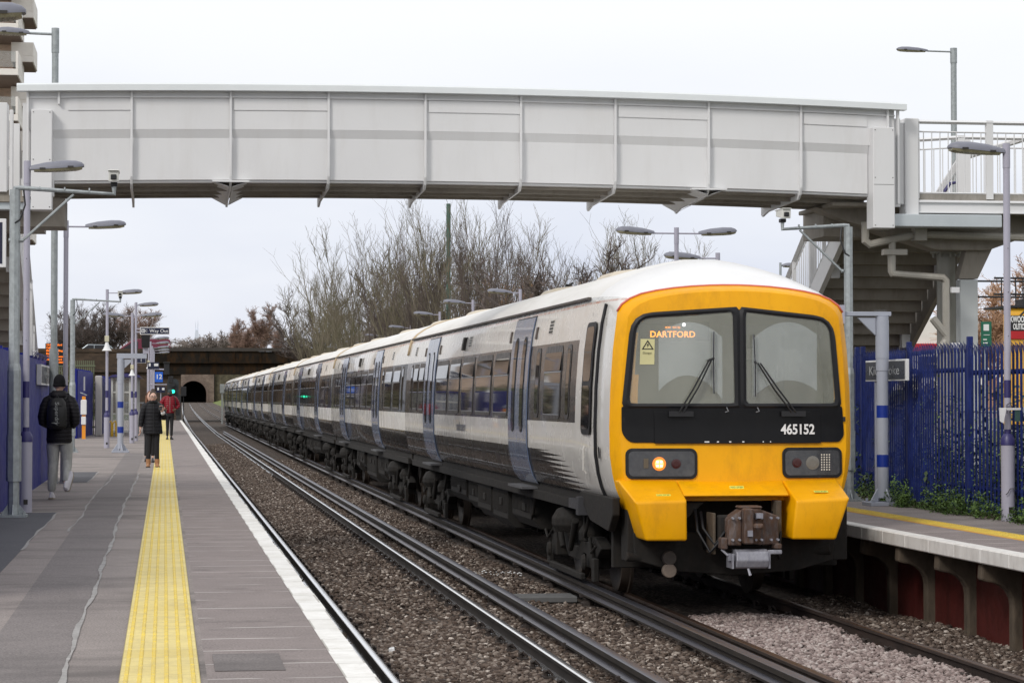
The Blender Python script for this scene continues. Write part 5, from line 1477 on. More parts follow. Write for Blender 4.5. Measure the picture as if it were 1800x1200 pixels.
tall('street_lamp', 'thin distant street lamp between the train roof and the right stair', (17.6, 66), .5, 5.6, 1, .05, .35, .03)
mb = MB(); mb.cyl(7.42 + 4.0, 95, 0, 10.1, .09, 12); mb.cyl(11.42, 95, 0, 2.5, .13, 12)
tag(mb.build('mast', mat('green_mast', (.05, .11, .085), .5, var=.1), smooth='auto'), 'tall dark green mast among the bare trees behind the train', 'mast')
mb = MB(); mb.cyl(13.0, 82, 0, 6.3, .10, 8); tag(mb.build('wooden_pole', mat('old_timber', (.06, .045, .035), .9)), 'short dark wooden pole among the trees behind the train roof', 'pole')

def horn(label, loc, k=1.0):
    r = thing('loudspeaker', label, 'loudspeaker', loc, 'horn loudspeakers')
    x, y, z = loc
    mb = MB(); mb.lathe([(.03 * k, .06 * k), (.045 * k, .0), (.07 * k, -.10 * k), (.10 * k, -.17 * k), (.135 * k, -.21 * k), (.13 * k, -.22 * k), (.05 * k, -.1 * k)], (x, y - .14, z), 16); mb.build('horn', M_white, r, smooth='auto')
    mb = MB(); mb.box(x - .06 * k, x + .06 * k, y - .2, y - .05, z + .03 * k, z + .20 * k); mb.build('driver_box', mat('cream_plastic', (.55, .52, .38), .5), r, bevel=.01)
horn('white horn loudspeaker on the lamp post left of the gantry post', (-1.60, 66.4, 3.72))
horn('smaller white horn loudspeaker on the twin headed lamp post', (-1.0, 73.4, 3.05), .8)
horn('small white horn loudspeaker on a far lamp post below the Way Out sign', (-.75, 110.9, 3.75), .9)
# blue-banded gantry posts with monitor
def gantry(label, loc, s, span, h, monitor):
    r = thing('monitor_post', label, 'monitor post', (0, 0, 0), 'blue banded monitor posts')
    mb = MB(); mb.cyl(0, 0, .1, 1.75, .076, 20); mb.cyl(0, 0, 1.75, h, .083, 20); mb.cyl(0, 0, h - .55, h - .05, .087, 20); mb.build('post', mat('monitor_post_grey', (.36, .38, .44), .4, var=.05), r, smooth='auto')
    for za, zb_ in ((1.14, 1.30), (.50, .66)):
        mb = MB(); mb.cyl(0, 0, za, zb_, .0775, 20); mb.build('post_band', M_royal, r, smooth='auto')
    b = MB(); b.box(-.22, .22, -.2, .2, 0, .05)
    for a in range(4):
        c_, s_ = math.cos(a * math.pi / 2 + .3), math.sin(a * math.pi / 2 + .3)
        b.hexa([(.07 * c_ - .01 * s_, .07 * s_ + .01 * c_, .05), (.2 * c_ - .01 * s_, .2 * s_ + .01 * c_, .05), (.2 * c_ + .01 * s_, .2 * s_ - .01 * c_, .05), (.07 * c_ + .01 * s_, .07 * s_ - .01 * c_, .05)],
               [(.07 * c_ - .01 * s_, .07 * s_ + .01 * c_, .22), (.09 * c_ - .01 * s_, .09 * s_ + .01 * c_, .22), (.09 * c_ + .01 * s_, .09 * s_ - .01 * c_, .22), (.07 * c_ + .01 * s_, .07 * s_ - .01 * c_, .22)])
    for q in ((-.17, -.15), (.17, -.15), (.17, .15), (-.17, .15)): b.cyl(q[0], q[1], .05, .09, .02, 6)
    b.build('base_plate', MATS['monitor_post_grey'], r, bevel=.005)
    mb = MB(); mb.box(-.1 if s > 0 else -span, span if s > 0 else .11, -.05, .05, h - .0, h + (.13 if monitor else .055))
    mb.hexa([(s * .09, -.02, h - .25), (s * .10, -.02, h - .25), (s * .10, .02, h - .25), (s * .09, .02, h - .25)], [(s * .09, -.02, h - .02), (s * .34, -.02, h - .02), (s * .34, .02, h - .02), (s * .09, .02, h - .02)])
    mb.build('beam', MATS['monitor_post_grey'], r, bevel=.005)
    if monitor:
        mb = MB(); mb.box(s * span - .10, s * span + .04, -.06, .06, h + .13, h + .30); mb.build('riser', M_lav, r)
        mb = MB(); mb.hexa([(s * span - .13, -.16, h + .28), (s * span + .07, -.16, h + .28), (s * span + .07, .14, h + .28), (s * span - .13, .14, h + .28)], [(s * span - .14, -.20, h + .60), (s * span + .08, -.20, h + .60), (s * span + .08, .14, h + .57), (s * span - .14, .14, h + .57)])
        mb.build('monitor_hood', M_black, r, bevel=.01)
    else:
        mb = MB(); mb.box(-span - .03, -span + .03, -.1, .1, h - .10, h + .14); mb.build('beam_end_plate', M_lav, r)
        mb = MB()
        for i in range(8): mb.tube([(-.10 + .022 * i, 0, h + .06), (-.10 + .022 * i, 0, h + .085)], .002, 4)
        mb.build('bird_spikes', M_winmetal, r)
    r.location = (loc[0], loc[1], PZ); return r
gantry('lavender gantry post with blue bands holding a black monitor on its arm', (-1.12, 60.9), 1, .66, 2.40, True)
gantry('grey gantry post with blue bands on the opposite platform, arm reaching behind the train front', (9.24, 29.55), -1, .56, 2.46, False)

# ---- signs
def sign(name, label, x0, x1, y, z0, z1, face_m, frame_m, fw=.03, depth=.06, cat='sign', group=None):
    r = thing(name, label, cat, ((x0 + x1) / 2, y, z0), group)
    mb = MB(); mb.box(x0, x1, y, y + depth, z0, z1); mb.build('sign_frame', frame_m, r, bevel=.004)
    mb = MB(); mb.box(x0 + fw, x1 - fw, y - .004, y, z0 + fw, z1 - fw); mb.build('sign_face', face_m, r)
    return r
M_txt = mat('sign_white_print', (.8, .8, .8), .5)
s1 = sign('way_out_sign', 'navy Way Out sign with white arrow and frame held above the near platform', -.80, .145, 76.75, 4.235, 4.475, M_signnavy, M_white, .022)
text('sign_text', 'Way Out', .155, (-.20, 76.742, 4.35), FRONT, M_txt, s1, extrude=.001)
mb = MB(); mb.box(-.755, -.645, 76.738, 76.744, 4.30, 4.41); mb.build('arrow_panel', M_white, s1)
mb = MB(); mb.add([(-.745, 76.735, 4.355), (-.70, 76.735, 4.395), (-.70, 76.735, 4.365), (-.655, 76.735, 4.365), (-.655, 76.735, 4.345), (-.70, 76.735, 4.345), (-.70, 76.735, 4.315)], [(0, 6, 5, 4, 3, 2, 1)]); mb.build('arrow', M_signnavy, s1)
text('wheelchair_symbol', 'C', .11, (-.60, 76.742, 4.352), FRONT, M_txt, s1, extrude=.001)
mb = MB(); mb.box(-.95, -.80, 76.78, 76.82, 4.30, 4.34); mb.box(-.95, -.80, 76.78, 76.82, 4.40, 4.44); mb.build('sign_bracket', M_lav, s1)
s2 = sign('platform_number_sign', 'small navy sign with platform number 1 below the gantry beam', -1.0, -.66, 84, 3.42, 3.61, M_signnavy, M_white, .012)
text('sign_text', '1', .15, (-.83, 83.99, 3.515), FRONT, M_txt, s2, extrude=.001)
mb = MB(); mb.box(-1.02, -.99, 84.02, 84.06, .8, 3.7); mb.build('sign_post', M_lav, s2)
# running-in board on the blue hoarding (left) seen at a slant
s3 = thing('station_name_sign', 'navy station name board with white frame fixed to the blue hoarding', 'sign', (-1.95, 39.1, 2.4), 'station name boards')
mb = MB(); mb.box(-1.97, -1.90, 37.15, 41.0, 2.40, 2.72); mb.build('sign_frame', M_white, s3)
mb = MB(); mb.box(-1.90, -1.896, 37.28, 40.87, 2.43, 2.69); mb.build('sign_face', mat('grey_navy_sign', (.028, .032, .045), .3), s3)
text('sign_text', 'Kidbrooke', .17, (-1.892, 39.1, 2.565), (math.pi / 2, 0, math.pi / 2), mat('dim_white_print', (.42, .43, .44), .5), s3, extrude=.001, sx=3.0)
s4 = thing('station_name_sign', 'tilted navy Kidbrooke station name board with white frame on the opposite platform', 'sign', (9.47, 30.1, .8), 'station name boards')
M_s4 = Matrix.Translation((9.52, 31.0, 2.585)) @ Matrix.Rotation(rad(-90), 4, 'Z') 
mb = MB()
for (dy0, dy1, dz) in ((-.92, .92, 0),): mb.box(9.45, 9.49, 29.20, 30.98, 2.42, 2.70)
mb.build('sign_frame', M_white, s4, bevel=.004)
mb = MB(); mb.box(9.442, 9.45, 29.26, 30.95, 2.442, 2.678); mb.build('sign_face', MATS['grey_navy_sign'], s4)
text('sign_text', 'Kidbrooke', .175, (9.438, 30.12, 2.555), (math.pi / 2, 0, -math.pi / 2), MATS['dim_white_print'], s4, extrude=.001, sx=1.75)
mb = MB(); mb.box(9.47, 9.50, 30.6, 30.64, .8, 2.45); mb.build('sign_post', mat('thin_post', (.35, .36, .42), .4), s4)
# big poster panel cut by the left edge of the view
s5 = sign('poster_board', 'large navy poster board with thick white frame cut off at the left edge', -3.2, -1.975, 30.0, 3.83, 4.44, M_signnavy, M_white, .045)
mb = MB(); mb.box(-2.6, -2.5, 30.05, 30.15, .8, 3.9); mb.build('board_post', M_lav, s5)
# departure board
s6 = thing('departure_board', 'black departure board with glowing orange train times hanging left of the platform', 'departure board', (-1.85, 40.5, 2.8))
mb = MB(); mb.box(-2.0, -1.66, 40.4, 40.65, 2.75, 3.12); mb.build('board_case', M_black, s6, bevel=.01)
rr_ = random.Random(21)
lines = ['15:42 Dartford', 'Calling at:', 'Eltham, Welling', 'Bexleyheath', '15:57 Gravesend', '16:12 Dartford', '15:38:20']
for i, ln in enumerate(lines):
    text('board_text', ln, .043, (-1.675 if i == 6 else -1.985, 40.394, 3.09 - .049 * i), FRONT, emit('board_amber', '#ff7a12', 1.3), s6, extrude=.0005, align='RIGHT' if i == 6 else 'LEFT', bold=.002)
mb = MB(); mb.box(-1.90, -1.84, 40.5, 40.56, 3.13, 3.45); mb.build('board_hanger', M_galv, s6)
mb = MB(); mb.cyl(-2.06, 40.55, .8, 2.75, .05, 12); mb.build('board_post', M_galv, s6)
# help point and ticket validator on the left
hp = thing('help_point', 'orange help point stand with white panel beside the blue hoarding door', 'help point', (-2.72, 81, .8))
mb = MB(); mb.box(-2.78, -2.66, 81.0, 81.2, .8, 2.25); mb.build('stand', M_orange, hp)
mb = MB(); mb.box(-2.82, -2.62, 80.92, 81.0, 1.62, 2.13); mb.box(-2.80, -2.64, 80.94, 81.0, 1.28, 1.56); mb.build('panel', M_white, hp, bevel=.02)
mb = MB(); mb.hexa([(-2.84, 80.9, 2.36), (-2.62, 80.9, 2.27), (-2.62, 81.2, 2.27), (-2.84, 81.2, 2.36)], [(-2.84, 80.9, 2.39), (-2.62, 80.9, 2.30), (-2.62, 81.2, 2.30), (-2.84, 81.2, 2.39)]); mb.build('hood', M_galv, hp)
tv = thing('card_reader', 'grey rounded card reader on a thin pole cut by the left edge', 'card reader', (-1.95, 27, .8))
mb = MB(); mb.tube([(-1.96, 27, .8), (-1.96, 27, 2.75)], .028, 10); mb.tube([(-2.2, 27, 2.62), (-1.9, 27, 2.62)], .03, 8); mb.tube([(-1.97, 27, 2.2), (-1.88, 27, 2.2)], .02, 8); mb.build('pole', M_galv, tv)
mb = MB(); mb.prism(rrect(-2.12, -1.87, 1.90, 2.20, .08), 'y', 26.88, 26.95); mb.build('reader', mat('reader_grey', (.33, .34, .37), .4), tv, bevel=.015, segs=2)
mb = MB(); mb.box(-2.1, -1.885, 26.9, 27.02, 2.30, 2.42); mb.build('orange_notice', mat('orange_red_notice', (.6, .10, .04), .5), tv)
mb = MB(); mb.tube([(-2.1, 26.95, 1.88), (-1.9, 26.95, 1.83), (-1.86, 26.95, 1.75)], .016, 6); mb.tube([(-2.1, 26.95, 1.6), (-1.88, 26.95, 1.6)], .014, 6); mb.build('hooks', M_black, tv)
# bollard / column shapes beyond
mb = MB(); mb.box(-2.52, -2.27, 87, 87.3, .8, 3.0); 
tag(mb.build('cream_column', mat('cream_cladding', (.42, .40, .38), .5, var=.06), bevel=.03), 'pale grey box column between the blue door and the shelter', 'column')
for i, x in enumerate((-2.02, -1.86)):
    mb = MB(); mb.tube([(x, 86, .8), (x, 86, 1.28), (x + .10, 86, 1.36), (x + .12, 86, 1.28), (x + .12, 86, .8)], .03, 8)
    tag(mb.build('barrier', mat('barrier_yellow', (.65, .40, .03), .5)), ('left' if i == 0 else 'right') + 'hand small yellow hoop barrier at the foot of the shelter', 'barrier', 'yellow hoop barriers')
# shelter
sh = thing('shelter', 'glazed waiting shelter with curved navy roof on the near platform', 'shelter', (-1.7, 92, .8))
mb = MB(); mb.box(-2.0, -.95, 88, 97, 2.95, 3.0, 0); mb.prism([(-2.06, 2.96), (-.86, 2.96), (-.95, 3.03), (-1.4, 3.10), (-1.9, 3.04)], 'y', 87.8, 97.2, 0); mb.build('roof', M_navy, sh)
mb = MB()
for x in (-1.93, -1.76, -1.52, -1.28, -1.05): mb.box(x - .035, x + .035, 88, 88.1, .8, 2.96)
for z in (.95, 1.6, 2.4): mb.box(-1.93, -1.05, 88.02, 88.08, z - .03, z + .03)
for y in (90, 92, 94, 96): mb.box(-1.1, -1.0, y, y + .1, .8, 2.96)
mb.build('frame', mat('shelter_frame', (.50, .50, .48), .4), sh)
mb = MB(); mb.box(-1.93, -1.05, 88.04, 88.05, .95, 2.95); mb.box(-1.06, -1.05, 88.2, 96, .95, 2.95); mb.build('glass', M_clear, sh)
# navy display panels behind, car stop signs
for i, (x0, x1, z0, z1, y, lab) in enumerate([(-.75, -.25, 3.45, 3.75, 104, 'upper navy and white panel sign beyond the shelter'), (-.42, .02, 2.45, 2.75, 118, 'small navy panel under the blue 12 sign')]):
    s_ = sign('panel_sign', lab, x0, x1, y, z0, z1, M_signnavy, M_signnavy, .02)
    mb = MB(); mb.box(x0 + .28, x1 - .04, y - .008, y - .004, z0 + .13, z1 - .06); mb.build('white_stripe', M_white, s_)
    mb = MB(); mb.box(x0 + .05, x0 + .13, y - .008, y - .004, z0 + .12, z1 - .05); mb.build('white_mark', M_white, s_)
    mb = MB(); mb.box((x0 + x1) / 2 - .02, (x0 + x1) / 2 + .02, y + .06, y + .1, .8, z1 - .05); mb.build('sign_post', M_lav, s_)
cs = sign('car_stop_sign', 'bright blue car stop sign numbered 12 near the end of the platform', -.50, -.10, 120, 2.98, 3.50, mat('bright_blue', (.01, .12, .62), .4), MATS['bright_blue'], .02)
text('sign_text', '12', .33, (-.30, 119.99, 3.25), FRONT, M_txt, cs, extrude=.001, bold=.006)
mb = MB(); mb.tube([(-.85, 120.1, 3.66), (-.05, 120.1, 3.62)], .035, 6); mb.tube([(-.85, 120.1, 2.86), (.1, 120.1, 2.86)], .03, 6); mb.tube([(-.85, 120.1, .8), (-.85, 120.1, 3.9)], .045, 8); mb.build('sign_arm', M_lav, cs)
mb = MB(); mb.box(-.05, .22, 118.9, 119.3, 3.35, 3.95); mb.box(-.08, .25, 118.8, 119.35, 3.93, 3.98)
tag(mb.build('platform_monitor', M_black, bevel=.02), 'black monitor box on the arm above the blue 12 sign', 'monitor')
mb = MB(); mb.box(.16, .42, 119, 119.3, 2.92, 3.28); tag(mb.build('repeater_box', M_black, bevel=.04), 'small rounded black box right of the blue 12 sign', 'box')
# colour light signal showing green
sg = thing('railway_signal', 'black railway signal showing a bright green light at the end of the platform', 'signal', (.45, 146, .6))
mb = MB(); mb.prism(rrect(.14, .84, 2.05, 3.35, .22), 'y', 146.0, 146.05); mb.build('backboard', mat('signal_backboard', (.02, .025, .028), .6), sg)
mb = MB(); mb.cyl(.48, 146.2, -.2, 2.2, .06, 10); mb.build('signal_post', M_galv, sg)
mb = MB()
for z in (3.02, 2.58): mb.lathe([(.0, 0), (.001, 0)], (.48, 146, z), 4) if False else mb.tube([(.48, 146, z), (.48, 145.75, z)], [.15, .16], 14)
mb.build('lens_hood', M_black, sg)
mb = MB(); mb.tube([(.50, 145.74, 2.58), (.50, 145.72, 2.58)], .11, 14); mb.build('green_light', emit('signal_green', '#24ffc0', 2.5), sg)
mb = MB(); mb.box(1.0, 1.35, 150, 150.2, 2.3, 2.9); mb.box(1.15, 1.2, 150.1, 150.15, 0, 2.3); tag(mb.build('relay_box', M_black, bevel=.02), 'small black box on a stalk right of the green signal', 'box')
fg = thing('platform_end_fence', 'low grey fence closing off the end of the near platform', 'fence', (-1, 147, .8))
mb = MB()
for i in range(24): mb.box(-2.8 + .14 * i, -2.77 + .14 * i, 147, 147.03, .8, 1.9)
mb.box(-2.8, .55, 146.97, 147.0, 1.85, 1.92); mb.box(-2.8, .55, 146.97, 147.0, .9, .95); mb.build('pickets', mat('fence_grey', (.16, .17, .19), .5), fg)
mb = MB(); mb.box(.70, 1.0, 147, 148, .5, 2.4); tag(mb.build('equipment_cabinet', mat('cabinet_dark', (.035, .035, .035), .6), bevel=.02), 'tall dark equipment cabinet at the platform end below the bridge', 'cabinet')
# white location post right of the tunnel
wp_ = thing('trackside_post', 'white trackside post with a box on top between the tunnel and the train', 'post', (4.55, 190, 0))
mb = MB(); mb.cyl(4.55, 190, .1, 2.6, .07, 10); mb.build('post', mat('pale_post', (.45, .47, .45), .5), wp_)
mb = MB(); mb.box(4.37, 4.73, 189.8, 190.2, 2.55, 3.28); mb.build('post_box', MATS['pale_post'], wp_, bevel=.03)

# ---- hoardings and fences on the left
M_hoard = M_blue
def hoarding(name, label, x0, y0, x1, y1, z0, z1, group='blue hoardings', spike=False):
    r = thing(name, label, 'hoarding', (x0, y0, z0), group)
    d = Vector((x1 - x0, y1 - y0, 0)); L_ = d.length; d.normalize(); n = Vector((-d.y, d.x, 0))
    if n.x > 0: n = -n
    mb = MB(); k = int(L_ / 1.2) + 1
    for i in range(k):
        a = Vector((x0, y0, 0)) + d * (L_ * i / k + .004); b = Vector((x0, y0, 0)) + d * (L_ * (i + 1) / k - .004)
        q = [a, b, b + n * .03, a + n * .03]
        mb.hexa([(p.x, p.y, z0) for p in q], [(p.x, p.y, z1) for p in q])
    mb.build('panel', M_hoard, r)
    mb = MB()
    for i in range(k + 1):
        a = Vector((x0, y0, 0)) + d * (L_ * i / k) + n * .07
        mb.box(a.x - .04, a.x + .04, a.y - .05, a.y + .05, z0, z1 + .05)
    for z in (z0 + .3, z1 - .3): mb.tube([Vector((x0, y0, z)) + n * .06, Vector((x1, y1, z)) + n * .06], .03, 4)
    mb.build('frame_post', M_hoard, r)
    return r
hoarding('hoarding', 'tall solid blue hoarding along the left side of the platform beneath the stairs', -1.98, 16, -1.98, 41.6, .72, 2.80)
sp = MB(); rr_ = random.Random(2)
for i in range(26):
    y = 36.2 + .21 * i; sp.tube([(-1.99, y, 2.80), (-1.97 + rr_.uniform(-.02, .05), y + rr_.uniform(-.06, .06), 2.90), (-1.92, y, 2.86)], .006, 4)
tag(sp.build('anti_climb_spikes', M_navy), 'row of small spikes along the top of the near blue hoarding', 'spikes')
hoarding('hoarding', 'blue hoarding door panel with small white notice behind the walking man', -2.96, 82, -2.70, 90.5, .8, 3.15)
hoarding('hoarding', 'blue hoarding running on behind the pale grey box column', -2.42, 91, -2.25, 100, .8, 3.0)
mb = MB(); mb.box(-2.88, -2.84, 85.0, 86.6, 2.45, 2.95); tag(mb.build('notice', M_white), 'small white notice on the blue hoarding door', 'notice')
pf = thing('steel_fence', 'grey green steel railings in front of the brick bridge wall on the left', 'fence', (-3.6, 68, .8))
mb = MB()
for i in range(40): mb.box(-5.6 + .075 * i, -5.565 + .075 * i, 90, 90.03, .8, 3.6)
for z in (1.1, 3.4): mb.box(-5.6, -2.6, 89.97, 90.0, z - .03, z + .03)
mb.build('railings', mat('dull_green_steel', (.12, .14, .08), .6), pf)
# ---- right-hand palisade fence
rf = thing('palisade_fence', 'blue spiked palisade fence along the back of the opposite platform', 'fence', (9.8, 28, .8))
def fx(y): return 9.62 if y < 28.6 else 9.62 + (y - 28.6) * .085
def bay(y0, y1, top):
    mb = MB(); y = y0 + .07; r = random.Random(int(y0 * 10))
    while y < y1 - .04:
        x = fx(y); t_ = top + r.uniform(-.01, .01); w = .034
        # W-section pale with a bent pointed top
        w = .038
        mb.prism([(x, y - w), (x + .003, y - w), (x - .005, y - .011), (x + .001, y), (x - .005, y + .011), (x + .003, y + w), (x, y + w), (x - .008, y + .012), (x - .002, y), (x - .008, y - .012)], 'z', PZ + .05, t_ - .14)
        for q in (-1, 0, 1):
            mb.tube([(x, y + q * w * .7, t_ - .15), (x - .012, y + q * (w + .012), t_ - .06), (x - .03 - abs(q) * .01, y + q * (w + .03) - .0, t_ - (.0 if q == 0 else .03))], [.007, .006, .001], 4)
        y += .1255
    mb.build('pales', M_bluefence, rf)
    for z in (PZ + .32, top - .36):
        mb = MB(); mb.tube([(fx(y0) + .03, y0, z), (fx(y1) + .03, y1, z)], [(.03, .02)] * 2, 4, up=(0, 0, 1)); mb.build('rail', M_bluefence, rf)
for y0, y1, tp in ((19.4, 22.3, 2.84), (22.3, 25.1, 2.84), (25.1, 27.25, 2.86), (27.35, 30.0, 2.90), (30.0, 32.9, 2.88), (32.9, 36, 2.86), (36, 39, 2.86), (39, 60, 2.86)): bay(y0, y1, tp)
for y, w in ((22.3, .03), (25.1, .03), (27.3, .035), (30.02, .035), (32.9, .03), (33.3, .04), (36, .05), (39, .05)):
    mb = MB(); mb.box(fx(y) - .02, fx(y) + .045, y - w, y + w, PZ, 2.94); mb.build('post', M_bluefence, rf, bevel=.006)
# ------------------------------------------------------------------ brick road bridge, tunnel, banks
rb = thing('road_bridge', 'old sooty brick and iron road bridge crossing the tracks beyond the platform', 'bridge', (6, 217, 0))
mb = MB(); mb.box(-1.0, 1.45, 215.2, 226, -1, 4.35); mb.build('abutment', M_oldbrick, rb)
mb = MB(); mb.box(13.5, 30, 215.4, 226, -1, 5.4); mb.build('abutment', M_oldbrick, rb)
mb = MB(); mb.box(-40, -1.0, 214.9, 226, -1, 6.3); mb.build('wing_wall', M_oldbrick_brown, rb)
mb = MB(); mb.box(-1.0, 40, 215.0, 215.3, 4.32, 5.35); mb.build('lower_girder', M_girder, rb)
mb = MB(); mb.box(-1.0, 40, 214.8, 215.2, 5.40, 6.40, 0); mb.box(-1.0, 40, 214.65, 215.2, 5.33, 5.42, 0); mb.box(-1.0, 40, 214.7, 215.2, 4.30, 4.36, 0)
for i in range(16): mb.box(-1 + 2.4 * i, -.92 + 2.4 * i, 214.72, 214.8, 5.42, 6.3)
mb.build('upper_girder', M_girder, rb)
mb = MB(); mb.box(-1.8, 40, 214.6, 215.3, 6.42, 6.56, 0); mb.box(-1.8, 40, 214.75, 215.2, 6.56, 6.72, 0); mb.build('coping', mat('dark_coping', (.055, .048, .042), .85, var=.3, vscale=1), rb)
mb = MB(); mb.box(-40, -1.8, 214.8, 215.3, 6.3, 6.62); mb.build('parapet', M_oldbrick_brown, rb)
mb = MB(); mb.box(-40, 40, 215.3, 226, 5.45, 5.6); mb.box(-40, 40, 225.6, 226, 4.4, 6.6); mb.build('bridge_deck', M_girder, rb)
mb = MB(); mb.prism([(-3.2, 5.55), (-.9, 6.35), (-.9, 6.25), (-3.2, 5.45)], 'y', 214.6, 214.9); mb.prism([(-8, 4.7), (-1, 4.7), (-1, 4.5), (-8, 4.5)], 'y', 214.6, 214.9); mb.build('string_course', M_oldbrick, rb)
# tunnel portal
tp = thing('tunnel_portal', 'brick tunnel mouth, round topped and black inside', 'tunnel', (7.1, 600, 1))
PX, PR, PY = 7.15, 3.3, 600
zc = 1.15 + 2.0
mb = MB(); n = 20; arc = [(PX + PR * math.cos(math.pi * k / n), zc + PR * math.sin(math.pi * k / n)) for k in range(n + 1)]
arc = [(PX + PR, 0)] + arc + [(PX - PR, 0)]
out = [(PX + 5.2, 0), (PX + 5.2, zc + .2)] + [(PX + 5.2 - 10.4 * k / (len(arc) - 5), 9.2) for k in range(len(arc) - 4)] + [(PX - 5.2, zc + .2), (PX - 5.2, 0)]
vs = [(x, PY, z) for x, z in arc] + [(x, PY, z) for x, z in out] + [(x, PY + 14, z) for x, z in arc]
m = len(arc)
fs = [(i, i + 1, m + i + 1, m + i) for i in range(m - 1)] + [(i, 2 * m + i, 2 * m + i + 1, i + 1) for i in range(m - 1)]
mb.add(vs, fs); mb.build('portal_wall', M_portal, tp)
mb = MB(); mb.box(PX - 5.4, PX + 5.4, PY - .25, PY + .3, 9.1, 9.6); mb.build('portal_coping', M_portal, tp)
mb = MB(); mb.rings([[(x, PY - .06, z) for x, z in arc], [(PX + (x - PX) * 1.13, PY - .06, zc + (z - zc) * 1.13 if z > 0 else 0) for x, z in arc]], 0, False, closed=False); mb.build('arch_ring', mat('arch_brick', (.16, .115, .095), .9, var=.3, vscale=2), tp)
mb = MB(); mb.box(PX - 5, PX + 5, PY + 13.9, PY + 14.2, -1, 9); mb.box(PX - 5.4, PX - 4.9, PY + .3, PY + 14.2, -1, 9); mb.box(PX + 4.9, PX + 5.4, PY + .3, PY + 14.2, -1, 9); mb.box(PX - 5.4, PX + 5.4, PY + .3, PY + 14.2, 8.4, 9); mb.build('tunnel_lining', mat('tunnel_black', (.004, .004, .006), .95), tp)  # near-black colour on the lining and the wall closing it
# banks of the cutting
mb = MB()
def bank(pts_l, mb=mb):
    rings = pts_l
    mb.rings(rings, 0, False, closed=False)
bank([[(9.0 + xo(Y), Y, -.2 + zo(Y)), (10.5 + xo(Y), Y, .2 + zo(Y)), (16 + xo(Y), Y, 2.2 + zo(Y) * 1.2), (22 + xo(Y) * .6, Y, 4.2 + zo(Y) * 2), (40, Y, 5.2 + zo(Y) * 2.4), (160, Y, 5.5 + zo(Y) * 3)] for Y in (196, 230, 300, 400, 500, 601)])
tag(mb.build('right_bank', M_grass, smooth=True), kind='structure')
mb = MB()
bank([[(.4 + xo(Y), Y, -.2 + zo(Y)), (-1 + xo(Y), Y, .6 + zo(Y)), (-8, Y, 4.0 + zo(Y)), (-20, Y, 5.2 + zo(Y)), (-160, Y, 5.5 + zo(Y) * 1.5)] for Y in (226.2, 300, 400, 500, 601)], mb)
tag(mb.build('left_bank', M_ground, smooth=True), kind='structure')
mb = MB(); mb.rings([[(-160, Y, z), (2.9, Y, z), (11.3, Y, z), (160, Y, z)] for Y, z in ((601.2, 8.3), (640, 8.8), (900, 11), (1600, 10))], 0, False, closed=False); tag(mb.build('hill', M_ground), kind='structure')
mb = MB(); mb.box(-160, 2.2, 601, 601.3, -1, 8.3); mb.box(12.0, 160, 601, 601.3, -1, 8.3); tag(mb.build('cutting_end', mat('brown_scrub_slope', (.10, .085, .055), .95, var=.5, vscale=1.2, dirt='#2c2a1c', dirtamt=.7)), kind='structure')
# ground behind the platforms
mb = MB(); mb.box(-200, -2.2, 16, 214.7, -.5, .78); tag(mb.build('verge', M_ground), kind='structure')
mb = MB(); mb.rings([[(10.8, Y, .70), (13, Y, .74), (18, Y, .9 if Y < 60 else 1.9), (40, Y, 1.0 if Y < 60 else 3.2), (200, Y, 1 if Y < 60 else 3.2)] for Y in (6, 58, 80, 170, 214)], 0, False, closed=False); tag(mb.build('yard_ground', M_ground, smooth=True), kind='structure')

# cars on the bridge
def wheel(parent, x, y, z, r, w=.2):
    m = MB(); m.tube([(x, y - w / 2, z), (x, y + w / 2, z)], r, 20); wh = m.build('wheel', M_rubber, parent)
    m = MB(); m.tube([(x, y - w / 2 - .01, z), (x, y + w / 2 + .01, z)], r * .6, 16); m.build('rim', M_winmetal, wh)
def vehicle(name, label, cat, x, y, z, body, roofpts, glasspts, m, wheels, width):
    r = thing(name, label, cat, (x, y, z))
    mb = MB(); mb.prism([(x + a, z + b) for a, b in body], 'y', y - width / 2, y + width / 2); mb.build('body', m, r, bevel=.06, segs=2, recalc=True)
    mb = MB(); mb.prism([(x + a, z + b) for a, b in roofpts], 'y', y - width / 2 + .12, y + width / 2 - .12); rf_ = mb.build('cabin', m, r, bevel=.05, segs=2, recalc=True)
    for gp in glasspts:
        mb = MB(); mb.prism([(x + a, z + b) for a, b in gp], 'y', y - width / 2 + .108, y - width / 2 + .125); mb.build('window', M_glass, rf_)
    for wx in wheels:
        for s in (-1, 1): wheel(r, x + wx, y + s * (width / 2 - .12), z + .33, .33)
    return r
vehicle('parked_car', 'silver grey hatchback half hidden by the parapet of the road bridge', 'car', -6.4, 219, 5.62,
        [(-2.0, .3), (2.0, .3), (2.05, .75), (1.9, .98), (-1.95, .92), (-2.05, .6)], [(-1.35, .9), (1.85, .95), (1.35, 1.42), (-.6, 1.47)],
        [[(-1.1, .97), (-.05, .97), (-.05, 1.38), (-.55, 1.38)], [(.03, .97), (1.0, .97), (.95, 1.38), (.03, 1.38)], [(1.08, .98), (1.6, 1.0), (1.25, 1.36), (1.05, 1.37)]], mat('silver_car_paint', (.32, .36, .39), .25, .3), (-1.25, 1.25), 1.75)
van = vehicle('maroon_van', 'maroon van with white lettering driving over the road bridge', 'van', -1.9, 219.5, 5.62,
        [(-2.6, .35), (2.45, .35), (2.45, 1.05), (-1.6, 1.05), (-2.55, .85)], [(-2.35, 1.0), (2.45, 1.0), (2.38, 1.88), (2.2, 1.97), (-.75, 1.97), (-1.1, 1.88)],
        [[(-1.95, 1.08), (-.55, 1.08), (-.55, 1.72), (-1.0, 1.72)]], mat('maroon_paint', (.16, .012, .04), .3, coat=.3), (-1.6, 1.5), 1.95)
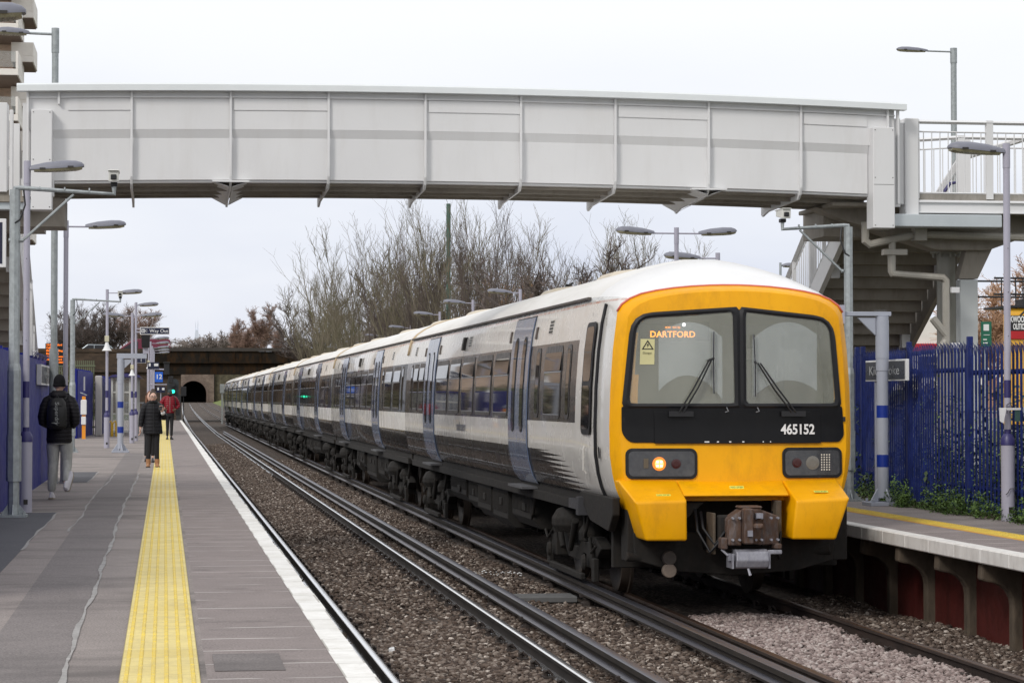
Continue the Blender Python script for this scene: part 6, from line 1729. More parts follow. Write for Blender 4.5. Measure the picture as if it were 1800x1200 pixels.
text('van_lettering', 'Aw\\oro', .42, (.9, 218.60, 7.05), FRONT, M_txt, van, extrude=.002)
# distant glass spire on the horizon
sp_ = thing('spire_tower', 'faint glass spire tower far away on the horizon, pale blue from painted haze', 'tower', (21.3 * 3, 3000, 10))
M_spire = mat('haze_tinted_glass', (.66, .70, .80), .9, var=.03)  # distance haze is put into this pale grey-blue colour
mb = MB(); mb.hexa([(60 - 9.5 - 20, 3000, 0), (60 + 9.5 - 20, 3000, 0), (60 + 9.5 - 20, 3015, 0), (60 - 9.5 - 20, 3015, 0)], [(38, 3000, 88), (41.6, 3000, 88), (41.6, 3010, 88), (38, 3010, 88)])
mb.add([(37.9, 3004, 88), (39.2, 3004, 88), (38.2, 3004, 101), (40.4, 3004, 88), (41.7, 3004, 88), (41.3, 3004, 105)], [(0, 1, 2), (3, 4, 5)]); mb.build('glass_shard', M_spire, sp_)
# apartment block
ap = thing('apartment_block', 'tall brick block of flats with white balconies at the top left', 'building', (-14, 158, .8))
mb = MB(); mb.box(-30, -9.75, 154, 162, .5, 60); mb.build('wall', M_flatbrick, ap)
def balcony(x0, x1, y0, y1, z0, ht, glass):
    b = MB(); b.box(x0, x1, y0, y1, z0, z0 + .40); b.box(x1 - .16, x1, y0, y1, z0 + .40, z0 + ht)
    if not glass: b.box(x0, x1 - .16, y0, y0 + .15, z0 + .40, z0 + ht)
    bal = b.build('balcony', M_flatwhite, ap, bevel=.02)
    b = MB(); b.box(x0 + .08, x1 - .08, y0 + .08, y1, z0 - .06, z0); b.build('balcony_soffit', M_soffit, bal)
    if glass: b = MB(); b.box(x0, x1 - .17, y0 + .03, y0 + .05, z0 + .5, z0 + ht); b.build('glass_panel', M_clear, bal)
for k in range(-4, 3):
    balcony(-13.0, -9.05, 148, 154, 22.15 + 2.83 * k, 1.50, True)
    balcony(-9.75, -8.35, 152, 156.5, 23.55 + 2.83 * k, 1.25, False)
for z in (16.8, 14.0, 11.1, 8.2):
    b = MB(); b.box(-10.15, -9.85, 153.94, 154.02, z, z + .9); b.build('window', M_glass, ap)

# yard beyond the opposite platform
tr = thing('demolition_truck', 'yellow demolition truck with black name board and rooftop rack behind the blue fence', 'truck', (19.5, 50, 1))
M_truck = mat('truck_yellow', (.75, .40, .03), .35, var=.06, coat=.2)
mb = MB(); mb.hexa([(18.42, 50, 1.6), (20.9, 50, 1.6), (20.9, 51.6, 1.6), (19.1, 51.6, 1.6)], [(18.42, 50, 4.05), (20.9, 50, 4.05), (20.9, 51.6, 4.05), (19.1, 51.6, 4.05)], 0); mb.hexa([(18.48, 50.02, 4.05), (20.9, 50.02, 4.05), (20.9, 51.5, 4.05), (19.1, 51.5, 4.05)], [(18.52, 50.1, 4.20), (20.9, 50.1, 4.20), (20.9, 51.4, 4.20), (19.1, 51.4, 4.20)], 0); mb.box(18.45, 20.9, 49.90, 50.0, 3.35, 3.50, 0)
mb.tube([(18.75, 49.93, 3.98), (18.88, 49.9, 4.12)], .025, 6, 1); mb.box(18.42, 18.50, 49.9, 50, 2.2, 3.9, 0); mb.build('cab', [M_truck, M_black], tr, bevel=.05, segs=2)
mb = MB(); mb.box(18.52, 20.9, 49.88, 50, 3.68, 4.02); nb = mb.build('name_board', M_black, tr)
mb = MB(); mb.box(18.5, 20.9, 49.86, 49.88, 3.50, 3.675); mb.build('red_stripe', mat('red_vinyl', (.45, .01, .015), .4), tr)
text('board_text', 'KWOOD', .19, (18.53, 49.874, 3.93), FRONT, M_txt, nb, extrude=.001, align='LEFT', sx=.52, bold=.006)
text('board_text', 'OLITION', .18, (18.60, 49.874, 3.77), FRONT, M_txt, nb, extrude=.001, align='LEFT', sx=.46, bold=.006)
mb = MB()
for z in (4.86, 4.50): mb.tube([(18.25, 50.1, z), (20.9, 50.1, z)], .022, 6); mb.tube([(18.25, 51.5, z), (20.9, 51.5, z)], .022, 6)
for x in (18.42, 18.75, 18.92, 19.3, 19.8): mb.tube([(x, 50.1, 4.18), (x, 50.1, 4.86)], .016, 5)
mb.box(18.95, 19.3, 50.1, 50.6, 4.24, 4.40); mb.box(18.5, 20.9, 50.0, 51.5, 4.20, 4.25); mb.build('roof_rack', M_black, tr)
for y in (50.9,):
    for x in (19.0, 20.6):
        m2 = MB(); m2.tube([(x - .15, y, 1.5), (x + .15, y, 1.5)], .5, 20); m2.build('wheel', M_rubber, tr)
gs = sign('green_sign', 'green and white petrol station style price sign beyond the fence', 21.50, 21.78, 60, 3.55, 4.22, mat('sign_green', (.01, .12, .07), .5), mat('sign_green', (.01, .12, .07)), .01)
mb = MB(); mb.box(21.55, 21.70, 59.98, 59.99, 3.98, 4.15); mb.box(21.55, 21.72, 59.98, 59.99, 3.86, 3.875); mb.box(21.54, 21.64, 59.98, 59.99, 3.73, 3.76); mb.box(21.54, 21.66, 59.98, 59.99, 3.64, 3.67); mb.build('white_panel', M_white, gs)
mb = MB(); mb.box(21.58, 21.66, 60.05, 60.1, 1, 3.6); mb.build('sign_post', M_galv, gs)
mb = MB(); mb.tube([(21.25, 60, 1), (21.25, 60, 3.75)], .04, 6); tag(mb.build('blue_post', M_royal), 'thin blue post left of the green sign', 'post')
wb = thing('white_building', 'white flat roofed building with a red strip seen under the right stair', 'building', (27, 90, 1))
mb = MB(); mb.box(24, 34, 88, 100, .8, 5.3); mb.build('wall', M_flatwhite, wb)
mb = MB(); mb.box(28.6, 34, 87.9, 88, 4.0, 4.3); mb.build('red_strip', MATS['red_vinyl'], wb)
mb = MB()
for k in range(5): mb.box(24.5 + 1.5 * k, 25.6 + 1.5 * k, 87.95, 88, 3.0, 3.8)
mb.build('window', M_glass, wb)
wf = thing('white_railing', 'low white mesh railing behind the blue palisade fence', 'railing', (12, 33, .8))
mb = MB()
for z in (1.75, 2.0): mb.tube([(11.0, 28.4, z), (12.2, 38, z)], .018, 5)
for i in range(40):
    y = 28.4 + .24 * i; x = 11 + .125 * .24 * i; mb.tube([(x, y, .8), (x + .02, y + .2, 2.0)], .008, 4)
mb.build('mesh', mat('railing_grey', (.35, .36, .36), .5), wf)
mb = MB(); mb.box(11.3, 11.36, 29.4, 30.6, .8, 1.55); tag(mb.build('white_board', M_white), 'white board lying behind the blue fence left of the truck', 'board')
mb = MB(); mb.hexa([(11.4, 26.8, .9), (11.5, 26.8, .9), (11.5, 27.6, .9), (11.4, 27.6, .9)], [(11.5, 26.7, 1.55), (11.6, 26.7, 1.55), (11.6, 27.6, 1.5), (11.5, 27.6, 1.5)]); tag(mb.build('plastic_sheet', mat('pale_plastic', (.45, .5, .5), .4)), 'crumpled pale plastic sheet caught behind the blue fence', 'plastic sheet')
hs = thing('house', 'pale gabled house roof just showing behind the bare trees left of the train', 'house', (27, 245, 5))
mb = MB(); mb.box(19.6, 26, 250, 258, 4, 8.4); mb.build('wall', mat('pale_render', (.45, .42, .38), .8), hs)
mb = MB(); mb.prism([(19.3, 8.2), (26.4, 8.2), (26.4, 12.0), (25.5, 12.0)], 'y', 249.5, 258.5); mb.build('roof', mat('roof_grey', (.30, .27, .25), .8, var=.1), hs)
# ------------------------------------------------------------------ bare trees
def make_tree(seed, H=8.0, stems=7, spread=.5, m=M_bark_g, trunk=0.0, l1=11, l2=6, l3=3, rad0=.10, droop=0.0, curl=.25, tw=.010, fan=1.0):
    r = random.Random(seed)
    A = MB(); B = MB()
    def walk(p, d, L_, n, wob, up):
        pts = [p]; d = d.normalized()
        for i in range(n):
            d = (d + Vector((r.gauss(0, wob), r.gauss(0, wob), r.gauss(0, wob * .7) + up))).normalized()
            p = p + d * (L_ / n); pts.append(p)
        return pts
    def tap(r0, r1, n): return [r0 + (r1 - r0) * i / n for i in range(n + 1)]
    starts = []
    if trunk > 0:
        pts = walk(Vector((0, 0, -.3)), Vector((r.gauss(0, .05), r.gauss(0, .05), 1)), trunk + .3, 4, .05, .02)
        A.tube(pts, tap(rad0 * 2.0, rad0 * 1.4, 4), 8); base = pts[-1]
    else: base = Vector((0, 0, -.2))
    for k in range(stems):
        a = 2 * math.pi * k / stems + r.uniform(-.4, .4); sp = spread * r.uniform(.15, 1.0)
        d = Vector((math.cos(a) * sp, math.sin(a) * sp, 1))
        L0 = (H - trunk) * r.uniform(.70, 1.02)
        n0 = 9
        pts = walk(base + Vector((math.cos(a), math.sin(a), 0)) * (.25 if trunk == 0 else .05), d, L0, n0, curl * .45, .05)
        r0 = rad0 * r.uniform(.6, 1.0)
        A.tube(pts, tap(r0, tw * 1.2, n0), 5, caps=False)
        for j in range(l1):
            t = r.uniform(.14, .97); i = min(int(t * n0), n0 - 1); f = t * n0 - i
            q = pts[i].lerp(pts[i + 1], f); dd = (pts[i + 1] - pts[i]).normalized()
            b = r.uniform(0, 6.28); dd2 = (dd + Vector((math.cos(b), math.sin(b), r.uniform(-.1, .5) + (1 - fan) * .5)) * r.uniform(.45, .9) * fan)
            L1 = L0 * (1 - t * .62) * r.uniform(.28, .46) * (1.15 if fan < 1 else 1)
            r1 = max(r0 * (1 - t) * .55, tw * 1.3)
            p1 = walk(q, dd2, L1, 4, curl * .8, .05 - droop)
            B.tube(p1, tap(r1, tw, 4), 4, caps=False)
            for j2 in range(l2):
                t2 = r.uniform(.15, 1); i2 = min(int(t2 * 4), 3); q2 = p1[i2].lerp(p1[i2 + 1], t2 * 4 - i2)
                b = r.uniform(0, 6.28); d3 = ((p1[i2 + 1] - p1[i2]).normalized() + Vector((math.cos(b), math.sin(b), r.uniform(-.2, .5) + (1 - fan) * .4)) * r.uniform(.4, .9) * fan)
                L2_ = L1 * r.uniform(.3, .6)
                p2 = walk(q2, d3, L2_, 3, curl, .04 - droop * 1.6)
                B.tube(p2, tap(tw * 1.1, tw * .7, 3), 3, caps=False)
                for j3 in range(l3):
                    q3 = p2[r.randrange(1, 4)]; b = r.uniform(0, 6.28)
                    d4 = (p2[-1] - p2[-2]).normalized() + Vector((math.cos(b), math.sin(b), r.uniform(-.2, .4))) * .8
                    p3 = walk(q3, d4, L2_ * r.uniform(.35, .7), 2, curl, .03 - droop * 2.5)
                    B.tube(p3, tap(tw * .8, tw * .5, 2), 3, caps=False)
    root = bpy.data.objects.new('bare_tree', None); COL.objects.link(root)
    A.build('trunk', m, root); B.build('crown', m, root)
    return root
KIND = {}
KIND['vase'] = [make_tree(1, 9, 10, .34, M_bark_g, 0, 11, 5, 2, .055, tw=.009, curl=.11, fan=.62), make_tree(2, 9, 9, .42, M_bark_g, 0, 11, 5, 2, .06, tw=.009, curl=.11, fan=.66), make_tree(3, 9, 8, .28, M_bark_d, 0, 11, 5, 2, .06, tw=.0085, curl=.10, fan=.60)]
KIND['gnarl'] = [make_tree(7, 7, 4, .95, M_bark_d, 1.2, 10, 6, 3, .15, curl=.5, tw=.014), make_tree(8, 7, 4, .85, M_bark_d, 1.5, 11, 6, 3, .13, curl=.4, tw=.013)]
KIND['birch'] = [make_tree(11, 10, 5, .38, M_bark_r, 2.0, 24, 10, 5, .11, droop=.05, tw=.028), make_tree(12, 10, 6, .5, M_bark_r, 1.5, 24, 10, 5, .12, droop=.06, tw=.028)]
KIND['far'] = [make_tree(21, 9, 6, .55, M_bark_gr, 1.5, 13, 8, 4, .12, tw=.035), make_tree(22, 9, 6, .65, M_bark_gr, 1.0, 13, 8, 4, .12, tw=.035)]
KIND['dark'] = [make_tree(25, 8, 9, .45, M_bark_d, .5, 14, 8, 3, .10, tw=.018), make_tree(26, 8, 7, .6, M_bark_r, 1.2, 15, 9, 3, .11, droop=.02, tw=.018)]
KIND['orange'] = [make_tree(31, 9, 9, .30, M_bark_o, 1.0, 16, 8, 3, .10, tw=.022)]
KIND['willow'] = [make_tree(33, 9, 5, .45, M_bark_o, 1.6, 20, 10, 4, .14, droop=.05, tw=.022)]
used = set()
def Dd(x, y): return x * .1462 + y * .9893
def place_tree(kind, i, px, ytop, Y, zg, label, group, width=None, rot=None):
    """stand a tree of the given kind at distance Y where the pixel column px is, top reaching pixel row ytop"""
    k = KIND[kind][i % len(KIND[kind])]
    # ray through the column at that distance (level with the horizon)
    r_ = (px - 900) / 4129.0; c, s = math.cos(.1467), math.sin(.1467)
    X = Y * (r_ * c + s) / (c - r_ * s)
    D = Dd(X, Y); ztop = 2.2 + (698.7 - ytop) * D / 4129.0
    H0 = {'vase': 9.4, 'gnarl': 6.6, 'birch': 9.6, 'far': 9.2, 'dark': 8.2, 'orange': 9.4, 'willow': 9.0}[kind]
    s_ = (ztop - zg) / H0
    if k in used: o = copy_tree(k)
    else: o = k; used.add(k)
    o.location = (X, Y, zg); o.scale = (s_ * (width or 1), s_ * (width or 1), s_)
    o.rotation_euler = (0, 0, rot if rot is not None else (px * 1.7) % 6.28)
    tag(o, label, 'tree', group)
    return o
LOW = []
GA = 'bare trees along the railway bank behind the train'
side_names = ['leftmost', 'second from left', 'third from left', 'fourth from left', 'fifth from left', 'sixth from left', 'seventh from left', 'eighth from left', 'ninth from left', 'tenth from left', 'eleventh from left', 'rightmost']
GA2 = 'low trees at the foot of the thicket'
for px, yt, Y, kd, i, w, lab in [(560, 520, 150, 'dark', 0, 1.3, 'leftmost low dark tree under the thicket beside the brick bridge'), (730, 450, 120, 'dark', 0, 1.1, 'low dark tree under the thicket left of the green mast')]:
    LOW.append((kd, i, px, yt, Y, 2.2, lab, GA2, w))
vs_ = [(556, 488, 130, 'vase', 0, .95), (592, 440, 118, 'vase', 1, 1.0), (632, 412, 110, 'vase', 0, 1.1), (672, 400, 104, 'vase', 2, .95), (706, 385, 98, 'vase', 1, .95), (742, 372, 92, 'vase', 2, .9), (772, 366, 100, 'vase', 0, .9), (806, 350, 90, 'vase', 1, .9), (840, 352, 84, 'vase', 2, .85), (872, 360, 88, 'vase', 0, .9), (902, 366, 80, 'vase', 2, .8), (610, 500, 140, 'vase', 1, 1.1)]
for n_, (px, yt, Y, kd, i, w) in enumerate(vs_):
    o = place_tree(kd, i, px, yt, Y, 2.2, 'tall vase shaped bare tree of the thicket behind the train, ' + side_names[n_] if n_ < 11 else 'low spreading bare tree at the foot of the thicket beside the brick bridge', GA, w)
for a_ in LOW: place_tree(*a_)
GS = 'separate bare trees behind the leading carriage'
for px, yt, Y, kd, i, w, lab in [(985, 392, 70, 'gnarl', 0, 1.15, 'gnarled black branched bare tree right of the thicket, with thick twisting limbs'), (1050, 396, 75, 'gnarl', 1, 1.15, 'dark bare tree with a straight trunk between the gnarled tree and the twin lamp'),
                                 (1128, 386, 80, 'vase', 1, 1.0, 'upright bare tree directly behind the twin headed lamp post'), (1160, 404, 84, 'vase', 0, .9, 'bushy bare tree just right of the one behind the twin lamp'),
                                 (1085, 420, 90, 'vase', 2, 1.0, 'fine twigged bare tree left of the twin lamp, low behind the roof'), (1018, 415, 96, 'vase', 0, .9, 'fine twigged bare tree filling the gap right of the gnarled tree'),
                                 (955, 425, 92, 'vase', 2, .8, 'thin bare tree between the thicket and the gnarled tree'), (948, 470, 66, 'gnarl', 1, 1.1, 'small dark bare tree leaning in front of the orange twigged tree')]:
    place_tree(kd, i, px, yt, Y, 2.0, lab, GS, w)
for n_, (px, yt, Y) in enumerate([(935, 478, 130), (880, 480, 135), (1000, 490, 140)]):
    place_tree('orange', 0, px, yt, Y, 2.6, ['orange twigged bare tree glowing behind the dark gnarled one', 'orange twigged bare tree half hidden in the right end of the thicket', 'low orange twigged bare tree peeping over the train roof'][n_], 'orange twigged trees', .8)
GB = 'reddish birches above the road bridge'
for n_, (px, yt, Y, w) in enumerate([(465, 548, 250, .8), (442, 562, 255, .85), (420, 572, 262, .9), (487, 570, 240, .7)]):
    place_tree('birch', n_, px, yt, Y, 5.0, ['tallest reddish birch above the road bridge, just left of the thicket', 'reddish birch immediately left of the tallest one above the road bridge', 'shortest reddish birch, sloping down to the far grey treeline', 'thin reddish birch right of the tallest, touching the thicket'][n_], GB, w)
GF = 'far grey trees on the horizon'
ff = [(285, 592), (303, 590), (322, 590), (343, 586), (362, 583), (378, 587), (398, 579), (412, 583)]
for n_, (px, yt) in enumerate(ff):
    place_tree('far', n_, px, yt - 2, 620 + 12 * (n_ % 3), 8.6, 'hazy grey bare tree on the skyline, number %s counted from the spire towards the birches' % ['one', 'two', 'three', 'four', 'five', 'six', 'seven', 'eight'][n_], GF, 1.5)
GD = 'dark bare trees left of the track above the bridge'
for n_, (px, yt, Y, kd, i) in enumerate([(150, 545, 236, 'dark', 0), (172, 535, 240, 'dark', 0), (196, 538, 238, 'dark', 0), (225, 540, 245, 'dark', 1), (250, 545, 242, 'dark', 1), (128, 540, 250, 'dark', 0), (108, 552, 232, 'dark', 0)]):
    place_tree(kd, i, px, yt, Y, 5.2, ['bare tree behind the silver car on the bridge', 'spiky bare tree between the silver car and the far camera pole', 'bare tree directly behind the single lamp post with the horn', 'round headed reddish bare tree behind the twin lamp heads', 'drooping edge tree just left of the Way Out sign', 'bare tree seen between the left galvanised poles', 'bare tree beside the lower steps of the left stair'][n_], GD, 1.0 if kd == 'dark' and i == 0 else 1.15)
for n_, (px, yt, Y, w) in enumerate([(1742, 455, 66, 1.1), (1800, 482, 78, 1.0)]):
    place_tree('willow' if n_ == 0 else 'orange', 0, px, yt, Y, 1.6, ['golden brown weeping tree right of the footbridge column', 'pale orange bare tree at the right edge behind the truck'][n_], 'trees beyond the yard', w)
# shrubs behind the far bridge opening, one scrubby mass each side
def scatter_leaves(name, m, pts, size, seed, kind='stuff', n_per=1, flat=.5):
    r = np.random.default_rng(seed); P = np.array(pts, float); n = len(P)
    s = r.uniform(size * .6, size * 1.4, n)
    a = r.uniform(0, 6.283, n); e = r.uniform(-.9, .9, n)
    u = np.stack([np.cos(a) * np.cos(e), np.sin(a) * np.cos(e), np.sin(e)], 1)
    w = np.stack([-np.sin(a), np.cos(a), r.uniform(-.5, .5, n)], 1)
    V = np.stack([P - u * s[:, None], P + w * (s * .45)[:, None], P + u * s[:, None], P - w * (s * .45)[:, None]], 1)
    V[:, 1, 2] += s * .15; V[:, 3, 2] += s * .15
    me = bpy.data.meshes.new(name); me.vertices.add(n * 4); me.vertices.foreach_set('co', V.reshape(-1).astype(np.float32))
    me.loops.add(n * 4); me.loops.foreach_set('vertex_index', np.arange(n * 4, dtype=np.int32)); me.polygons.add(n)
    me.polygons.foreach_set('loop_start', (np.arange(n) * 4).astype(np.int32)); me.polygons.foreach_set('loop_total', np.full(n, 4, np.int32))
    me.materials.append(m); me.update(calc_edges=True)
    o = bpy.data.objects.new(name, me); COL.objects.link(o)
    return tag(o, kind=kind)
r = random.Random(77)
def plant(x, y, z, h, w, n):
    out = []
    for _ in range(n):
        t = r.random(); rr = w * (1 - t * .5) * math.sqrt(r.random()); a = r.uniform(0, 6.28)
        out.append((x + rr * math.cos(a), y + rr * math.sin(a), z + t * h + r.uniform(-.02, .02)))
    return out
pts = []
for i in range(190):
    y = r.uniform(20, 34); x = 9.52 + r.uniform(-.16, .16) + max(0, y - 29) * .085 - .05
    h = r.uniform(.06, .22) if r.random() < .75 else r.uniform(.2, .42)
    pts += plant(x, y, .79, h, r.uniform(.05, .15), 55)
for i in range(14):
    y = r.uniform(26.0, 29.6); pts += plant(9.38 + r.uniform(-.08, .12), y, .79, r.uniform(.15, .36), .17, 110)
scatter_leaves('weeds', M_leaf, pts, .022, 1)
pts = []
for i in range(260):
    y = r.uniform(19, 33); x = 9.62 + r.uniform(.1, 1.7)
    pts += plant(x, y, .7, r.uniform(.3, 1.0) if r.random() < .7 else r.uniform(.8, 1.7), r.uniform(.1, .3), 60)
for i in range(480):
    y = r.uniform(20, 28.4); x = 9.95 + r.uniform(0, 2.6)
    pts += plant(x, y, .7, r.uniform(1.2, 2.1) if y < 27.4 else r.uniform(.5, 1.1), r.uniform(.15, .35), 70)
scatter_leaves('undergrowth', M_leaf_dk, pts, .045, 2)
# ivy strands climbing the fence
pts = []
for i in range(9):
    y = 25.0 + .48 * i + r.uniform(-.15, .15); x = 9.57; z = .85; top = r.uniform(1.6, 2.55)
    while z < top:
        z += .03; y += r.uniform(-.022, .02)
        if r.random() < .55: pts.append((x + r.uniform(-.03, .03), y + r.uniform(-.05, .05), z))
scatter_leaves('ivy', M_leaf, pts, .02, 3)
pts = []
for i in range(5200):
    y = r.uniform(232, 590); x = 12.5 + xo(y) + r.uniform(0, 9) ; f = (x - 12.5 - xo(y)) / 9
    pts.append((x, y, 1.2 + zo(y) + f * 3.2 + r.uniform(0, 2.4)))
scatter_leaves('bank_scrub', M_leaf_dry, pts, .26, 4)
pts = []
for i in range(3000):
    y = r.uniform(228, 590); x = .2 + xo(y) - r.uniform(0, 8); pts.append((x, y, 1 + zo(y) - (x - xo(y)) * .45 + r.uniform(0, 2.2)))
scatter_leaves('bank_scrub', M_leaf_dry, pts, .3, 5)
pts = []
for i in range(9000):
    y = r.uniform(60, 190); x = 12.5 + r.uniform(0, 14); pts.append((x, y, 1.0 + (x - 12) * .08 + r.uniform(0, 1.6) * r.random()))
scatter_leaves('bank_undergrowth', M_leaf_dry, pts, .22, 6)
pts = []
for i in range(16000):
    y = r.uniform(84, 212); x = -4.5 - r.uniform(0, 9); pts.append((x, y, .8 + r.uniform(0, 1) ** .6 * (1.6 + .9 * math.sin(y * .3) + (-x - 4.5) * .28)))
scatter_leaves('bramble_bank', M_leaf_dry, pts, .2, 8)
# small tufts on the near track and the ramp of weeds at the bracket wall foot
pts = []
for (x, y) in [(3.10, 17.0), (2.5, 15.4), (3.15, 16.4), (2.9, 14.9)]: pts += plant(x, y, -.16, .07, .05, 26)
scatter_leaves('trackside_tufts', M_leaf, pts, .014, 7)
# ------------------------------------------------------------------ people (built facing -Y, feet at z = 0, then turned)
def ellring(c, rx, ry, z, n=16, tilt=0.0):
    return [(c[0] + rx * math.cos(2 * math.pi * k / n), c[1] + ry * math.sin(2 * math.pi * k / n), z + tilt * math.sin(2 * math.pi * k / n)) for k in range(n)]
def sphere_map(mb, c, r, fn, n=20, m=14, mi=0):
    rings = []
    for j in range(1, m):
        ph = math.pi * j / m; ring = []
        for k in range(n):
            th = 2 * math.pi * k / n
            p = Vector((math.sin(ph) * math.cos(th), math.sin(ph) * math.sin(th), -math.cos(ph)))
            p = fn(p); ring.append((c[0] + p.x * r[0], c[1] + p.y * r[1], c[2] + p.z * r[2]))
        rings.append(ring)
    mb.rings(rings, mi)
def headfn(p):
    # jaw narrows, face flattens a little, nose and brow stand out (face looks to -Y)
    q = p.copy()
    if p.z < -.1: f = 1 + (p.z + .1) * .38; q.x *= f; q.y *= (f * .9 + .1)
    if p.y < -.6: q.y += (-p.y - .6) * .25
    if p.y < -.75 and abs(p.x) < .25 and -.38 < p.z < .12: q.y -= .20 * (1 - abs(p.x) / .25) * (1 - abs(p.z + .2) / .35 if abs(p.z + .2) < .35 else 0)
    if p.y < -.7 and abs(p.z - .18) < .12: q.y -= .04
    if p.y < -.7 and -.62 < p.z < -.45: q.y -= .05
    return q
def hand_into(mb, wrist, direction, side_v, k=1.0, curl=.5, thumb_sign=1):
    """palm with four fingers of unequal length and a thumb"""
    w = Vector(wrist); d = Vector(direction).normalized(); s = Vector(side_v); s = (s - d * s.dot(d)).normalized(); n = d.cross(s)
    mb.tube([w - d * .02, w + d * .03 * k, w + d * .085 * k], [(.018 * k, .024 * k), (.017 * k, .038 * k), (.014 * k, .040 * k)], 8, up=tuple(n))
    for i, ln in enumerate((.070, .080, .075, .058)):
        b = w + d * .082 * k + s * (.030 - .020 * i) * k
        p1 = b + (d * (1 - curl * .3) + n * curl * .6).normalized() * ln * .45 * k
        p2 = p1 + (d * (1 - curl) + n * curl).normalized() * ln * .33 * k
        p3 = p2 + (d * (.6 - curl) + n * (.3 + curl)).normalized() * ln * .25 * k
        mb.tube([b, p1, p2, p3], [.0095 * k, .009 * k, .008 * k, .006 * k], 6)
    t0 = w + d * .03 * k + s * .036 * k * thumb_sign; t1 = t0 + (d * .6 + s * thumb_sign * .6 + n * .3).normalized() * .038 * k; t2 = t1 + (d * .9 + s * .1 * thumb_sign + n * .4).normalized() * .03 * k
    mb.tube([t0 - d * .01, t1, t2], [.012 * k, .0105 * k, .008 * k], 6)
def skinned(nodes, edges, subs=2):
    """skin-modifier surface evaluated to vertices and faces"""
    me = bpy.data.meshes.new('t'); me.from_pydata([n[0] for n in nodes], edges, []); o = bpy.data.objects.new('t', me); COL.objects.link(o)
    sk = o.modifiers.new('s', 'SKIN'); sk.use_smooth_shade = True; ss = o.modifiers.new('b', 'SUBSURF'); ss.levels = subs; ss.render_levels = subs
    sv = me.skin_vertices[0].data
    for i, n in enumerate(nodes): sv[i].radius = n[1] if isinstance(n[1], tuple) else (n[1], n[1]); sv[i].use_root = (i == 0)
    bpy.context.view_layer.update(); dg = bpy.context.evaluated_depsgraph_get(); ev = o.evaluated_get(dg); m2 = ev.to_mesh()
    vs = [tuple(v.co) for v in m2.vertices]; fs = [tuple(p.vertices) for p in m2.polygons]
    ev.to_mesh_clear(); bpy.data.objects.remove(o); bpy.data.meshes.remove(me)
    return vs, fs
def person(label, loc, rot, J, skin_m, parts):
    r = thing('person', label, 'person', (0, 0, 0))
    F = J['head'][2] / 1.62
    nodes = [((0, 0, .93), (.13, .10)), ((0, 0, 1.10), (.12, .09)), ((0, 0, 1.30), (.14, .10)), ((0, .01, 1.44), (.07, .06)), ((J['head'][0] * .5, J['head'][1] * .5, 1.53), .052)]
    nodes = [((p[0] * F, p[1], p[2] * F), (q[0] * F, q[1] * F) if isinstance(q, tuple) else q * F) for p, q in nodes]
    edges = [(0, 1), (1, 2), (2, 3), (3, 4)]
    def chain(start, pts):
        prev = start
        for p, q in pts: nodes.append((p, q)); edges.append((prev, len(nodes) - 1)); prev = len(nodes) - 1
        return prev
    for s in ('L', 'R'):
        sg_ = 1 if s == 'L' else -1
        chain(3, [((sg_ * .15 * F, .01, 1.385 * F), .045), (J['elb' + s], .042), (J['wri' + s], .028)])
        chain(0, [((sg_ * .085 * F, 0, .88 * F), .075), (J['kne' + s], .040), (J['ank' + s], .032)])
    vs, fs = skinned(nodes, edges)
    mb = MB(); mb.add(vs, fs)
    hx, hy = J['head'][0], J['head'][1]; hz = J['head'][2]
    pit = J.get('nod', 0)
    R = Matrix.Rotation(pit, 3, 'X')
    sphere_map(mb, (hx, hy, hz), (.078, .098, .118), lambda p: R @ headfn(p))
    for sx_ in (-1, 1): mb.ell((hx + sx_ * .078, hy + .01, hz - .01), (.012, .022, .032), 8, 6)
    for s in ('L', 'R'):
        if 'hand' + s in J:
            e = Vector(J['elb' + s]); w = Vector(J['wri' + s]); hd = J['hand' + s]
            hand_into(mb, w, hd[0] if hd[0] else (w - e), hd[1], 1.05, hd[2], 1 if s == 'R' else -1)
    mb.build('body', skin_m, r, smooth=True, local=True)
    for nm, shape, m, kw in parts: 
        b = MB(); shape(b); b.build(nm, m, r, smooth='auto' if kw != 'flat' else False, local=True)
    r.location = loc; r.rotation_euler = (0, 0, rot)
    return r
def torso(b, secs, n=20):
    b.rings([ellring((c[0], c[1]), rx, ry, z, n) for z, rx, ry, c in secs])
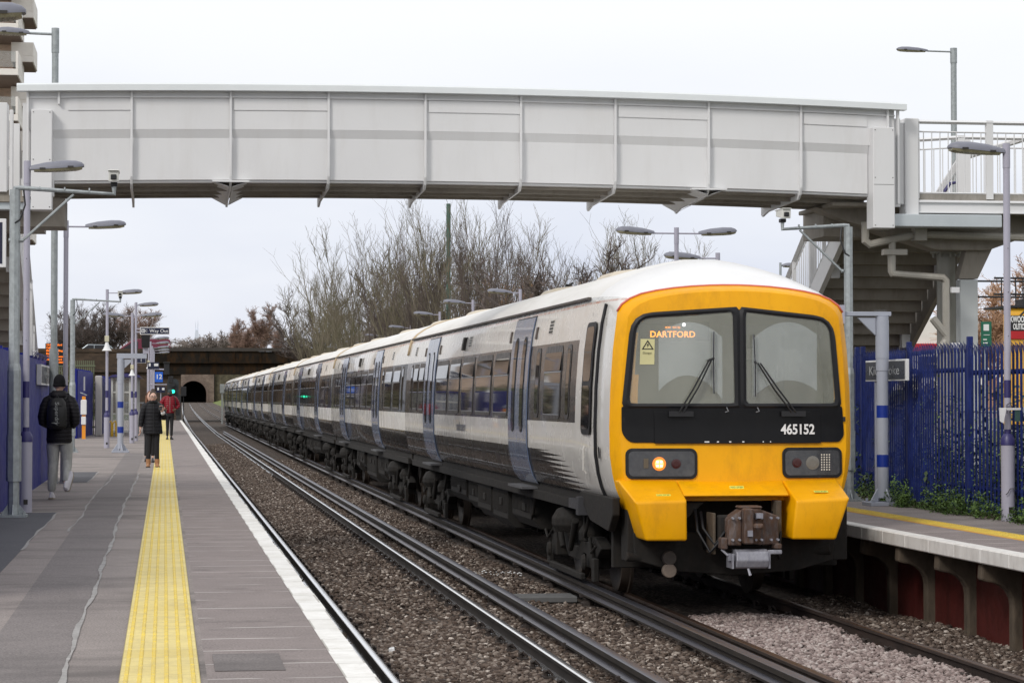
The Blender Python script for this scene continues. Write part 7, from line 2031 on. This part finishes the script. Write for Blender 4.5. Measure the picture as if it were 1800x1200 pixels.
def face_bits(r_, hx, hy, hz, glasses=False, pitch=0, brow='#2a1a12'):
    R = Matrix.Rotation(pitch, 3, 'X')
    def at(x, y, z): v = R @ Vector((x, y, z)); return (hx + v.x, hy + v.y, hz + v.z)
    b = MB()
    for s in (-1, 1): b.ell(at(s * .030, -.089, .012), (.013, .006, .006), 8, 6, 0); b.ell(at(s * .030, -.0945, .012), (.0055, .003, .0055), 8, 6, 1)
    b.build('eyes', [mat('eye_white', (.6, .6, .58), .3), M_black], r_, smooth=True, local=True)
    b = MB()
    for s in (-1, 1): b.tube([at(s * .016, -.094, .030), at(s * .032, -.096, .034), at(s * .047, -.088, .028)], [.003, .004, .002], 5)
    b.build('eyebrows', mat('brow_hair', lin(brow)[:3], .8), r_, local=True)
    b = MB(); b.tube([at(-.022, -.083, -.062), at(0, -.090, -.060), at(.022, -.083, -.062)], [.003, .006, .003], 6); b.build('mouth', mat('lips', (.35, .12, .10), .5), r_, local=True)
    if glasses:
        b = MB()
        for s in (-1, 1):
            c_ = [at(s * .032 + .024 * math.cos(k * math.pi / 6), -.106, .008 + .018 * math.sin(k * math.pi / 6)) for k in range(13)]
            b.tube(c_, .0026, 5, caps=False); b.tube([at(s * .056, -.104, .012), at(s * .080, -.0, .012)], .0026, 5)
        b.tube([at(-.008, -.108, .012), at(.008, -.108, .012)], .0026, 5); b.build('glasses', mat('dark_spectacle_frame', (.04, .02, .015), .3), r_, local=True)
def quilt(name, c, rough=.45, period=.055, depth=.012):
    t = NT(name); p = t.n("ShaderNodeTexCoord"); sx_ = t.n("ShaderNodeSeparateXYZ"); t.l(p.outputs["Object"], sx_.inputs[0])
    w = t.mul(t.mul(t.mul(sx_.outputs[2], math.pi / period), 0, 'ADD'), 0, 'SINE'); a = t.n("ShaderNodeMath", operation='ABSOLUTE'); t.l(w, a.inputs[0])
    n = t.mul(t.noise(18, 4, .6, obj=True), .5)
    h = t.mul(t.mul(a.outputs[0], .5, 'POWER'), n, 'ADD')
    t.set(Base_Color=t.ramp(a.outputs[0], [(0, sc(c, .6)), (.35, c)]), Roughness=rough); t.b.inputs['Specular IOR Level'].default_value = .28
    t.bump(h, .8, depth); return t.m
def fabric(name, c, rough=.85):
    t = NT(name); n = t.noise(11, 5, .65, (1, 1, .5), obj=True)
    t.set(Base_Color=t.ramp(n, [(.3, sc(c, .8)), (.7, sc(c, 1.15))]), Roughness=rough); t.bump(n, .7, .02); return t.m
M_jack_blk = quilt('black_quilted_jacket', (.008, .007, .010, 1), .6, .055, .008)
M_coat_blk = quilt('black_puffer_coat', (.008, .008, .011, 1), .62, .075, .008)
M_jack_red = quilt('red_puffer_jacket', (.21, .008, .018, 1), .35, .070)
M_jogger = fabric('grey_jogger_fabric', (.40, .40, .385, 1))
M_blacktrouser = fabric('black_trouser_fabric', (.009, .009, .011, 1))
M_beanie = quilt('black_knit', (.006, .006, .008, 1), .9, .014, .004)
M_trainer = mat('white_trainer', (.62, .60, .64), .5, var=.05)
M_sole = mat('trainer_sole', (.30, .26, .20), .7)
M_boot = mat('tan_suede', (.36, .18, .085), .8, var=.12, vscale=20)
M_hair = fabric('brown_hair', (.055, .035, .025, 1), .6)
M_auburn = fabric('auburn_hair', (.16, .065, .03, 1), .6)
M_bag = fabric('black_backpack_fabric', (.008, .008, .009, 1), .55)
M_scarf = fabric('black_scarf', (.008, .008, .009, 1), .95)
def limb(b, pts, rs, n=14): b.tube(pts, rs, n)
def shoe(b, ankle, yaw=0, pitch=0, k=1.0, h=.09, mi=0, sole=1):
    """simple shoe pointing to -Y, turned by yaw, pitched about X at the toe"""
    R = Matrix.Rotation(yaw, 3, 'Z') @ Matrix.Rotation(pitch, 3, 'X')
    a = Vector(ankle)
    def T(x, y, z): v = R @ Vector((x * k, y * k, z * k)); return (a.x + v.x, a.y + v.y, a.z + v.z)
    secs = [(.07, .022, .055, .01), (.055, .036, .085, 0), (.0, .040, .095, 0), (-.05, .042, .075, 0), (-.11, .047, .050, 0), (-.16, .042, .035, 0), (-.195, .022, .020, .004)]
    rings = []
    for y, w, top, zb in secs:
        rings.append([T(w * math.cos(t), y, -h + zb + .018 + top * max(math.sin(t), 0) + .0) if math.sin(t) > .01 else T(w * math.cos(t), y, -h + .016 + zb) for t in [2 * math.pi * j / 14 for j in range(14)]])
    b.rings(rings, mi)
    rings = []
    for y, w, top, zb in secs: rings.append([T(w * 1.08, y, -h + .020 + zb), T(-w * 1.08, y, -h + .020 + zb), T(-w * 1.06, y, -h + zb), T(w * 1.06, y, -h + zb)])
    b.rings(rings, sole)

# --- man walking away: black beanie, black quilted jacket, backpack, grey joggers, white trainers
J = dict(head=(0.01, -.05, 1.62), elbL=(.25, .05, 1.17), wriL=(.20, -.14, 1.04), elbR=(-.25, .05, 1.17), wriR=(-.20, -.14, 1.04),
         kneL=(.10, -.06, .50), ankL=(.12, -.02, .09), kneR=(-.11, -.02, .49), ankR=(-.15, .30, .22), nod=.15)
# local -Y is the walking direction
def s_(b):
    torso(b, [(.80, .195, .150, (0, .01)), (.84, .205, .158, (0, .01)), (.95, .20, .155, (0, .01)), (1.08, .20, .150, (0, 0)), (1.22, .215, .155, (0, 0)), (1.34, .225, .150, (0, 0)), (1.42, .205, .130, (0, 0)), (1.47, .13, .10, (0, 0)), (1.50, .085, .085, (0, -.01))])
    for s in (-1, 1): limb(b, [(s * .07, .01, 1.43), (s * .135, .01, 1.425), (s * .19, .015, 1.39), (s * .228, .025, 1.30), (s * .258, .05, 1.17), (s * .252, .03, 1.10), (s * .20, -.10, 1.05)], [.05, .068, .080, .084, .078, .074, .052], 20)
def hood(b):
    torso(b, [(1.43, .10, .06, (0, .09)), (1.47, .135, .085, (0, .08)), (1.51, .13, .085, (0, .06)), (1.545, .10, .06, (0, .045))])
    b.tube([(.11, -.04, 1.50), (.135, .02, 1.49), (.10, .10, 1.47), (0, .135, 1.46), (-.10, .10, 1.47), (-.135, .02, 1.49), (-.11, -.04, 1.50)], .03, 8)
def legs_j(b):
    torso(b, [(.78, .175, .135, (0, 0)), (.88, .185, .14, (0, 0)), (.98, .17, .13, (0, 0))])
    limb(b, [(.09, 0, .86), (.10, -.02, .74), (.105, -.055, .52), (.11, -.04, .38), (.115, -.015, .20), (.118, -.01, .14), (.12, -.01, .11)], [.105, .108, .085, .082, .068, .064, .045])
    limb(b, [(-.09, 0, .86), (-.105, -.02, .74), (-.115, -.03, .54), (-.122, .02, .46), (-.135, .16, .34), (-.145, .24, .275), (-.15, .27, .25)], [.105, .106, .084, .080, .064, .056, .044])
def foot_a(b): shoe(b, (.12, -.01, .095), .12, 0, 1.12)
def foot_b(b): shoe(b, (-.155, .305, .235), -.3, -1.05, 1.18)
def beanie(b):
    sphere_map(b, (.01, -.045, 1.655), (.096, .112, .125), lambda p: Vector((p.x, p.y, p.z if p.z > -.35 else -.35)))
    b.tube([(.01 + .095 * math.cos(a), -.045 + .108 * math.sin(a), 1.62) for a in [2 * math.pi * k / 16 for k in range(17)]], [(.022, .010)] * 17, 8)
man = person('person in black beanie, black quilted jacket and grey joggers, walking away', (-1.44, 33.05, PZ), math.pi - .12, J, M_skin,
    [('jacket', s_, M_jack_blk, 0), ('hood', hood, M_jack_blk, 0), ('joggers', legs_j, M_jogger, 0), ('trainer', foot_a, [M_trainer, M_sole], 0), ('trainer', foot_b, [M_trainer, M_sole], 0), ('beanie', beanie, M_beanie, 0)])
bp = MB()
bp.rings([ellring((0, .215), .105, .055, 1.00, 16), ellring((0, .235), .155, .085, 1.04, 16), ellring((0, .245), .160, .10, 1.15, 16), ellring((0, .24), .155, .10, 1.28, 16), ellring((0, .215), .135, .08, 1.38, 16), ellring((0, .19), .08, .045, 1.44, 16)])
for s in (-1, 1):
    bp.tube([(s * .10, .16, 1.42), (s * .12, .06, 1.475), (s * .13, -.08, 1.44), (s * .14, -.15, 1.3), (s * .17, -.1, 1.12), (s * .15, .14, 1.03)], [(.008, .028)] * 6, 8)
bp.tube([(-.03, .20, 1.43), (0, .20, 1.475), (.03, .20, 1.43)], .009, 6)
man.scale = (.87, .94, .97)
bpo = bp.build('backpack', M_bag, None, smooth='auto'); 
bpr = bpo; bpr.location = man.location; bpr.rotation_euler = man.rotation_euler; bpr.scale = man.scale
tag(bpr, 'black backpack with pale vertical lettering on the back of the walking person in the beanie', 'backpack')
tx = text('backpack_lettering', 'Superdry', .088, (0, 0, 0), (0, 0, 0), mat('pale_print', (.30, .31, .30), .6), None, extrude=.001, bold=.001)
tx.parent = bpr; tx.location = (-.02, .349, 1.22); tx.rotation_euler = (math.pi / 2, rad(-90), math.pi)
tx.rotation_mode = 'QUATERNION'
tx.rotation_quaternion = (Matrix(((0, -1, 0), (0, 0, 1), (-1, 0, 0)))).to_quaternion()
b = MB(); b.box(-.06, .06, .338, .350, 1.085, 1.092); o = b.build('zip_stripe', MATS['pale_print'], None, local=True); o.parent = bpr
b = MB()
for z0, w in ((1.33, .135), (1.12, .15)): b.tube([(-w, .235, z0), (-w * .6, .318, z0), (0, .345, z0), (w * .6, .318, z0), (w, .235, z0)], .005, 6)
o = b.build('pocket_seam', M_black, None, local=True); o.parent = bpr

# --- woman: black knee-length puffer coat, black trousers, tan boots, glasses, phone hand
J = dict(head=(.0, -.045, 1.475), elbL=(.27, .0, 1.08), wriL=(.20, -.20, 1.17), elbR=(-.27, .02, 1.05), wriR=(-.285, -.02, .82), handL=((-.25, -.25, .9), (-1, 0, 0), .55), handR=((0, -.1, -1), (0, -1, 0), .45),
         kneL=(.085, -.02, .46), ankL=(.095, -.03, .10), kneR=(-.085, .0, .46), ankR=(-.10, .02, .10), nod=.08)
def coat(b):
    torso(b, [(.70, .212, .152, (0, 0)), (.725, .222, .157, (0, 0)), (.76, .218, .155, (0, 0)), (.80, .214, .152, (0, 0)), (.95, .198, .143, (0, 0)), (1.05, .188, .135, (0, 0)), (1.15, .195, .14, (0, 0)), (1.24, .192, .132, (0, 0)), (1.30, .165, .115, (0, 0)), (1.345, .115, .10, (0, 0)), (1.375, .092, .092, (0, -.005))], 28)
    limb(b, [(.06, 0, 1.31), (.12, 0, 1.30), (.17, .0, 1.265), (.21, .005, 1.19), (.25, .01, 1.09), (.255, -.03, 1.055), (.245, -.09, 1.075), (.212, -.16, 1.14)], [.045, .062, .072, .076, .072, .07, .062, .048], 20)
    limb(b, [(-.06, 0, 1.31), (-.12, 0, 1.30), (-.17, .0, 1.265), (-.215, .005, 1.18), (-.252, .02, 1.05), (-.270, 0, .94), (-.282, -.015, .85)], [.045, .062, .072, .075, .068, .060, .047], 20)
def coat_seam(b):
    b.tube([(0.01, -.160, .71), (0.01, -.156, .8), (.01, -.146, 1.0), (.01, -.142, 1.2), (.005, -.12, 1.34)], .006, 6)
    b.tube([(.02, -.160, .92), (.08, -.150, .80), (.12, -.138, .71)], .005, 6)
def scarf(b):
    b.tube([(.0 + .082 * math.cos(a), -.02 + .080 * math.sin(a), 1.362 + .01 * math.sin(3 * a)) for a in [2 * math.pi * k / 14 for k in range(15)]], .030, 10)
def trousers_w(b):
    torso(b, [(.72, .15, .12, (0, 0)), (.85, .165, .13, (0, 0)), (.9, .15, .12, (0, 0))])
    limb(b, [(.08, 0, .78), (.085, -.02, .5), (.09, -.025, .30), (.095, -.03, .15)], [.088, .062, .055, .050])
    limb(b, [(-.08, 0, .78), (-.085, .0, .5), (-.095, .01, .30), (-.10, .02, .15)], [.088, .062, .055, .050])
def boot(b, x, y, a):
    if True:
        b.tube([(x, y, .175), (x, y, .12), (x, y, .06)], [.058, .056, .05], 12); shoe(b, (x, y, .09), a, 0, 1.0)
def hair_w(b):
    sphere_map(b, (0, -.035, 1.503), (.088, .106, .108), lambda p: Vector((p.x, max(p.y, -.38 - max(p.z, 0) * .62), max(p.z, -.55))))
    b.ell((0, .02, 1.615), (.042, .042, .036), 10, 8)
woman = person('person in a black puffer coat and tan boots looking down, one hand raised', (-.235, 47.9, PZ), .05, J, M_skin,
    [('coat', coat, M_coat_blk, 0), ('coat_zip', coat_seam, M_black, 0), ('scarf', scarf, M_scarf, 0), ('trousers', trousers_w, M_blacktrouser, 0), ('boot', lambda b: boot(b, .095, -.03, .08), [M_boot, mat('boot_sole', (.06, .045, .035), .7)], 0), ('boot', lambda b: boot(b, -.10, .02, -.12), [M_boot, MATS['boot_sole']], 0), ('hair', hair_w, M_hair, 0)])
face_bits(woman, 0, -.045, 1.475, True, .08); woman.scale = (.88, .92, .96)
b = MB(); b.tube([(.222, -.155, 1.125), (.212, -.175, 1.15), (.205, -.19, 1.17)], [.052, .046, .036], 12); b.build('white_cuff', M_white, woman, smooth=True, local=True)
b = MB(); b.box(-.035, .035, -.006, .006, -.07, .07); ph = b.build('phone', M_black, None, local=True, bevel=.004)
ph.location = woman.location + Vector((.150, -.24, 1.205)); ph.rotation_euler = (-.5, .2, .2); tag(ph, 'dark phone held in the raised hand of the person in the black coat', 'phone')

# --- someone just behind her: only auburn hair and a dark coat show
J = dict(head=(.0, -.03, 1.47), elbL=(.24, .0, 1.06), wriL=(.25, -.06, .84), elbR=(-.24, .0, 1.06), wriR=(-.25, -.06, .84), handL=(None, (0, -1, 0), .45), handR=(None, (0, -1, 0), .45), kneL=(.085, -.02, .46), ankL=(.09, -.05, .09), kneR=(-.085, .0, .46), ankR=(-.09, .12, .11))
def coat2(b):
    torso(b, [(.66, .20, .15, (0, 0)), (.9, .20, .15, (0, 0)), (1.05, .19, .14, (0, 0)), (1.2, .20, .14, (0, 0)), (1.28, .19, .12, (0, 0)), (1.36, .10, .09, (0, 0))])
    for s in (-1, 1): limb(b, [(s * .06, 0, 1.31), (s * .12, 0, 1.30), (s * .165, 0, 1.26), (s * .2, 0, 1.19), (s * .235, 0, 1.06), (s * .25, -.05, .88)], [.045, .06, .068, .070, .064, .046], 18)
def hair2(b):
    sphere_map(b, (0, -.005, 1.49), (.092, .105, .115), lambda p: Vector((p.x, p.y if p.y > -.4 - p.z * .5 else -.4 - p.z * .5, max(p.z, -.6))))
    b.tube([(-.085, .0, 1.5), (-.095, -.02, 1.38), (-.10, -.05, 1.25)], [.035, .035, .015], 8); b.tube([(.085, .0, 1.5), (.095, -.02, 1.38), (.10, -.05, 1.25)], [.035, .035, .015], 8); b.tube([(0, .08, 1.5), (0, .09, 1.35), (0, .1, 1.22)], [.08, .08, .03], 10)
p4 = person('person with auburn hair and dark coat, mostly hidden behind the one in the puffer coat', (-.325, 51.5, PZ), .1, J, M_skin,
    [('coat', coat2, M_jack_blk, 0), ('trousers', trousers_w, M_blacktrouser, 0), ('shoe', lambda b: shoe(b, (.09, -.05, .09)), [M_black, M_black], 0), ('shoe', lambda b: shoe(b, (-.09, .12, .11), 0, -.2), [M_black, M_black], 0), ('hair', hair2, M_auburn, 0)])
face_bits(p4, 0, -.03, 1.47); p4.scale = (.74, .9, .965)

# --- man in the red puffer jacket, cap and dark beard/scarf, hands in pockets
J = dict(head=(.0, -.05, 1.575), elbL=(.33, .07, 1.18), wriL=(.22, -.08, 1.03), elbR=(-.33, .07, 1.18), wriR=(-.22, -.08, 1.03), handL=((-.7, -.5, -.3), (0, 0, 1), .5), handR=((.7, -.5, -.3), (0, 0, 1), .5), kneL=(.07, -.03, .5), ankL=(.06, -.04, .09), kneR=(-.085, .02, .5), ankR=(-.08, .06, .09), nod=.15)
def jack_r(b):
    torso(b, [(.90, .165, .13, (0, 0)), (.93, .185, .145, (0, 0)), (1.05, .205, .155, (0, 0)), (1.2, .22, .16, (0, 0)), (1.32, .23, .15, (0, 0)), (1.41, .21, .13, (0, 0)), (1.46, .14, .11, (0, 0)), (1.51, .095, .09, (0, -.01))])
    for s in (-1, 1): limb(b, [(s * .07, 0, 1.425), (s * .14, 0, 1.42), (s * .20, .01, 1.375), (s * .26, .035, 1.29), (s * .318, .07, 1.18), (s * .308, .04, 1.12), (s * .23, -.08, 1.05)], [.05, .07, .085, .088, .082, .076, .055], 20)
def trs_r(b):
    torso(b, [(.78, .145, .115, (0, 0)), (.88, .16, .125, (0, 0)), (.95, .15, .12, (0, 0))])
    limb(b, [(.075, 0, .84), (.072, -.02, .52), (.065, -.035, .30), (.06, -.04, .13)], [.088, .062, .052, .046]); limb(b, [(-.075, 0, .84), (-.082, .02, .52), (-.08, .04, .30), (-.08, .06, .13)], [.088, .062, .052, .046])
def cap(b):
    sphere_map(b, (0, -.04, 1.60), (.090, .108, .110), lambda p: Vector((p.x, p.y, max(p.z, -.05))))
    b.rings([[(.07 * math.cos(a), -.14 - .05 * math.sin(a), 1.602 - .01 * math.sin(a)) for a in [math.pi * k / 8 for k in range(9)]], [(.07 * math.cos(a), -.14 - .05 * math.sin(a), 1.592 - .01 * math.sin(a)) for a in [math.pi * k / 8 for k in range(9)]]], 0, True)
def beard(b): sphere_map(b, (0, -.075, 1.515), (.070, .070, .060), lambda p: p); b.tube([(.075 * math.cos(a), -.02 + .07 * math.sin(a), 1.50) for a in [2 * math.pi * k / 12 for k in range(13)]], .028, 8)
red = person('person in a dark red puffer jacket and dark cap on the yellow strip', (.165, 79.5, PZ), .1, J, M_skin2,
    [('jacket', jack_r, M_jack_red, 0), ('trousers', trs_r, M_blacktrouser, 0), ('shoe', lambda b: shoe(b, (.06, -.04, .09), .15), [M_black, M_black], 0), ('shoe', lambda b: shoe(b, (-.08, .06, .09), -.15), [M_black, M_black], 0), ('cap', cap, mat('dark_teal_cap', (.02, .035, .035), .7), 0), ('scarf', beard, M_scarf, 0)])
face_bits(red, 0, -.05, 1.575, False, .15); red.scale = (.90, .95, .985)
b = MB()
b.tube([(-.012, -.162, .93), (-.012, -.168, 1.2), (-.01, -.14, 1.44)], .006, 6)
for s in (-1, 1): b.tube([(s * .10, -.150, 1.17), (s * .15, -.135, 1.06)], .005, 5)
b.build('jacket_zip', mat('zip_silver', (.4, .35, .33), .4, .5), red, local=True)
b = MB(); b.tube([(.12, -.02, 1.47), (.16, -.10, 1.40), (.18, -.12, 1.2), (.25, -.05, 1.0), (.26, 0, .98)], [(.006, .018)] * 5, 6); b.box(.20, .32, -.09, .05, .80, 1.02)
bg = b.build('shoulder_bag', M_bag, None, bevel=.02, local=True); bg.location = red.location; bg.rotation_euler = red.rotation_euler; tag(bg, 'small black shoulder bag slung on the person in the red jacket', 'bag')
